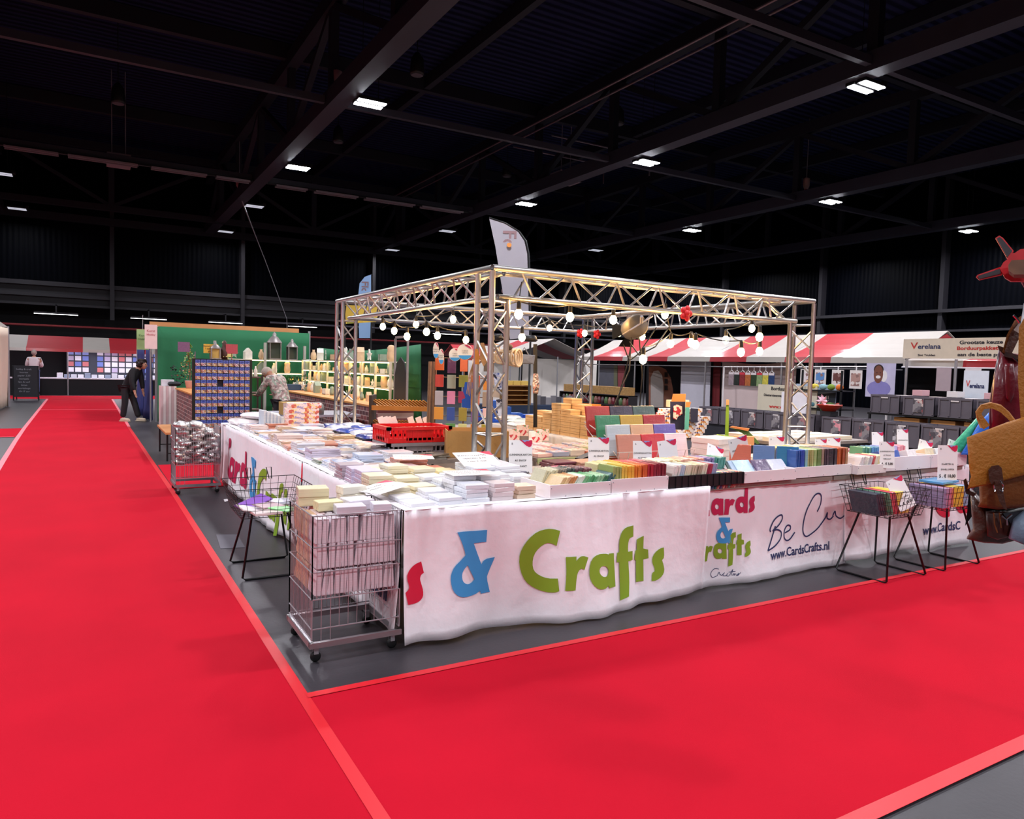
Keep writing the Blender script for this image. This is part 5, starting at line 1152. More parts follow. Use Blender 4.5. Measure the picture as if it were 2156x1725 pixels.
# -- woven slatted crates, basket shelf and paper strips behind the red crate
t = thing('slat_shelf', 'brown shelf with two slanted tiers of diagonal wooden slats', 'shelf', (4.15, 10.4, 0), -.52)
SL = mat('#c98a38', .6, 0, .12, 20); b = B()
for z in (.72, 1.03):
    q = B(); q.x = Matrix.Translation((0, 0, z)) @ Matrix.Rotation(-.6, 4, 'X')
    for i in range(16): u = -.42+.052*i; q.cbox((u+.03, .08, 0), (.026, .3, .012), rz=-.55)
    q.build('slat_tier', SL, t); B().box(-.45, -.16, z-.13, .45, -.12, z-.06).build('front_lip', mat('#b4732c', .6, 0, .1), t)
for s in (-1, 1): B().box(s*.46-.02, -.16, 0, s*.46+.02, .25, 1.12).build('side_post', mat('#3a2c22', .6), t)
for i in range(7):
    o = pack('label_card', (.07, .004, .09), '#f0d0c8', at((805,815,822,832,868,885,900)[i], 893, .88), -.4, 'small pinkish label card standing behind the red crate, %s from the left' % ORD[i], 'card', 'label cards behind the red crate'); o.rotation_euler = (0, -.35, -.4)
table(3.45, 7.9, 4.9, 8.9, 'grey covered table with baskets behind the red crate', .80)
sheet('tablecloth', 'grey crinkled cloth on the table behind the red crate', (3.43, 7.88, 0), X, -Y_, 1.5, .805, .3, 3.9, .02, mat('#8d8480', .8, 0, .1))

# ================================================================ green craft stall at the back left
GREEN = mat('#1d6a43', .8, 0, .06, 2, .2, 5)
def drape(name, lab, p0, p1, zt, zb, m, seed=1, amp=.03, sagz=0, th=.01, cat='curtain', grp=None):
    p0 = Vector((p0[0], p0[1], 0)); p1 = Vector((p1[0], p1[1], 0)); L = (p1-p0).length; u = (p1-p0)/L; n = Vector((u.y, -u.x, 0)); b = B()
    nu = max(6, int(L/.09)); nv = 8; vs = []
    for s in (0, 1):
        for j in range(nv+1):
            for i in range(nu+1):
                q = L*i/nu; v = j/nv; zt_ = zt-sagz*sin(pi*i/nu)
                p = p0+u*q+n*(fold(q*1.3, v, seed, amp)+th*s); vs.append((p.x, p.y, lerp(zt_, zb, v)))
    N = (nu+1)*(nv+1); fs = []
    for j in range(nv):
        for i in range(nu): a = j*(nu+1)+i; fs += [(a, a+1, a+nu+2, a+nu+1), (N+a, N+a+nu+1, N+a+nu+2, N+a+1)]
    for i in range(nu): fs += [(i, N+i, N+i+1, i+1), (nv*(nu+1)+i, nv*(nu+1)+i+1, N+nv*(nu+1)+i+1, N+nv*(nu+1)+i)]
    b.add(vs, fs); return tag(b.build(name, m, None, True), lab, cat, grp)
drape('green_curtain', 'tall green cloth forming the back wall of the craft stall', (1.52, 19.9), (5.22, 19.9), 2.36, .02, GREEN, 2, .02)
drape('green_curtain', 'lower sagging green cloth behind the long lit shelves', (5.42, 19.7), (5.42, 12.7), 1.98, .02, GREEN, 5, .03, .1)
tag(B().box(1.35, 19.93, 2.36, 4.95, 20.0, 2.47).build('timber_beam', mat('#c98a55', .6, 0, .15, 3)), 'orange timber beam along the top of the green cloth wall', 'beam')
for x, y, h_, lab in ((1.5, 20.03, 2.4, 'left end of the green cloth wall'), (5.25, 20.03, 2.42, 'right end of the green cloth wall')):
    tag(B().box(x-.03, y-.02, 0, x+.03, y+.02, h_).build('tent_pole', STEEL), 'silver pole at the '+lab, 'pole')
for x, c, lab, z0, z1 in ((1.22, '#e9c6c2', 'pink poster with red writing hanging at the corner of the green stall', 1.80, 2.38), (1.08, '#9dbb7c', 'pale green poster hanging behind the pink poster', 1.78, 2.28)):
    t = thing('hanging_poster', lab, 'poster', (x, 19.6 if x > 1.15 else 20.2, 0)); B().box(-.0, 0, z0, .27, .01, z1).build('panel', mat(c, .6), t)
    b = B(); M = frame((.135, -.003, z1-.15), (1, 0, 0), (0, 0, 1))
    write(b, 'Kerst', M, .08, 0); write(b, 'Hobby', frame((.135, -.003, z1-.24), (1, 0, 0), (0, 0, 1)), .07, 0); b.build('lettering', mat('#b84a50', .6) if x > 1.15 else mat('#5c7c4c', .6), t)
    B().tube([(.135, .005, z1), (.135, .005, z1+.35)] if x < 1.15 else [(.27, .02, z1-.05), (.32, .35, z1-.02)], .008, 4).build('bracket', STEEL, t)
BLUEC = mat('#1a2a68', .8, 0, .08, 3, .2, 6)
drape('blue_curtain', 'dark blue curtain at the passage beside the green stall, nearer half', (1.38, 20.2), (1.40, 21.9), 1.86, .02, BLUEC, 3, .09)
drape('blue_curtain', 'dark blue curtain at the passage beside the green stall, farther half', (1.36, 22.0), (1.30, 24.2), 1.9, .02, BLUEC, 8, .09)
tag(B().tube([(1.38, 20.05, 1.88), (1.32, 24.4, 1.93)], .02, 6).tube([(1.38, 20.1, 0), (1.38, 20.1, 1.9)], .02, 6).tube([(1.32, 24.4, 0), (1.32, 24.4, 1.93)], .02, 6).build('curtain_rail', STEEL), 'metal rail carrying the dark blue curtains', 'rail')
# left wing of the counter
BRICK = bpy.data.materials.new('brick_cloth'); BRICK.use_nodes = True; nt, b_ = nodes_of(BRICK)
br = nt.nodes.new('ShaderNodeTexBrick'); tc = nt.nodes.new('ShaderNodeTexCoord'); mp = nt.nodes.new('ShaderNodeCombineXYZ'); sx_ = nt.nodes.new('ShaderNodeSeparateXYZ')
br.inputs['Color1'].default_value = rgb('#8a4c4c'); br.inputs['Color2'].default_value = rgb('#45262e'); br.inputs['Mortar'].default_value = rgb('#b09690'); br.inputs['Scale'].default_value = 3.2; br.inputs['Mortar Size'].default_value = .022
nt.links.new(tc.outputs['Object'], sx_.inputs[0]); nt.links.new(sx_.outputs['Y'], mp.inputs['X']); nt.links.new(sx_.outputs['Z'], mp.inputs['Y']); nt.links.new(mp.outputs[0], br.inputs['Vector']); nt.links.new(br.outputs['Color'], b_.inputs['Base Color']); b_.inputs['Roughness'].default_value = .8
def counter(x0, y0, x1, y1, h_, lab):
    t = thing('brick_counter', lab, 'counter', (x0, y0, 0)); B().box(0, 0, 0, x1-x0, y1-y0, h_-.03).build('brick_cloth', BRICK, t)
    B().box(-.03, -.03, h_-.03, x1-x0+.03, y1-y0+.03, h_).build('counter_top', mat('#c98545', .55, 0, .12, 4), t)
counter(1.78, 14.6, 2.3, 18.2, .92, 'short brick-patterned counter behind the postcard rack')
counter(4.12, 11.4, 4.75, 19.2, .90, 'long brick-patterned counter with goods under the lit shelves')
t = thing('striped_panel', 'upright pink and white striped box at the stall corner', 'box', (1.46, 18.3, 0))
for i in range(6): B().box(.055*i, 0, 0, .055*i+.052, .5, .95).build('stripe_board', mat(('#d9b8b8', '#efe4e0')[i % 2], .6), t)
pack('white_tub', (.26, .2, .14), '#dfdde4', (1.62, 18.5, .955), 0, 'white tub standing on the striped corner box', 'tub'); pillow((1.75, 18.42, .955), (.3, .25, .1), '#1c1c20', 0, 'black cloth bag on the striped corner box', 'bag', 'cloth_bag', rough=.8, coat=0)
tp = thing('potted_plant', 'leafy green and pink potted bush at the left of the green stall', 'plant', (2.02, 17.9, .925))
B().lathe([(.07, 0), (.1, .16), (.11, .17), (.09, .17)], n=14).build('pot', mat('#e3b8b8', .6), tp, True); B().tube([(0, 0, .15), (.01, 0, .4), (-.02, 0, .75)], .015, 6).build('stem', mat('#5c4a34', .8), tp)
b = B(); rr = random.Random(3)
for i in range(260):
    a, z = rr.uniform(0, 2*pi), rr.uniform(.22, .98); r = (.13+.1*sin(z*5))*rr.uniform(.3, 1.2); p = Vector((r*cos(a), r*sin(a), z)); d = Vector((rr.uniform(-1, 1), rr.uniform(-1, 1), rr.uniform(-.5, .8))).normalized()*.055; s = d.cross(Vector((0, 0, 1))).normalized()*.018
    b.add([p, p+d*.5+s, p+d, p+d*.5-s], [(0, 1, 2, 3)], 1 if rr.random() < .25 else 0)
b.build('foliage', [mat('#7c9a3c', .6, 0, .2), mat('#c88a6c', .6, 0, .2)], tp)
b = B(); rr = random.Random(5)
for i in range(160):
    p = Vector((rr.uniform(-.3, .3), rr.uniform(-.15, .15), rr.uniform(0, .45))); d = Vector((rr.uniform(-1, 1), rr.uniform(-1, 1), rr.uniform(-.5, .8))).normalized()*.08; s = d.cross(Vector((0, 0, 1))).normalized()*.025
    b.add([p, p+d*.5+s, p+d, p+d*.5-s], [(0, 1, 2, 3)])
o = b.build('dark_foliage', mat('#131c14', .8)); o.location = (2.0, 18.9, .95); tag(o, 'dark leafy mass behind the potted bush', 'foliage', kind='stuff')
# postcard / craft packet rack
rk = thing('packet_rack', 'tall black rack covered with blue-topped craft packets', 'rack', (1.62, 13.8, 0))
b = B()
for x in (0, .95): b.box(x-.025, -.02, 0, x+.025, .02, 1.6); b.box(x-.03, -.25, 0, x+.03, .25, .03)
for z in (.3, 1.58): b.box(0, -.012, z-.02, .95, .012, z+.02)
b.build('frame', BLACKM, rk); B().box(.02, .012, .3, .93, .022, 1.58).build('back_panel', mat('#2c2830', .8), rk)
pkm = []
for i, cs in enumerate((('#b8645c', '#d8c8bc', '#8c4c44', '#c89c50'), ('#c8a0a0', '#e0d4d0', '#a83c44', '#6c5450'), ('#a89088', '#d8b060', '#c8c0b8', '#7c3c34'), ('#d86428', '#c84c1c', '#e88848', '#8c2c14'))):
    b = B(); b.box(-.04, -.012, 0, .04, 0, .055, 1); b.box(-.04, -.009, .055, .04, 0, .108, 0); b.add([(-.03, -.0095, .07), (.03, -.0095, .07), (.02, -.0095, .09), (0, -.0095, .098), (-.02, -.0095, .09)], [(0, 1, 2, 3, 4)], 2)
    o = b.build('craft_packet', [mat('#4f62b0', .4, coat=.5) if i < 3 else mat('#d8622c', .4, coat=.5), printmat(cs, 70), mat('#2a3c8c', .4)]); pkm.append(o.data); COL.objects.unlink(o); bpy.data.objects.remove(o)
rr = random.Random(9)
for r in range(11):
    for q in range(10):
        if (r, q) in ((7, 4), (9, 6), (9, 8), (10, 0), (3, 4)): continue
        k_ = 3 if r == 10 or (r == 9 and q > 7) else rr.randrange(3)
        o = link('craft_packet', pkm[k_], None, (1.62+.065+.0915*q, 13.775, 1.475-.118*r-rr.uniform(0, .006)))
        tag(o, '%s craft packet on the black rack, %s row down, %s column' % ('orange' if k_ == 3 else 'blue-topped', ORD[r], ORD[q]), 'packet', 'craft packets on the black rack')
for i, (px, py, w_, h_, c, lab) in enumerate(((387,741,.19,.17,'#7c5474','purple picture card above the left of the packet rack'),(444,744,.24,.16,'#d8a83c','yellow handwritten card above the packet rack'),(488,745,.2,.17,'#b84850','red picture card above the right of the packet rack'),(480,752,.16,.06,'#d8c878','small pale yellow label on top of the packet rack'))):
    p = atY(px, py, 13.84); z = max(1.601, p.z); ox = max(p.x, 1.65); dx_ = p.x-ox; t = thing('rack_card', lab, 'card', (ox, 13.84, 1.6)); B().box(dx_-w_/2, 0, z-1.6+.0, dx_+w_/2, .012, z-1.6+h_).box(-.006, 0, 0, .006, .01, z-1.6+.01).build('panel', mat(c, .5, 0, .15, 30), t)
    b = B()
    if i == 1: [write(b, s_, frame((dx_, -.002, z-1.6+h_-.035-.045*j), (1, 0, 0), (0, 0, 1)), .04, 0) for j, s_ in enumerate(('Diamant 10 euro', '1 set en een', 'gratis'))]; b.build('lettering', INK, t)
def lantern(name, loc, w_, h_, m_, lab, glass='#303830'):
    t = thing(name, lab, 'lantern', loc); r = w_/2
    B().box(-r, -r, 0, r, r, h_*.05).build('base', m_, t); b = B()
    for sx in (-1, 1):
        for sy in (-1, 1): b.box(sx*r*.9-.012, sy*r*.9-.012, h_*.05, sx*r*.9+.012, sy*r*.9+.012, h_*.62)
    b.build('frame', m_, t); B().box(-r*.82, -r*.82, h_*.05, r*.82, r*.82, h_*.6).build('glass', mat(glass, .1, 0, .1, coat=.5), t)
    B().lathe([(r*1.35, h_*.60), (r*1.3, h_*.63), (r*.55, h_*.83), (r*.3, h_*.85), (r*.34, h_*.92), (.01, h_)], n=12).build('roof', m_, t, True); return t
ZIN = mat('#8a8280', .45, .5, .15)
lantern('metal_lantern', (1.98, 13.86, 1.601), .16, .30, ZIN, 'zinc lantern with golden glass on top of the packet rack', '#b0924c')
t = thing('bird_figure', 'brown bird figure standing on the packet rack', 'figure', (2.14, 13.9, 1.60)); b = B(); b.lathe([(.05, 0), (.075, .08), (.06, .18), (.035, .24), (.04, .29), (.02, .33), (.001, .335)], n=12); b.build('body', mat('#4a2c22', .6, 0, .2, 20), t, True)
B().lathe([(.014, 0), (.001, .05)], (0, 0, 0), 6).build('beak', mat('#d8c8a0', .5), t).matrix_local = frame((-.03, 0, .30), (0, 1, 0), (0, 0, 1)) @ Matrix.Rotation(-pi/2, 4, 'Y')
# bench and trestle bits
t = thing('beer_bench', 'orange wooden bench with black folding legs behind the pouch cart', 'bench', (1.05, 12.3, 0)); B().box(0, 0, .42, .55, 1.55, .45).build('seat', mat('#b97a45', .55, 0, .12), t)
for y in (.08, 1.42): B().tube([(.03, y, 0), (.03, y, .42)], .014, 5).tube([(.5, y, 0), (.5, y, .42)], .014, 5).tube([(.03, y, .12), (.5, y, .12)], .01, 5).build('leg', BLACKM, t)
table(2.7, 11.9, 4.0, 13.0, 'grey folding table near the cardboard box at the green stall', .73, mat('#8b8894', .5))
t = thing('cardboard_box', 'cardboard box with grey label on the grey folding table', 'box', (2.95, 12.1, .731)); B().box(-.22, -.16, 0, .22, .16, .2).build('body', mat('#b08a4c', .8), t); B().box(-.221, -.163, .01, .06, -.16, .19).build('label', mat('#b8a8a8', .7), t)
tag(B().box(2.15, 11.6, 0, 2.6, 11.95, .62).box(2.1, 11.55, .55, 2.65, 12.0, .63).build('grey_bin', mat('#5c6c78', .5)), 'grey blue plastic bin beside the packet rack', 'bin')
t = thing('wire_tin', 'small speckled tin on the grey folding table', 'tin', (3.32, 12.0, .731)); B().lathe([(.08, 0), (.09, .1), (.07, .17), (.04, .19)], n=12).build('body', mat('#7c7874', .5, .4, .4, 30), t, True)
t = thing('goods_trolley', 'dark brown trolley with white bottles beside the stooping woman', 'trolley', (2.36, 14.75, 0)); b = B()
for x, y in ((0, 0), (.6, 0), (0, .4), (.6, .4)): b.box(x-.015, y-.015, 0, x+.015, y+.015, 1.3)
b.build('frame', mat('#3a2420', .6), t)
for z in (.25, .62, .95, 1.25): B().box(0, 0, z, .6, .4, z+.02).build('shelf', mat('#5c3c34', .6), t)
for i in range(6): t = thing('white_bottle', 'slim white bottle on the trolley top, %s from the left' % ORD[i], 'bottle', (2.42+.09*i, 14.9, 1.271), 0, 'white bottles on the trolley'); B().lathe([(.03, 0), (.035, .02), (.035, .13), (.014, .17), (.014, .21)], n=10).build('body', mat('#e8d8c8', .4), t, True)
t = thing('terracotta_pot', 'dark red pot on a trolley shelf', 'pot', (2.6, 14.9, .971)); B().lathe([(.06, 0), (.09, .1), (.1, .11), (.08, .11)], n=12).build('body', mat('#8c2c20', .6), t, True)
# lit shelves
SHW = mat('#e9e2cc', .5, 0, .04); LEDW = mat('#ffdf96', .3, 0, 0, emit=8)
def shelf_unit(x, y0, y1, zs, lab, step=.75, axis='y', yb=None):
    t = thing('goods_shelf', lab, 'shelf', (0, 0, 0)); d = .32
    for z in zs:
        (B().box(x, y0, z-.02, x+d, y1, z) if axis == 'y' else B().box(y0, x, z-.02, y1, x+d, z)).build('shelf_board', SHW, t)
        q = B().box(x+.03, y0+.05, z-.034, x+.055, y1-.05, z-.021) if axis == 'y' else B().box(y0+.05, x+.03, z-.034, y1-.05, x+.055, z-.021)
        q.build('light_strip', LEDW, t)
    n = max(1, round((y1-y0)/step)); zt_ = max(zs)
    for i in range(n+1):
        u = lerp(y0, y1, i/n)
        (B().box(x, u-.018, .90, x+.04, u+.018, zt_-.021) if axis == 'y' else B().box(u-.018, x, .90, u+.018, x+.04, zt_-.021)).build('upright', SHW, t)
    for i in (0, n):
        u = lerp(y0, y1, i/n)
        (B().box(x, u-.018, 0, x+.04, u+.018, .9) if axis == 'y' else B().box(u-.018, x, 0, u+.018, x+.04, .9)).build('leg', SHW, t)
    return t
shelf_unit(4.80, 16.0, 19.0, (1.14, 1.4, 1.64), 'warmly lit white shelf unit, rear part of the long row')
shelf_unit(4.80, 12.7, 15.9, (1.14, 1.4, 1.64), 'warmly lit white shelf unit, nearer part of the long row')
shelf_unit(19.4, 2.75, 5.0, (1.28, 1.62), 'lit white shelf against the tall green cloth', .8, 'x')
for i, x in enumerate((2.75, 3.95, 4.95)): tag(B().box(x-.03, 19.28, 0, x+.03, 19.36, 2.05 if i < 2 else 2.0).build('shelf_post', mat('#a8a49c', .5)), 'grey upright post of the rear shelves, %s from the left' % ORD[i], 'post')
lantern('zinc_lantern', (4.23, 19.55, 1.621), .30, .72, ZIN, 'largest zinc lantern on top of the rear shelf'); lantern('zinc_lantern', (4.68, 19.55, 1.621), .24, .56, ZIN, 'second zinc lantern right of the largest one')
# figurines and small craft goods
def prof(kind):
    b = B(); 
    if kind == 'owl_figure': b.lathe([(.04, 0), (.055, .05), (.05, .11), (.045, .13), (.05, .17), (.03, .2), (.001, .205)], n=10)
    elif kind == 'candle_house': b.box(-.06, -.05, 0, .06, .05, .12); b.add([(-.065, -.05, .12), (.065, -.05, .12), (0, -.05, .19), (-.065, .05, .12), (.065, .05, .12), (0, .05, .19)], [(0, 1, 2), (5, 4, 3), (0, 2, 5, 3), (1, 4, 5, 2)])
    elif kind == 'rooster_figure': b.ball((0, 0, .09), .07, 9, 6, sy=.5, sz=.7); b.tube([(-.03, 0, .1), (-.07, 0, .19)], [.03, .012], 6); b.tube([(.04, 0, .11), (.11, 0, .2)], [.035, .01], 6); b.tube([(0, 0, 0), (0, 0, .06)], .012, 5)
    elif kind == 'wooden_crate': b.box(-.08, -.05, 0, .08, .05, .01); b.box(-.08, -.05, 0, .08, -.042, .09); b.box(-.08, .042, 0, .08, .05, .09); b.box(-.08, -.05, 0, -.072, .05, .09); b.box(.072, -.05, 0, .08, .05, .09)
    elif kind == 'small_vase': b.lathe([(.03, 0), (.05, .05), (.04, .11), (.018, .15), (.025, .17)], n=12)
    elif kind == 'angel_figure': b.lathe([(.05, 0), (.03, .1), (.012, .14), (.001, .14)], n=10); b.ball((0, 0, .16), .026, 8, 6)
    elif kind == 'star_ornament':
        P = [((.08 if i % 2 == 0 else .035)*sin(i*pi/5), 0, .08+(.08 if i % 2 == 0 else .035)*cos(i*pi/5)) for i in range(10)]; b.prism(P, .02, n=(0, 1, 0))
    elif kind == 'slat_box':
        for j in range(4): b.box(-.06, -.05, .05*j, .06, .05, .05*j+.03)
        for s in (-1, 1): b.box(s*.06-.006, -.05, 0, s*.06+.006, .05, .2)
    o = b.build(kind, WOOD, None, kind not in ('candle_house', 'wooden_crate', 'star_ornament', 'slat_box')); d = o.data; COL.objects.unlink(o); bpy.data.objects.remove(o); return d
KN = ['owl_figure', 'candle_house', 'rooster_figure', 'wooden_crate', 'small_vase', 'angel_figure', 'star_ornament', 'slat_box']
KD = {k_: prof(k_) for k_ in KN}; KW = dict(owl_figure='owl figure', candle_house='candle house', rooster_figure='rooster figure', wooden_crate='open crate', small_vase='small vase', angel_figure='angel figure', star_ornament='star ornament', slat_box='slatted box')
FC = [('#d8b48c', 'beige'), ('#b8643c', 'rust'), ('#e3dccf', 'ivory'), ('#5c4438', 'dark brown'), ('#c89444', 'honey'), ('#8c9a88', 'grey green'), ('#26242a', 'black'), ('#d87c34', 'orange')]
FM = {}
def figure(x, y, z, i, rz, where, s=1):
    k_ = KN[(i*3+i//5) % 8]; c, cn = FC[(i*5+i//3) % 8]
    if (k_, c) not in FM:
        d = KD[k_].copy(); d.materials.clear(); d.materials.append(mat(c, .6, 0, .15, 20)); FM[(k_, c)] = d
    o = link(k_, FM[(k_, c)], None, (x, y, z), rz); o.scale = (s, s, s); tag(o, '%s %s on the %s' % (cn, KW[k_], where), 'ornament', 'ornaments on the '+where.split(',')[0])
shn = {1.64: 'long shelf top', 1.4: 'upper lit shelf level', 1.14: 'lower lit shelf level', .90: 'long counter'}
i = 0
for z in (1.64, 1.4, 1.14, .90):
    y = 12.95; j = 0
    while y < 18.8:
        figure(4.92 if z > 1 else 4.5, y, z+.0005, i, pi/2+R_.uniform(-.3, .3), '%s, %s from the front' % (shn[z], ORD[min(19, j)]) , R_.choice((.9, 1.1, 1.35)) if z != 1.64 else 1.5)
        i += 1; j += 1; y += R_.uniform(.22, .42) if z < 1.6 else R_.uniform(.4, .8)
for z in (1.62, 1.28):
    for j in range(6):
        x = 2.9+.33*j
        if z > 1.6 and x > 3.9: continue
        figure(x, 19.5, z+.0005, i, R_.uniform(-.3, .3), 'rear shelf %s level, %s from the left' % ('top' if z > 1.6 else 'lit', ORD[j]), 1.5); i += 1
t = thing('planter_box', 'dark blue crate full of greens on the long counter', 'crate', (4.4, 17.9, .901)); B().box(-.25, -.2, 0, .25, .2, .14).build('body', mat('#2a4668', .6), t)
b = B(); rr = random.Random(8)
for q in range(90):
    p = Vector((rr.uniform(-.24, .24), rr.uniform(-.18, .18), .14+rr.uniform(0, .2))); d = Vector((rr.uniform(-1, 1), rr.uniform(-1, 1), rr.uniform(0, 1))).normalized()*.07; s = d.cross(Vector((0, 0, 1))).normalized()*.02
    b.add([p, p+d*.5+s, p+d, p+d*.5-s], [(0, 1, 2, 3)], 1 if rr.random() < .15 else 0)
b.build('foliage', [mat('#2c4a24', .7), mat('#d8a83c', .6)], t)
t = thing('mirror_frame', 'tall grey frame with a black arched panel at the near end of the shelves', 'frame', (4.86, 12.0, 0)); B().box(0, 0, 0, .03, .04, 2.1).box(0, .6, 0, .03, .64, 2.1).box(0, 0, 2.06, .03, .64, 2.1).build('frame', mat('#8c8484', .5), t)
B().prism([(0, .05, .95), (0, .59, .95), (0, .59, 1.4), (0, .5, 1.62), (0, .32, 1.72), (0, .14, 1.62), (0, .05, 1.4)], .02, n=(1, 0, 0)).build('arch_panel', mat('#18141a', .5), t)

# ================================================================ people
SKIN = mat('#c08a72', .55); SKIN2 = mat('#a8745c', .55)
def skin(name, verts, edges, radii, m, parent, sub=2, root=0):
    me = bpy.data.meshes.new(name); me.from_pydata(verts, edges, []); o = link(name, me, parent); me.materials.append(m)
    md = o.modifiers.new('skin', 'SKIN'); md.use_smooth_shade = True
    sv = me.skin_vertices
    if not sv:
        bm = bmesh.new(); bm.from_mesh(me); bm.verts.layers.skin.verify(); bm.to_mesh(me); bm.free()
    for i, r in enumerate(radii):
        me.skin_vertices[0].data[i].radius = r if isinstance(r, tuple) else (r, r); me.skin_vertices[0].data[i].use_root = (i == root)
    sb = o.modifiers.new('sub', 'SUBSURF'); sb.levels = sub; sb.render_levels = sub; return o
def chain(vs, es, rs, pts, start=None):
    prev = start
    for p, r in pts:
        vs.append(p); rs.append(r); k_ = len(vs)-1
        if prev is not None: es.append((prev, k_))
        prev = k_
    return prev
def person(name_label, loc, rz, J, cloth, trouser, shoe, hair, hairc, skinm, long_coat=0):
    """J: joints in local metres, +x is the way the person faces"""
    t = thing('person', name_label, 'person', loc, rz); V_ = Vector
    vs, es, rs = [], [], []
    pel = chain(vs, es, rs, [(J['pelvis'], (.13, .11))]); ch = chain(vs, es, rs, [(J['waist'], (.12, .10)), (J['chest'], (.15, .11)), (J['neck0'], (.075, .07)), (J['neck1'], .055)], pel)
    for s in ('l', 'r'):
        k_ = chain(vs, es, rs, [(J['sh'+s], .062), (J['el'+s], .045), (J['wr'+s], .03)], 2)
        k_ = chain(vs, es, rs, [(J['hand'+s], (.036, .02))], k_); d = (V_(J['hand'+s])-V_(J['wr'+s])).normalized()
        sd = d.cross(V_((1, 0, 0))); sd = sd.normalized() if sd.length > .1 else V_((0, 1, 0))
        for q in range(4):
            a = V_(J['hand'+s])+sd*(.024-.016*q)+d*.03; chain(vs, es, rs, [(tuple(a), .009), (tuple(a+d*(.04-.004*abs(q-1))+V_((.006, 0, 0))), .0075)], k_)
        a = V_(J['wr'+s])+sd*.03+d*.03; chain(vs, es, rs, [(tuple(a), .011), (tuple(a+d*.035+sd*.015), .009)], k_-1)
        chain(vs, es, rs, [(J['hip'+s], .085), (J['kn'+s], .06), (J['an'+s], .042)], pel)
    skin('body', vs, es, rs, skinm, t)
    h = V_(J['head']); fd = V_(J['face']).normalized(); M = frame(h, fd.cross(V_((0, 0, 1))).normalized() if abs(fd.z) < .95 else (0, 1, 0), V_((0, 0, 1)) if abs(fd.z) < .7 else V_((1, 0, 0)))
    M = Matrix.Translation(h) @ M.to_3x3().to_4x4(); b = B(); b.x = M     # local z = towards the back of the head... face along -z
    b.ball((0, 0, 0), .098, 16, 12, sx=.80, sy=1, sz=.98); b.ball((0, -.055, -.025), .055, 12, 8, sx=.85, sy=1, sz=1)
    fz = -1 if (M.to_3x3() @ V_((0, 0, -1))).dot(fd) > 0 else 1
    b.tube([(0, .0, fz*.09), (0, -.03, fz*.115), (0, -.032, fz*.09)], [.008, .013, .008], 6)
    for sx in (-1, 1): b.ball((sx*.082, -.01, 0), .022, 8, 6, sx=.4, sz=.8)
    b.tube([(-.022, -.062, fz*.082), (.022, -.062, fz*.082)], .006, 5)
    b.build('head', skinm, t, True)
    e = B(); e.x = M
    for sx in (-1, 1): e.ball((sx*.032, .01, fz*.082), .011, 8, 6)
    e.build('eye', mat('#20181a', .3), t, True)
    hb_ = B(); hb_.x = M; hb_.ball((0, .02, -fz*.018), .108, 16, 12, sx=.86, sy=1.02, sz=.95)
    if hair == 'curly':
        rr = random.Random(4)
        for q in range(60):
            a, c = rr.uniform(0, 2*pi), rr.uniform(-.5, 1); r = .12; hb_.ball((r*cos(a)*sqrt(1-c*c*.8), .02+r*c*.9, -fz*.03+r*sin(a)*sqrt(1-c*c*.8)*.8), rr.uniform(.025, .042), 6, 4)
    # keep the face free
    hb_.v = [v for v in hb_.v]; o = hb_.build('hair', mat(hairc, .8, 0, .2, 30), t, True)
    bm = bmesh.new(); bm.from_mesh(o.data); Mi = M.inverted()
    dl = [f for f in bm.faces if (lambda c: c.z*fz > .035 and c.y < .055)(Mi @ f.calc_center_median())]; bmesh.ops.delete(bm, geom=dl, context='FACES'); bm.to_mesh(o.data); bm.free()
    vs, es, rs = [], [], []
    base = tuple(lerp(J['pelvis'][i], J['waist'][i], -.35 if long_coat == 0 else -long_coat) for i in range(3))
    k_ = chain(vs, es, rs, [(J['waist'], (.15, .13))]); chain(vs, es, rs, [(J['pelvis'], (.17, .14)), (base, (.18, .145))], k_); c = chain(vs, es, rs, [(J['chest'], (.175, .135)), (J['neck0'], (.095, .085))], k_)
    for s in ('l', 'r'): chain(vs, es, rs, [(J['sh'+s], .08), (J['el'+s], .062), (tuple(lerp(J['el'+s][i], J['wr'+s][i], .9) for i in range(3)), .05)], 3)
    skin('jacket', vs, es, rs, cloth, t)
    vs, es, rs = [], [], []; k_ = chain(vs, es, rs, [(J['pelvis'], (.15, .125))])
    for s in ('l', 'r'): chain(vs, es, rs, [(J['hip'+s], .10), (J['kn'+s], .078), (J['an'+s], .07)], k_)
    skin('trousers', vs, es, rs, trouser, t)
    for s in ('l', 'r'):
        a = V_(J['an'+s]); b = B(); b.x = Matrix.Translation((a.x, a.y, 0)); b.ball((.06, 0, .045), .05, 10, 6, sx=2.6, sy=.95, sz=.85); b.box(-.07, -.04, 0, .18, .04, .02); b.build('shoe', shoe, t, True)
    return t
JB = dict(pelvis=(-.06, 0, .84), waist=(.0, 0, .98), chest=(.14, 0, 1.18), neck0=(.22, 0, 1.30), neck1=(.27, 0, 1.35), head=(.33, 0, 1.40), face=(.75, 0, -.55),
          shl=(.16, .16, 1.25), ell=(.20, .19, .98), wrl=(.24, .17, .76), handl=(.26, .16, .68), shr=(.16, -.16, 1.25), elr=(.16, -.20, .97), wrr=(.22, -.17, .74), handr=(.24, -.16, .66),
          hipl=(-.06, .09, .80), knl=(.06, .10, .46), anl=(.17, .10, .09), hipr=(-.06, -.09, .80), knr=(-.06, -.10, .46), anr=(-.12, -.10, .09))
BLK = mat('#17151a', .8, 0, .1)
person('stooping person in black clothes with dark curly hair on the red aisle carpet', (.93, 20.3, .0065), radians(-32), JB, BLK, mat('#1b191e', .8), mat('#cbb8a0', .6), 'curly', '#2a1a18', SKIN)
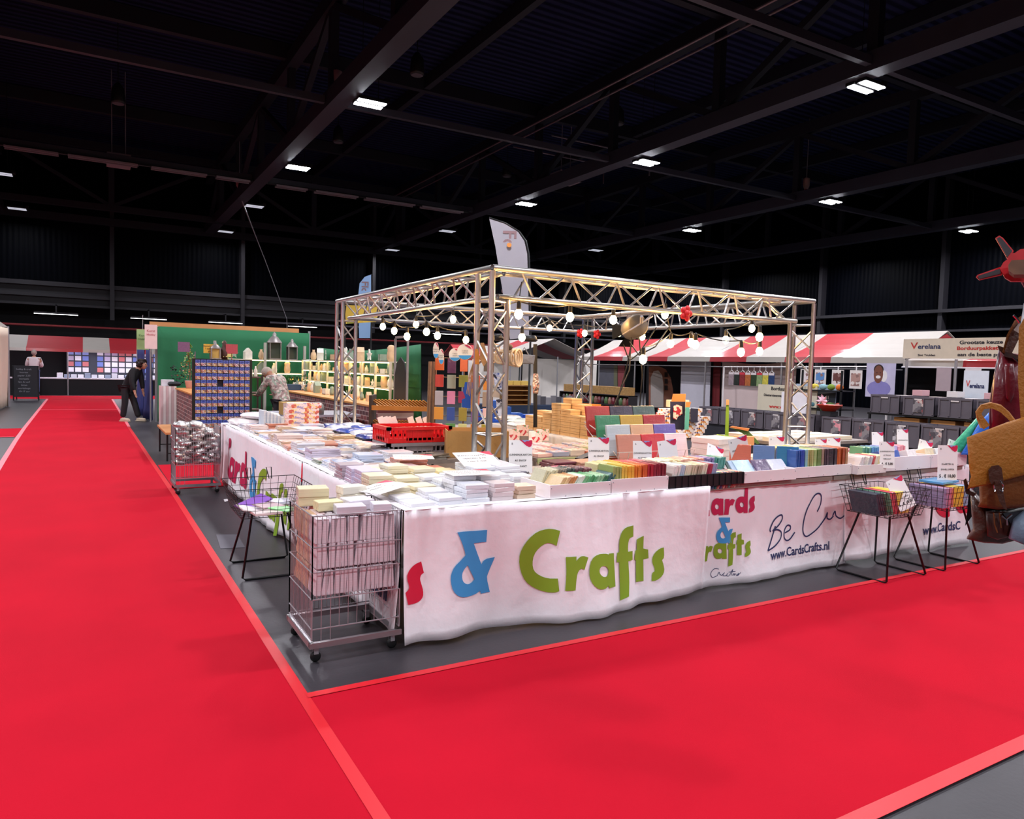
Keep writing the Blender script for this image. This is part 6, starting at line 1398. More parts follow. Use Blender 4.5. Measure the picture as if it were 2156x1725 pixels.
JS = dict(pelvis=(0, 0, .95), waist=(0, 0, 1.1), chest=(.01, 0, 1.32), neck0=(0, 0, 1.48), neck1=(.01, 0, 1.55), head=(.03, 0, 1.64), face=(1, 0, -.15),
          shl=(0, .19, 1.42), ell=(.04, .26, 1.16), wrl=(.22, .2, 1.1), handl=(.3, .18, 1.1), shr=(0, -.19, 1.42), elr=(.03, -.26, 1.16), wrr=(.22, -.18, 1.12), handr=(.3, -.15, 1.13),
          hipl=(0, .1, .9), knl=(.02, .11, .5), anl=(0, .11, .09), hipr=(0, -.1, .9), knr=(.02, -.11, .5), anr=(0, -.11, .09))
person('person in a pale jacket and jeans seen from behind at the far stall', (-1.72, 33.55, 0), radians(80), JS, mat('#d8ccd0', .7), mat('#3a4a78', .8), mat('#2c2a30', .6), 'short', '#a89890', SKIN)
JW = {k_: v for k_, v in JB.items()}; JW.update(neck1=(.3, 0, 1.33), head=(.40, 0, 1.36), face=(.6, 0, -.75), wrl=(.42, .2, .95), handl=(.5, .2, .95), wrr=(.42, -.2, .95), handr=(.5, -.2, .95), ell=(.28, .24, 1.02), elr=(.28, -.24, 1.02), knl=(0, .1, .45), anl=(0, .1, .09), anr=(0, -.1, .09))
person('stooping woman in a patterned blouse before the green stall counter', (3.1, 13.75, 0), radians(115), JW, printmat(('#a8948c', '#8c6c68', '#7c8474', '#b8a8a0', '#6c5450'), 26, 0), mat('#1e1c22', .8), mat('#2c2a30', .6), 'short', '#a8988c', SKIN2, .2)
# ================================================================ red and white market stalls on the right
REDC = mat('#ad1726', .6, 0, .06, 2, .15, 5, coat=.25); WHC = mat('#b3aba4', .6, 0, .05, 2, .15, 5, coat=.25)
def canopy(t, ax, e0, e1, bounds, ze, zr, depth, first_red, name='roof_sheet', lip=.12):
    """stripes run from eave to ridge; ax='y': eave along Y at x=e0"""
    mi = 1 if first_red else 0; bR = B(); top = []
    for i in range(len(bounds)-1):
        a, c = bounds[i], bounds[i+1]; q = B()
        def P(u, s, z): return (e0+s, u, z) if ax == 'y' else (u, e0+s, z)
        for (s0, z0, s1, z1) in ((0, ze, depth, zr), (depth, zr, 2*depth, ze)):
            n = 5
            for k_ in range(n):
                f0, f1 = k_/n, (k_+1)/n; sg0, sg1 = .05*sin(pi*f0), .05*sin(pi*f1)
                p0, p1, p2, p3 = P(a, lerp(s0, s1, f0), lerp(z0, z1, f0)-sg0), P(c, lerp(s0, s1, f0), lerp(z0, z1, f0)-sg0), P(c, lerp(s0, s1, f1), lerp(z0, z1, f1)-sg1), P(a, lerp(s0, s1, f1), lerp(z0, z1, f1)-sg1)
                q.add([p0, p1, p2, p3, *[(x, y, z-.012) for x, y, z in (p0, p1, p2, p3)]], [(0, 1, 2, 3), (7, 6, 5, 4), (0, 4, 5, 1), (2, 6, 7, 3), (1, 5, 6, 2), (3, 7, 4, 0)])
        q.add([P(a, 0, ze), P(c, 0, ze), P(c, -.02, ze-lip), P(a, -.02, ze-lip)]+[P(a, .012, ze), P(c, .012, ze), P(c, -.008, ze-lip), P(a, -.008, ze-lip)], [(0, 1, 2, 3), (7, 6, 5, 4), (0, 3, 7, 4), (1, 5, 6, 2)])
        q.build('red_stripe' if (i+mi) % 2 else 'white_stripe', REDC if (i+mi) % 2 else WHC, t)
EB = [19.05, 18.2, 16.8, 15.7, 14.9, 13.35, 12.18, 11.08, 9.91, 8.31]
t = thing('market_stall', 'long red and white striped market canopy behind the truss', 'market stall', (0, 0, 0))
canopy(t, 'y', 13.5, 0, EB, 1.99, 2.56, 1.4, False)
for i, y in enumerate((19.0, 16.3, 13.55, 11.2, 8.55)):
    B().tube([(13.55, y, 0), (13.55, y, 1.97)], .024, 6).tube([(16.2, y, 0), (16.2, y, 1.97)], .024, 6).build('post', STEEL, t)
    B().tube([(13.55, y, 1.95), (14.9, y, 2.50), (16.2, y, 1.95)], .018, 5).tube([(13.55, y, 1.95), (16.2, y, 1.95)], .018, 5).build('rafter', STEEL, t)
B().tube([(13.55, 8.4, 1.93), (13.55, 19, 1.93)], .02, 5).tube([(13.6, 8.4, 1.75), (13.6, 19, 1.75)], .012, 5).build('rail', STEEL, t)
# gable of the near end: dark red triangle below the white sheet
B().prism([(13.6, 8.33, 1.98), (16.2, 8.33, 1.98), (14.9, 8.33, 2.5)], .01, n=(0, 1, 0)).build('gable', mat('#9c1c26', .7), t)
t = thing('market_stall', 'small red and white peaked canopy to the left of the rear truss leg', 'market stall', (0, 0, 0))
LB = [21.3, 22.6, 23.9, 25.2]
canopy(t, 'y', 12.0, 0, [21.2, 22.4, 23.6, 24.8], 1.98, 2.62, 2.0, False)
for x in (12.3, 14.2, 16.0): B().tube([(x, 21.25, 0), (x, 21.25, 2.0)], .024, 6).build('post', STEEL, t)
t = thing('market_stall', 'low striped canopy with writing hidden behind the front truss leg', 'market stall', (0, 0, 0))
canopy(t, 'x', 16.6, 0, [8.2, 9.1, 10.0], 1.86, 2.15, .7, True)
for x in (8.25, 9.95): B().tube([(x, 16.65, 0), (x, 16.65, 1.88)], .024, 6).build('post', STEEL, t)
WS = mat('#e3dbd4', .8, 0, .05, 2, .3, 4); 
drape('side_sheet', 'white side sheet with a dark gap, left half behind the jewellery stands', (11.2, 22.2), (13.2, 22.2), 1.93, .05, WS, 4, .05, 0, .01, 'side sheet')
drape('side_sheet', 'white side sheet right of the dark gap, behind the truss leg', (13.35, 22.2), (16.6, 22.2), 1.93, .05, WS, 9, .05, 0, .01, 'side sheet')
drape('side_sheet', 'bluish white sheet hanging under the canopy before the red strip', (14.2, 15.1), (14.2, 14.0), 1.98, .35, mat('#cfcbd8', .7, 0, .03), 3, .012, 0, .01, 'side sheet')
drape('side_sheet', 'dark red curtain strip beside the bluish white sheet', (14.3, 14.0), (14.3, 13.75), 1.95, .5, mat('#6e141c', .7), 3, .02, 0, .01, 'side sheet')
drape('side_sheet', 'pinkish white checked sheet behind the hanging packs', (14.3, 13.7), (14.3, 11.4), 1.95, .6, mat('#e6cfce', .8, 0, .05, 2, .2, 5), 7, .03, .12, .01, 'side sheet')
drape('black_backdrop', 'black backdrop cloth behind the white boxes under the banner', (14.6, 8.9), (14.6, 4.5), 2.0, .02, mat('#0c0b10', .9), 3, .02, 0, .01, 'backdrop')
drape('black_backdrop', 'dark backdrop behind the clothes under the striped canopy', (16.3, 19), (16.3, 15.2), 1.9, .02, mat('#1b181e', .9), 5, .04, 0, .01, 'backdrop')
for i, (x0, x1, z0, z1, c, lab) in enumerate(((1262,1293,.9,1.75,'#5c5c68','grey cloth hanging at the left end of the long canopy'), (1301,1315,.95,1.78,'#8a4048','dark red garment with grey border on the rail'), (1293,1300,.95,1.75,'#6a6a54','olive garment on the rail beside the grey cloth'))):
    a, c2_ = atX(x0, 800, 13.9), atX(x1, 800, 13.9); drape('hanging_cloth', lab, (13.9, a.y), (13.9, c2_.y), z1, z0, mat(c, .8), i, .02, 0, .015, 'cloth')
t = thing('arched_board', 'brown arched board with a white arch opening under the canopy', 'board', (0, 0, 0))
slab('panel', [(1366,858),(1366,772),(1385,770),(1402,778),(1412,795),(1417,820),(1418,858)], 21.5, .05, mat('#a8705c', .7, 0, .15, 3), t); slab('white_arch', [(1370,858),(1370,795),(1376,782),(1386,780),(1394,790),(1397,810),(1397,858)], 21.4, .03, mat('#c9bfbc', .7), t)
for z in (0, 1, 2): slab('niche', [(1399,822-14*z),(1406,822-14*z),(1406,812-14*z),(1399,812-14*z)], 21.4, .03, mat('#2a1a1a', .7), t)
# jars on shelves under the left end of the canopy
t = thing('jar_shelf', 'dark shelf with rows of jars below the grey cloth', 'shelf', (12.8, 15.6, 0)); 
for z in (.35, .62, .9): B().box(0, 0, z-.02, .3, 3.4, z).build('shelf_board', mat('#3a3236', .6), t)
B().box(.02, .1, .9, .28, 3.2, 1.12).build('tan_row', mat('#a8804c', .6, 0, .4, 30), t)
B().box(.28, 0, 0, .3, 3.4, .9).build('back_panel', mat('#241e22', .7), t); [B().box(0, y, 0, .28, y+.03, .9).build('side_panel', mat('#241e22', .7), t) for y in (0, 3.37)]
JC = [('#6c1c28', 'wine red'), ('#3a2228', 'dark brown'), ('#4c6a3c', 'green'), ('#8c5c50', 'reddish')]
jb = {}
for i in range(40):
    c, cn = JC[(i*7) % 4]
    if c not in jb:
        b = B(); b.lathe([(.06, 0), (.07, .02), (.07, .14), (.05, .17), (.05, .2)], n=10); o = b.build('jar', mat(c, .3, coat=.5), None, True); jb[c] = o.data; COL.objects.unlink(o); bpy.data.objects.remove(o)
    r, q = divmod(i, 20); o = link('jar', jb[c], None, (12.88, 15.7+.165*q, (.62, .351)[r])); tag(o, '%s jar on the %s dark shelf board, %s from the near end' % (cn, ('upper', 'lower')[r], ORD[q]), 'jar', 'jars on the dark shelf')
# grey storage bins
GB = mat('#5a545e', .55, 0, .06); GBD = mat('#454049', .55)
def binbox(x, y, z, lab, picture=None, w=.40, d=.52, h=.32, goods=True):
    t = thing('storage_bin', lab, 'storage bin', (x, y, z)); b = B()
    b.box(0, -d/2, 0, w, d/2, .015); b.box(0, -d/2, 0, .015, d/2, h); b.box(w-.015, -d/2, 0, w, d/2, h); b.box(0, -d/2, 0, w, -d/2+.015, h); b.box(0, d/2-.015, 0, w, d/2, h); b.build('body', GB, t)
    b = B()
    for k_ in (-.5, -.17, .17, .5): b.box(-.012, k_*(d-.03)-.012, .01, 0, k_*(d-.03)+.012, h)
    b.box(-.014, -d/2, h-.03, 0, d/2, h); b.box(-.012, -d/2, 0, 0, d/2, .02); b.build('rib', GB, t)
    if picture: B().box(-.016, -d*.16+picture[2], .05, -.012, d*.16+picture[2], h-.05).build('product_picture', printmat(picture[:2]+('#6a646c', '#4c464e', '#8a8488'), 22, 0), t)
    B().box(-.018, -.06, h-.055, -.014, .06, h-.035).build('label', mat('#d8d0d0', .5), t)
    return t
tag(B().box(10.62, 8.0, 0, 11.05, 10.75, .60).build('bin_table', mat('#20202a', .8)), 'dark draped table under the left row of grey bins', 'table')
PX = [('#8c5c60', '#a8787c'), ('#8a8890', '#b8b4bc'), ('#8c4c50', '#c8b4b0'), ('#b8b4b8', '#787278')]
for i in range(5): binbox(10.6, 10.45-.54*i, .601, 'grey storage bin in the row below the beige banner, %s from the left' % ORD[i], PX[i % 4]+(0,))
tag(B().box(10.62, 4.6, 0, 11.05, 7.95, .56).build('bin_table', mat('#191920', .8)), 'dark draped table under the right row of grey bins', 'table')
for i in range(6): binbox(10.6, 7.62-.56*i, .561, 'large grey storage bin on the lower right row, %s from the left' % ORD[i], ((('#e0a0a8', '#d88c98', 0),) + tuple(PX[k_]+(.05,) for k_ in (0, 1, 2, 3, 1)))[i], .40, .54, .36)
t = thing('bin_rack', 'black metal rack holding the upper row of grey bins', 'rack', (11.3, 4.4, 0))
B().box(0, 0, .98, .45, 3.15, 1.01).build('shelf_board', BLACKM, t)
for y in (0, 1.05, 2.1, 3.1): B().box(0, y, 0, .03, y+.03, .98).build('post', BLACKM, t)
for i in range(5): binbox(11.3, 7.25-.56*i, 1.011, 'grey storage bin on the upper black rack, %s from the left' % ORD[i], PX[(i+1) % 4]+(0,) if i in (1,) else None, .42, .5, .30)
for i in range(9): pack('kit_box', (.2, .16, .09), ('#efe4e2', '#d8a8b0', '#f0dcd8', '#e8e2e4')[i % 4], (11.5, 7.05-.27*i, 1.225+.095*(i % 2)), 0, '%s kit box sticking out above the upper bins, %s from the left' % (('white', 'pink', 'rose', 'light grey')[i % 4], ORD[i]), 'box', 'kit boxes over the upper bins')
for i in range(4): pack('carton_box', (.3, .42, .26), '#a8743c', (11.5, 6.9-.55*i, .70), 0, 'brown carton behind the lower bins, %s from the left' % ORD[i], 'carton', 'cartons behind the lower bins')
# signs of the wool shop
t = thing('shop_banner', 'long beige Verelana banner with black and red slogans', 'banner', (13.25, 8.2, 0)); B().box(0, -3.6, 1.96, .02, 0, 2.32).build('panel', mat('#e3d3bd', .6), t)
def wr(b, s, y, z, size, mi, x=-.003, bold=.03, wx=1, align='CENTER'): write(b, s, frame((x, y, z), (0, -1, 0), (0, 0, 1)), size, mi, bold=bold, wx=wx, align=align)
b = B(); wr(b, 'V', -.21, 2.19, .17, 1, bold=.01, wx=1.3); wr(b, 'erelana', -.49, 2.175, .125, 0, bold=.02, wx=1.15); wr(b, 'Sint Truiden', -.45, 2.02, .05, 2, wx=1.3)
wr(b, 'Grootste keuze', -1.02, 2.24, .085, 2, wx=1.3, align='LEFT'); wr(b, 'Borduurpakketten', -.98, 2.14, .085, 1, wx=1.3, align='LEFT'); wr(b, 'aan de beste prijs', -1.0, 2.03, .085, 2, wx=1.3, align='LEFT')
b.build('lettering', [NAVY, mat('#c8302c', .6), mat('#2c2830', .6)], t)
B().tube([(.06, -.05, 0), (.06, -.05, 2.3)], .024, 6).tube([(.06, -3.5, 0), (.06, -3.5, 2.3)], .024, 6).tube([(.06, -.95, 0), (.06, -.95, 1.95)], .024, 6).build('post', STEEL, t)
t = thing('market_stall', 'striped canopy edge continuing right below the beige banner', 'market stall', (0, 0, 0)); canopy(t, 'y', 13.45, 0, [8.3, 7.2, 6.2, 5.2, 4.2], 1.93, 2.3, 1.2, False)
for y in (7.7, 4.4): B().tube([(15.6, y, 0), (15.6, y, 1.95)], .024, 6).build('post', STEEL, t)
B().tube([(13.4, 8.3, 1.80), (13.4, 4.3, 1.80)], .015, 5).build('rail', mat('#d8d4dc', .4), t)
t = thing('shop_sign', 'white Verelana sign board under the banner', 'sign', (11.9, 6.35, 0)); B().box(0, -.36, 1.30, .02, 0, 1.74).build('panel', mat('#d3dbe6', .4), t)
[B().tube([(.03, y, 0), (.03, y, 1.74)], .01, 5).build('leg', STEEL, t) for y in (-.06, -.3)]
b = B(); wr(b, 'V', -.07, 1.53, .14, 1, wx=.7, bold=.01); wr(b, 'erelana', -.205, 1.50, .10, 0, wx=.75); b.build('lettering', [NAVY, mat('#c8302c', .6)], t)
t = thing('address_banner', 'beige banner with a street address and web address in red', 'banner', (12.3, 10.75, 0)); B().box(0, -1.45, .80, .02, 0, 1.38).build('panel', mat('#d6cdb8', .7), t)
b = B(); wr(b, 'Borduurpakketten', -.75, 1.30, .10, 0, wx=1.1); wr(b, 'Diestersteenweg 59 · 3800 Sint Truiden', -.73, 1.16, .07, 0); wr(b, 'www.verelana.eu', -.70, .93, .10, 1, wx=1.1); b.build('lettering', [mat('#2c2830', .6), mat('#c8302c', .6)], t)
[B().tube([(.04, y, 0), (.04, y, 1.4)], .012, 5).build('leg', STEEL, t) for y in (-.02, -1.42)]
# posters
t = thing('child_poster', 'poster of a smiling child in a lilac jacket', 'poster', (12.95, 8.72, 0)); B().box(0, -.58, 1.22, .015, 0, 1.86).build('panel', mat('#c9c4e4', .5, 0, .15, 4), t)
b = B()
def ell(cy, cz, ry, rz_, mi, x): b.add([(x, cy+ry*cos(q*pi/8), cz+rz_*sin(q*pi/8)) for q in range(16)], [tuple(range(16))], mi)
ell(-.27, 1.38, .24, .15, 2, -.002); ell(-.25, 1.65, .095, .17, 0, -.003); ell(-.25, 1.74, .10, .10, 1, -.0025); ell(-.25, 1.60, .05, .03, 3, -.004); ell(-.22, 1.68, .012, .01, 1, -.0045); ell(-.29, 1.68, .012, .01, 1, -.0045)
ell(-.36, 1.62, .07, .11, 3, -.0022); b.build('printed_figure', [mat('#7c4a3a', .5), mat('#2a1c20', .5), mat('#8c86c8', .5), mat('#f0ecee', .5)], t)
t = thing('landscape_poster', 'landscape poster with white letters LI! between the truss tubes', 'poster', (12.5, 9.95, 0)); B().box(0, -.92, .9, .015, 0, 1.42).build('panel', mat('#a8bcd8', .5, 0, .1, 3), t)
b = B(); b.add([(-.002, 0, 1.25), (-.002, -.25, 1.32), (-.002, -.5, 1.22), (-.002, -.92, 1.28), (-.002, -.92, 1.08), (-.002, 0, 1.08)], [(0, 1, 2, 3, 4, 5)], 0); b.add([(-.002, 0, 1.08), (-.002, -.92, 1.08), (-.002, -.92, .9), (-.002, 0, .9)], [(0, 1, 2, 3)], 1); b.build('printed_hills', [mat('#3a4252', .6), mat('#9a9c84', .6)], t)
b = B(); wr(b, '(OLI!', -.62, 1.15, .15, 0, x=-.005, bold=0); b.build('lettering', WHITEP, t)
# packs hanging from the rail
HK = [('#a08c94', 'mauve'), ('#2c2c2c', 'black and green'), ('#8c2c34', 'red'), ('#b8683c', 'orange patterned'), ('#34402c', 'dark green'), ('#8aa070', 'green and grey'), ('#d8c050', 'yellow'), ('#2c3c6c', 'navy striped')]
t = thing('hanger_rail', 'white rail with hangers under the canopy', 'rail', (0, 0, 0)); B().tube([(13.0, 12.4, 1.74), (13.0, 8.3, 1.80)], .012, 5).tube([(13.0, 12.4, 0), (13.0, 12.4, 1.74)], .02, 5).tube([(13.0, 8.3, 0), (13.0, 8.3, 1.8)], .02, 5).build('bar', mat('#e4dee0', .4), t)
for i in range(8):
    c, cn = HK[i]; y = 12.15-.165*i
    t = thing('hanging_pack', '%s kit pack on a white hanger, %s from the left' % (cn, ORD[i]), 'kit pack', (13.0, y, 0), 0, 'kit packs on hangers'); B().box(-.02, -.075, 1.32, .0, .075, 1.62).build('pack', mat(c, .3, 0, .4, 25, coat=.8), t)
    B().tube([(-.01, -.06, 1.62), (-.01, 0, 1.67), (-.01, .06, 1.62)], .006, 4).tube([(-.01, 0, 1.67), (-.01, 0, 1.73), (0, .015, 1.76)], .005, 4).build('hanger', WHITEP, t)
    B().box(-.022, -.075, 1.57, -.019, .075, 1.62).build('header', mat(('#e6d8dc', '#d8384c')[i % 3 == 2], .4), t)
for i, (y, z0, z1, c, lab) in enumerate(((10.1,1.38,1.72,'#e8dce0','white print hanging beside the right truss leg, with small figures'),(9.75,1.35,1.72,'#5c8cc8','white and blue print hanging right of the truss leg'),(9.35,1.4,1.72,'#6c3c38','dark animal picture clipped to the rail'),(8.95,1.36,1.72,'#b89088','framed brown sketch hanging on a white cord'))):
    t = thing('hanging_print', lab, 'print', (12.98, y, 0)); B().box(-.015, -.13, z0, 0, .13, z1).build('border', mat('#ece4e2', .6), t); B().box(-.018, -.10, z0+.05, -.016, .10, z1-.06).build('picture', printmat((c, '#e8dcd8', c, '#94706c'), 20, 0), t)
    B().box(-.01, -.01, z1, 0, .01, 1.79).build('clip', WHITEP, t)
for i, (y, lab) in enumerate(((7.45, 'left one'), (6.95, 'middle one'), (6.0, 'right one near the white sign'))):
    z = (1.38, 1.34, 1.36)[i]; o = B().box(13.3, y-.13, z, 13.315, y+.13, 1.80).build('paper_sheet', mat(('#b8a4ac', '#ece6ea', '#f0ecee')[i], .6)); tag(o, 'white paper sheet hanging before the black backdrop, '+lab, 'paper')
t = thing('display_shelf', 'black shelf with coloured bowls and yarn beside the poster', 'shelf', (12.2, 8.7, 0))
for z in (.95, 1.3): B().box(0, 0, z, .4, .9, z+.02).build('shelf_board', BLACKM, t)
for y in (0, .87): B().box(0, y, 0, .03, y+.03, 1.7).build('post', BLACKM, t)
for i in range(8):
    c, cn = (('#d8702c', 'orange'), ('#7c9a3c', 'green'), ('#8cb4c0', 'pale blue'), ('#d8c04c', 'yellow'), ('#a84c44', 'red'), ('#6c8c50', 'moss green'), ('#c88c50', 'tan'), ('#547c88', 'teal'))[i]
    o = B().ball((0, 0, .06), .075, 10, 7, sz=.8).build('yarn_ball', mat(c, .9, 0, .2, 60), None, True); o.location = (12.35, 8.85+.18*(i % 4), (1.32, .97)[i//4]); tag(o, '%s ball of yarn on the %s level of the black shelf' % (cn, ('upper', 'lower')[i//4]), 'yarn')
t = thing('toy_tray', 'red tray with a pink and white toy on the bins', 'tray', (10.85, 7.95, 1.0)); B().lathe([(.1, 0), (.2, .1), (.21, .11), (.18, .1)], n=16).build('bowl', mat('#c83a20', .4), t, True); B().box(-.1, -.1, -.08, .1, .1, 0).build('stand', DARKM, t)
t = thing('paper_flower', 'pink and white paper flower above the red tray', 'flower', (10.9, 8.15, 1.11)); b = B()
for q in range(8): a = q*pi/4; b.tube([(0, 0, .05), (.03, .07*cos(a), .05+.07*sin(a)), (.0, .12*cos(a), .05+.12*sin(a))], [.01, .025, .003], 5)
b.build('petal', mat('#e8c0d0', .6), t, True); B().tube([(0, 0, -.11), (0, 0, .05)], .006, 4).build('stem', mat('#5a7a3c', .7), t)
t = thing('white_board', 'white board standing between the truss tubes', 'board', (10.75, 8.6, .93)); B().box(0, -.26, 0, .02, .26, .36).build('panel', mat('#ece9f2', .4), t)
# far stalls at the end of the aisle
t = thing('market_stall', 'far striped market stall at the end of the left aisle', 'market stall', (0, 0, 0))
canopy(t, 'x', 34.0, 0, [-6.2, -4.6, -3.0, -2.0, -.1, .85, 2.2, 3.4], 1.84, 2.36, 1.5, False)
for x in (-6, -2.9, -.62, 2.0): B().tube([(x, 34.05, 0), (x, 34.05, 1.85)], .024, 6).build('post', STEEL, t)
B().box(-6.2, 34.1, 0, 3.4, 34.9, .64).build('black_skirt', mat('#0f0d12', .9), t); B().box(-6.2, 34.08, .64, 3.4, 34.92, .68).build('counter_top', mat('#cfcad4', .5), t)
B().box(-6.2, 36.4, 0, -.7, 36.45, 2.2).build('black_backcloth', mat('#0f0d12', .9), t); B().box(-.7, 35.8, .68, 3.3, 35.85, 1.84).build('display_wall', mat('#2a2c3c', .6), t)
B().box(-6, 34.2, 1.76, 3.3, 34.24, 1.80).build('light_strip', mat('#eef0ff', .3, emit=14), t)
L = bpy.data.lights.new('stall_tube', 'AREA'); L.shape = 'RECTANGLE'; L.size = 4; L.size_y = .1; L.energy = 60; L.color = (.9, .93, 1); link('stall_tube', L, None, (1.2, 34.5, 1.74))
rr = random.Random(2)
for r in range(4):
    for q in range(14):
        x = -.55+.27*q; z = 1.62-.24*r; c, cn = (('#8fa0e0', 'periwinkle'), ('#e6e2ee', 'white'), ('#c86c70', 'rose red'), ('#6c7cc8', 'blue'), ('#dcd4dc', 'pale grey'), ('#b8a8c8', 'lilac'))[rr.randrange(6)]
        if q == 3: continue
        pack('display_card', (.22, .02, .19), c, (x, 35.77, z), 0, '%s card on the far lit display wall, %s row down, %s column' % (cn, ORD[r], ORD[q]), 'card', 'cards on the far display wall')
for i in range(16):
    c, cn = (('#e8e6f0', 'white'), ('#8c98b0', 'grey blue'), ('#cfd0dc', 'pale grey'))[i % 3]; pack('card_carton', (.2, .25, .14 if i % 4 else .2), c, (-.9+.24*i, 34.4, .681), 0, '%s card carton on the far counter, %s from the left' % (cn, ORD[i]), 'carton', 'cartons on the far counter')
t = thing('chalkboard_sign', 'black A-frame chalkboard with handwriting at the left aisle edge', 'chalkboard', (-1.78, 30.1, 0)); b = B(); b.x = Matrix.Rotation(.12, 4, 'X'); b.box(-.36, 0, .12, .36, .03, 1.2); b.build('board', mat('#1c1e24', .6), t)
b = B(); b.x = Matrix.Rotation(.12, 4, 'X'); b.box(-.38, -.0, 0, -.34, .03, 1.2); b.box(.34, 0, 0, .38, .03, 1.2); b.build('front_leg', BLACKM, t)
b = B(); b.tube([(-.34, .02, 1.18), (-.3, .5, 0)], .018, 4); b.tube([(.34, .02, 1.18), (.32, .5, 0)], .018, 4); b.build('rear_leg', BLACKM, t)
b = B(); b.x = Matrix.Rotation(.12, 4, 'X')
for i, s_ in enumerate(('hobby & craft', 'kaarten', 'papier 2,50', 'stempels', 'lijm & verf', 'linten', 'workshops', '10-17 uur')): write(b, s_, frame((-.05, -.003, 1.08-.11*i), (1, 0, 0), (0, 0, 1)), .08, 0)
b.build('chalk_writing', mat('#8a8c94', .8), t)
drape('tent_wall', 'cream cloth side wall of a stall at the far left edge', (-2.35, 21.5), (-2.0, 26.6), 2.35, .02, mat('#e3cdb8', .8, 0, .05, 2, .2, 5), 3, .04, 0, .01, 'side wall')
t = thing('white_canopy', 'white canopy corner with red trim at the far left edge', 'canopy', (0, 0, 0)); B().prism([(-2.0, 26.5, 2.38), (-3.4, 26.5, 2.42), (-2.6, 26.5, 2.85)], .05, n=(0, 1, 0)).build('gable', WHC, t); B().tube([(-2.0, 26.5, 0), (-2.0, 26.5, 2.4)], .03, 6).build('post', STEEL, t)
# feather flags
def flag(pts, D, c, word_, lab, tx, ty, size, pole):
    t = thing('feather_flag', lab, 'flag', (0, 0, 0)); slab('flag_cloth', pts, D, .02, mat(c, .8, 0, .08, 2, .3, 3), t)
    b = B(); P = [atD(x, y, D+.01) for x, y in pole]; P.append(Vector((P[-1].x, P[-1].y, 0))); b.tube(P, .02, 6); b.build('pole', BLACKM, t, True)
    b = B(); write(b, word_, frame(atD(tx, ty, D-.012), (0, 0, -1), SIDE), size, 0, bold=.02, align='LEFT'); b.build('lettering', mat('#8a6c70', .6), t); return t
flag([(1030,460),(1062,470),(1090,487),(1104,508),(1110,535),(1112,600),(1114,710),(1074,715),(1056,600),(1043,520)], 14, '#9a97a0', 'Fontwaterij', 'tall grey feather flag with orange dotted lettering rising behind the truss', 1072, 484, .36, [(1030,459),(1064,470),(1093,488),(1107,508),(1113,535),(1115,600),(1117,710)])
slab('ring_mark', [(1072+5*cos(a*pi/6), 516+5*sin(a*pi/6)) for a in range(12)], 13.96, .004, mat('#d88a3c', .5), COL.objects['lettering'] if False else None).name = 'flag_badge'
tag(COL.objects['flag_badge'], 'orange ring mark on the grey feather flag', 'mark')
flag([(782,578),(768,583),(757,597),(754,625),(756,712),(780,712)], 18, '#7f9fc8', 'Floww.nl', 'blue and white feather flag behind the left truss corner', 768, 592, .24, [(783,577),(783,640),(781,712)])
t = thing('yellow_banner', 'yellow banner with dark leaves seen through the left truss corner', 'banner', (0, 0, 0)); slab('banner_cloth', [(726,642),(800,646),(792,678),(728,682)], 16, .03, printmat(('#c8a838', '#d8b844', '#c8a838', '#8c8c2c', '#d8b844'), 3, 0), t); p = atD(727, 682, 16.03); B().tube([p+Vector((0, 0, .4)), (p.x, p.y, 0)], .02, 5).build('pole', BLACKM, t)

# ================================================================ bags hanging at the right edge
BD = 2.3
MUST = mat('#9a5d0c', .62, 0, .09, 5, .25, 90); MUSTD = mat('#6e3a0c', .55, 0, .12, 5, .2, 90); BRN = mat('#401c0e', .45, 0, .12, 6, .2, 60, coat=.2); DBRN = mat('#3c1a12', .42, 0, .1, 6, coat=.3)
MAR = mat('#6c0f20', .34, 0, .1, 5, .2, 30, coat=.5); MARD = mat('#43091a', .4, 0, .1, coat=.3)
def pt_(x, y, D): return atD(x, y, D)
t = thing('backpack', 'mustard yellow leather backpack with brown buckle strap hanging nearest', 'backpack', (0, 0, 0))
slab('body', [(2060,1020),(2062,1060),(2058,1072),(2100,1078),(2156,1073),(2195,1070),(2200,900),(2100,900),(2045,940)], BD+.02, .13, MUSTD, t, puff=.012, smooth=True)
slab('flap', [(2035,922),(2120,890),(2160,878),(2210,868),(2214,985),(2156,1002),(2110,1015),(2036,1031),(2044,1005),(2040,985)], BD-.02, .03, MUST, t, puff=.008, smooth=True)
b = B(); b.tube([pt_(x, y, BD+.04) for x, y in ((2070,900),(2062,880),(2060,868),(2068,857),(2085,852),(2105,857),(2120,870),(2132,886))], .0085, 6); b.v = b.v
o = b.build('top_handle', MUST, t, True)
slab('handle_strap', [(2056,868),(2066,853),(2088,849),(2112,858),(2134,884),(2128,888),(2106,868),(2088,860),(2072,862),(2066,872),(2084,896),(2070,905)], BD+.03, .012, MUST, t)
slab('buckle_patch', [(2081,990),(2088,982),(2102,980),(2109,986),(2113,1015),(2087,1020),(2082,1008)], BD-.035, .012, BRN, t)
slab('strap', [(2094,1014),(2107,1012),(2113,1040),(2120,1075),(2113,1071),(2104,1056),(2098,1036)], BD-.04, .01, BRN, t)
b = B(); b.tube([pt_(x, y, BD-.05) for x, y in ((2106,1012),(2113,1022),(2111,1036),(2105,1032))], .0022, 6); b.tube([pt_(x, y, BD-.05) for x, y in ((2093,1022),(2095,1035))], .0022, 6); b.build('buckle', CHROME, t, True)
slab('shoulder_strap', [(2145,690),(2156,670),(2180,665),(2185,800),(2150,895),(2143,800)], BD+.06, .015, MUST, t)
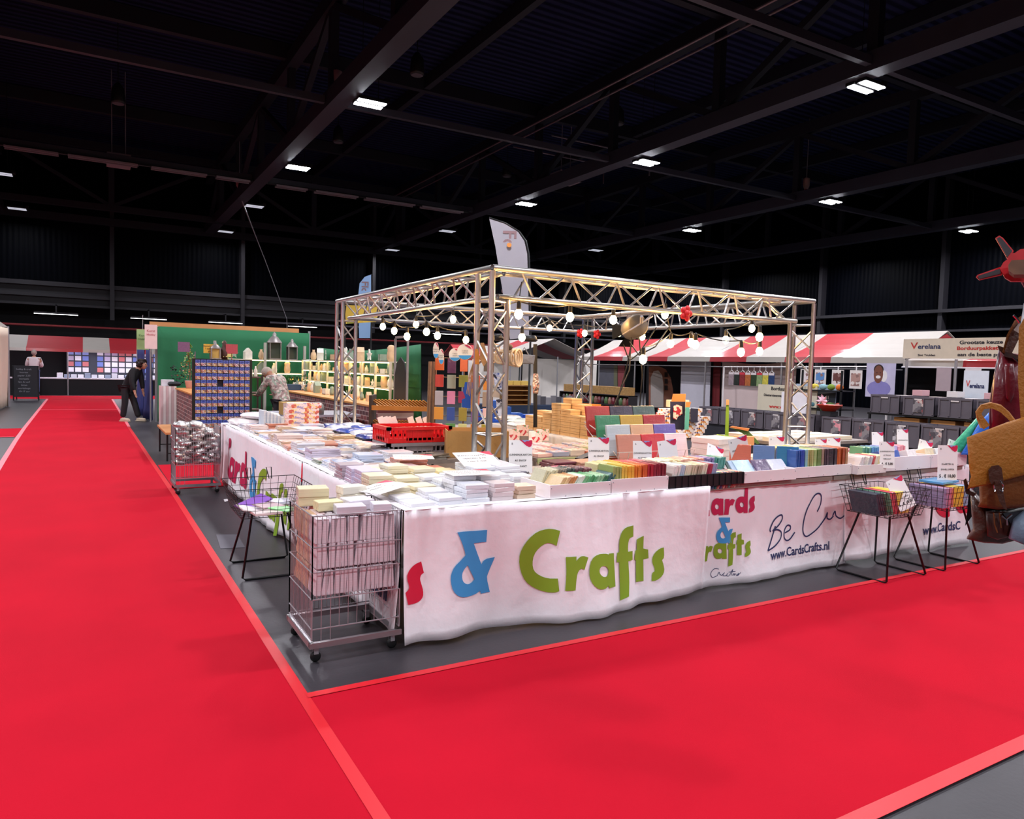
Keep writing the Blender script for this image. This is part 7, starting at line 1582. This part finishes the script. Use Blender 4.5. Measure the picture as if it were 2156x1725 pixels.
slab('side_loop', [(2028,1012),(2034,1008),(2042,1034),(2056,1040),(2050,1046),(2034,1040)], BD+.03, .014, BRN, t)
t = thing('backpack', 'dark red leather backpack hanging behind the mustard one', 'backpack', (0, 0, 0))
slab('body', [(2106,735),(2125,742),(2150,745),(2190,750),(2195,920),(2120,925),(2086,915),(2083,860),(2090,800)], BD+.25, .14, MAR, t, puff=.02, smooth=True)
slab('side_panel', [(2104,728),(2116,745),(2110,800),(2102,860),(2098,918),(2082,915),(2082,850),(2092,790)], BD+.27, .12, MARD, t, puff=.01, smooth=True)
slab('pocket', [(2115,765),(2134,765),(2138,800),(2136,830),(2128,850),(2118,838)], BD+.21, .03, MAR, t, puff=.008, smooth=True)
slab('top_flap', [(2100,727),(2116,733),(2134,745),(2156,752),(2156,760),(2118,752),(2104,738)], BD+.23, .03, DBRN, t)
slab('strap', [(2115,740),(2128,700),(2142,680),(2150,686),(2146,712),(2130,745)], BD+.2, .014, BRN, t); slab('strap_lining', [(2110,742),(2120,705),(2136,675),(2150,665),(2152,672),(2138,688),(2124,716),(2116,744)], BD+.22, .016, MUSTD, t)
b = B(); b.tube([pt_(x, y, BD+.2) for x, y in ((2132,752),(2144,764),(2146,766))], .003, 5); b.tube([pt_(x, y, BD+.19) for x, y in ((2134,664),(2142,672),(2150,684))], .004, 5); b.build('buckle', CHROME, t)
slab('strap_clasp', [(2134,695),(2146,680),(2152,690),(2146,702)], BD+.18, .01, mat('#b8a49c', .4, .5), t)
t = thing('satchel', 'brown leather satchel hanging below the mustard backpack', 'satchel', (0, 0, 0))
slab('body', [(2042,1035),(2068,1062),(2150,1068),(2152,1120),(2145,1142),(2112,1150),(2070,1148),(2034,1140),(2048,1120),(2044,1080)], BD+.1, .12, BRN, t, puff=.012, smooth=True)
slab('front_pocket', [(2075,1078),(2130,1078),(2132,1130),(2100,1138),(2078,1130)], BD+.07, .03, DBRN, t, puff=.004, smooth=True)
b = B(); b.tube([pt_(x, y, BD+.05) for x, y in ((2092,1080),(2094,1105),(2100,1122))], .002, 5); b.tube([pt_(x, y, BD+.05) for x, y in ((2104,1080),(2108,1112))], .002, 5); b.build('strap', MUSTD, t)
b = B(); b.tube([pt_(x, y, BD+.04) for x, y in ((2120,1092),(2121,1106))], .003, 5); b.tube([pt_(x, y, BD+.04) for x, y in ((2108,1086),(2118,1094),(2130,1084))], .004, 5); b.build('clasp', CHROME, t)
slab('side_strap', [(2040,1035),(2052,1044),(2048,1085),(2032,1108),(2036,1080)], BD+.2, .03, mat('#141014', .6), t)
t = thing('handbag', 'pale grey blue handbag at the lowest right corner of the hanging bags', 'handbag', (0, 0, 0)); slab('body', [(2132,1098),(2156,1078),(2200,1070),(2205,1160),(2156,1152),(2122,1138)], BD+.02, .12, mat('#6f8296', .5, 0, .1, 5, .2, 60), t, puff=.012, smooth=True)
slab('top_band', [(2112,1082),(2150,1075),(2200,1068),(2200,1090),(2156,1098),(2130,1105)], BD+.06, .06, mat('#26262e', .5), t)
# red bag stand head with padded arms on a post (its foot stands at the right, outside the picture)
t = thing('bag_stand', 'red star-shaped stand head with black padded arms and wooden block', 'display stand', (0, 0, 0)); RD = mat('#c01c24', .4, 0, .06)
hub = [(2105,566),(2112,553),(2122,545),(2118,540),(2124,532),(2136,533),(2148,525),(2170,522),(2190,540),(2196,575),(2180,596),(2150,592),(2128,592),(2116,585)]
slab('hub', hub, BD+.12, .03, RD, t); slab('arm', [(2096,501),(2104,496),(2112,501),(2134,528),(2122,546)], BD+.13, .025, RD, t); slab('arm_pad', [(2099,502),(2105,499),(2111,504),(2131,528),(2121,541)], BD+.11, .02, mat('#3a3438', .8, 0, .15, 30), t)
slab('arm', [(2055,583),(2058,579),(2106,562),(2110,578),(2062,589)], BD+.13, .025, RD, t); slab('arm_pad', [(2059,581),(2105,566),(2107,576),(2062,587)], BD+.11, .02, mat('#3a3438', .8, 0, .15, 30), t)
slab('wooden_block', [(2123,558),(2130,548),(2165,546),(2180,560),(2175,578),(2135,578),(2124,570)], BD+.02, .10, mat('#6e4a34', .7, 0, .3, 18), t)
b = B(); p = pt_(2700, 520, BD+.6); b.tube([p, (p.x, p.y, 0)], .02, 8); b.tube([pt_(2180, 565, BD+.2), p], .015, 8); p2 = pt_(2150, 592, BD+.15); b.tube([p2, pt_(2162, 612, BD+.15), pt_(2158, 640, BD+.18)], .003, 5)
b.build('post', STEEL, t); B().cbox((p.x, p.y, .015), (.5, .5, .03)).build('base', DARKM, t)
b = B(); b.tube([pt_(2158, 640, BD+.18), pt_(2150, 690, BD+.1)], .004, 5); b.tube([pt_(2185, 600, BD+.15), pt_(2185, 760, BD+.25)], .004, 5); b.tube([pt_(2175, 640, BD+.1), pt_(2175, 1080, BD+.12)], .006, 5); b.build('hanging_chain', STEEL, t)
# wrapped tarps leaning at the right end of the tables
tag(slab('green_tarp', [(2000,950),(2006,935),(2060,876),(2068,878),(2056,900),(2030,955)], 6.9, .06, mat('#3fae84', .3, 0, .1, 6, .5, 20, coat=.8), puff=.01, smooth=True), 'shiny green plastic sleeve leaning at the right end of the tables', 'plastic sleeve')
tag(slab('blue_tarp', [(2022,958),(2060,893),(2088,862),(2096,870),(2096,960)], 6.85, .06, mat('#1d5fc4', .35, 0, .1, 6, .4, 20, coat=.6), puff=.01, smooth=True), 'bright blue folded sleeve behind the backpack handle', 'plastic sleeve')
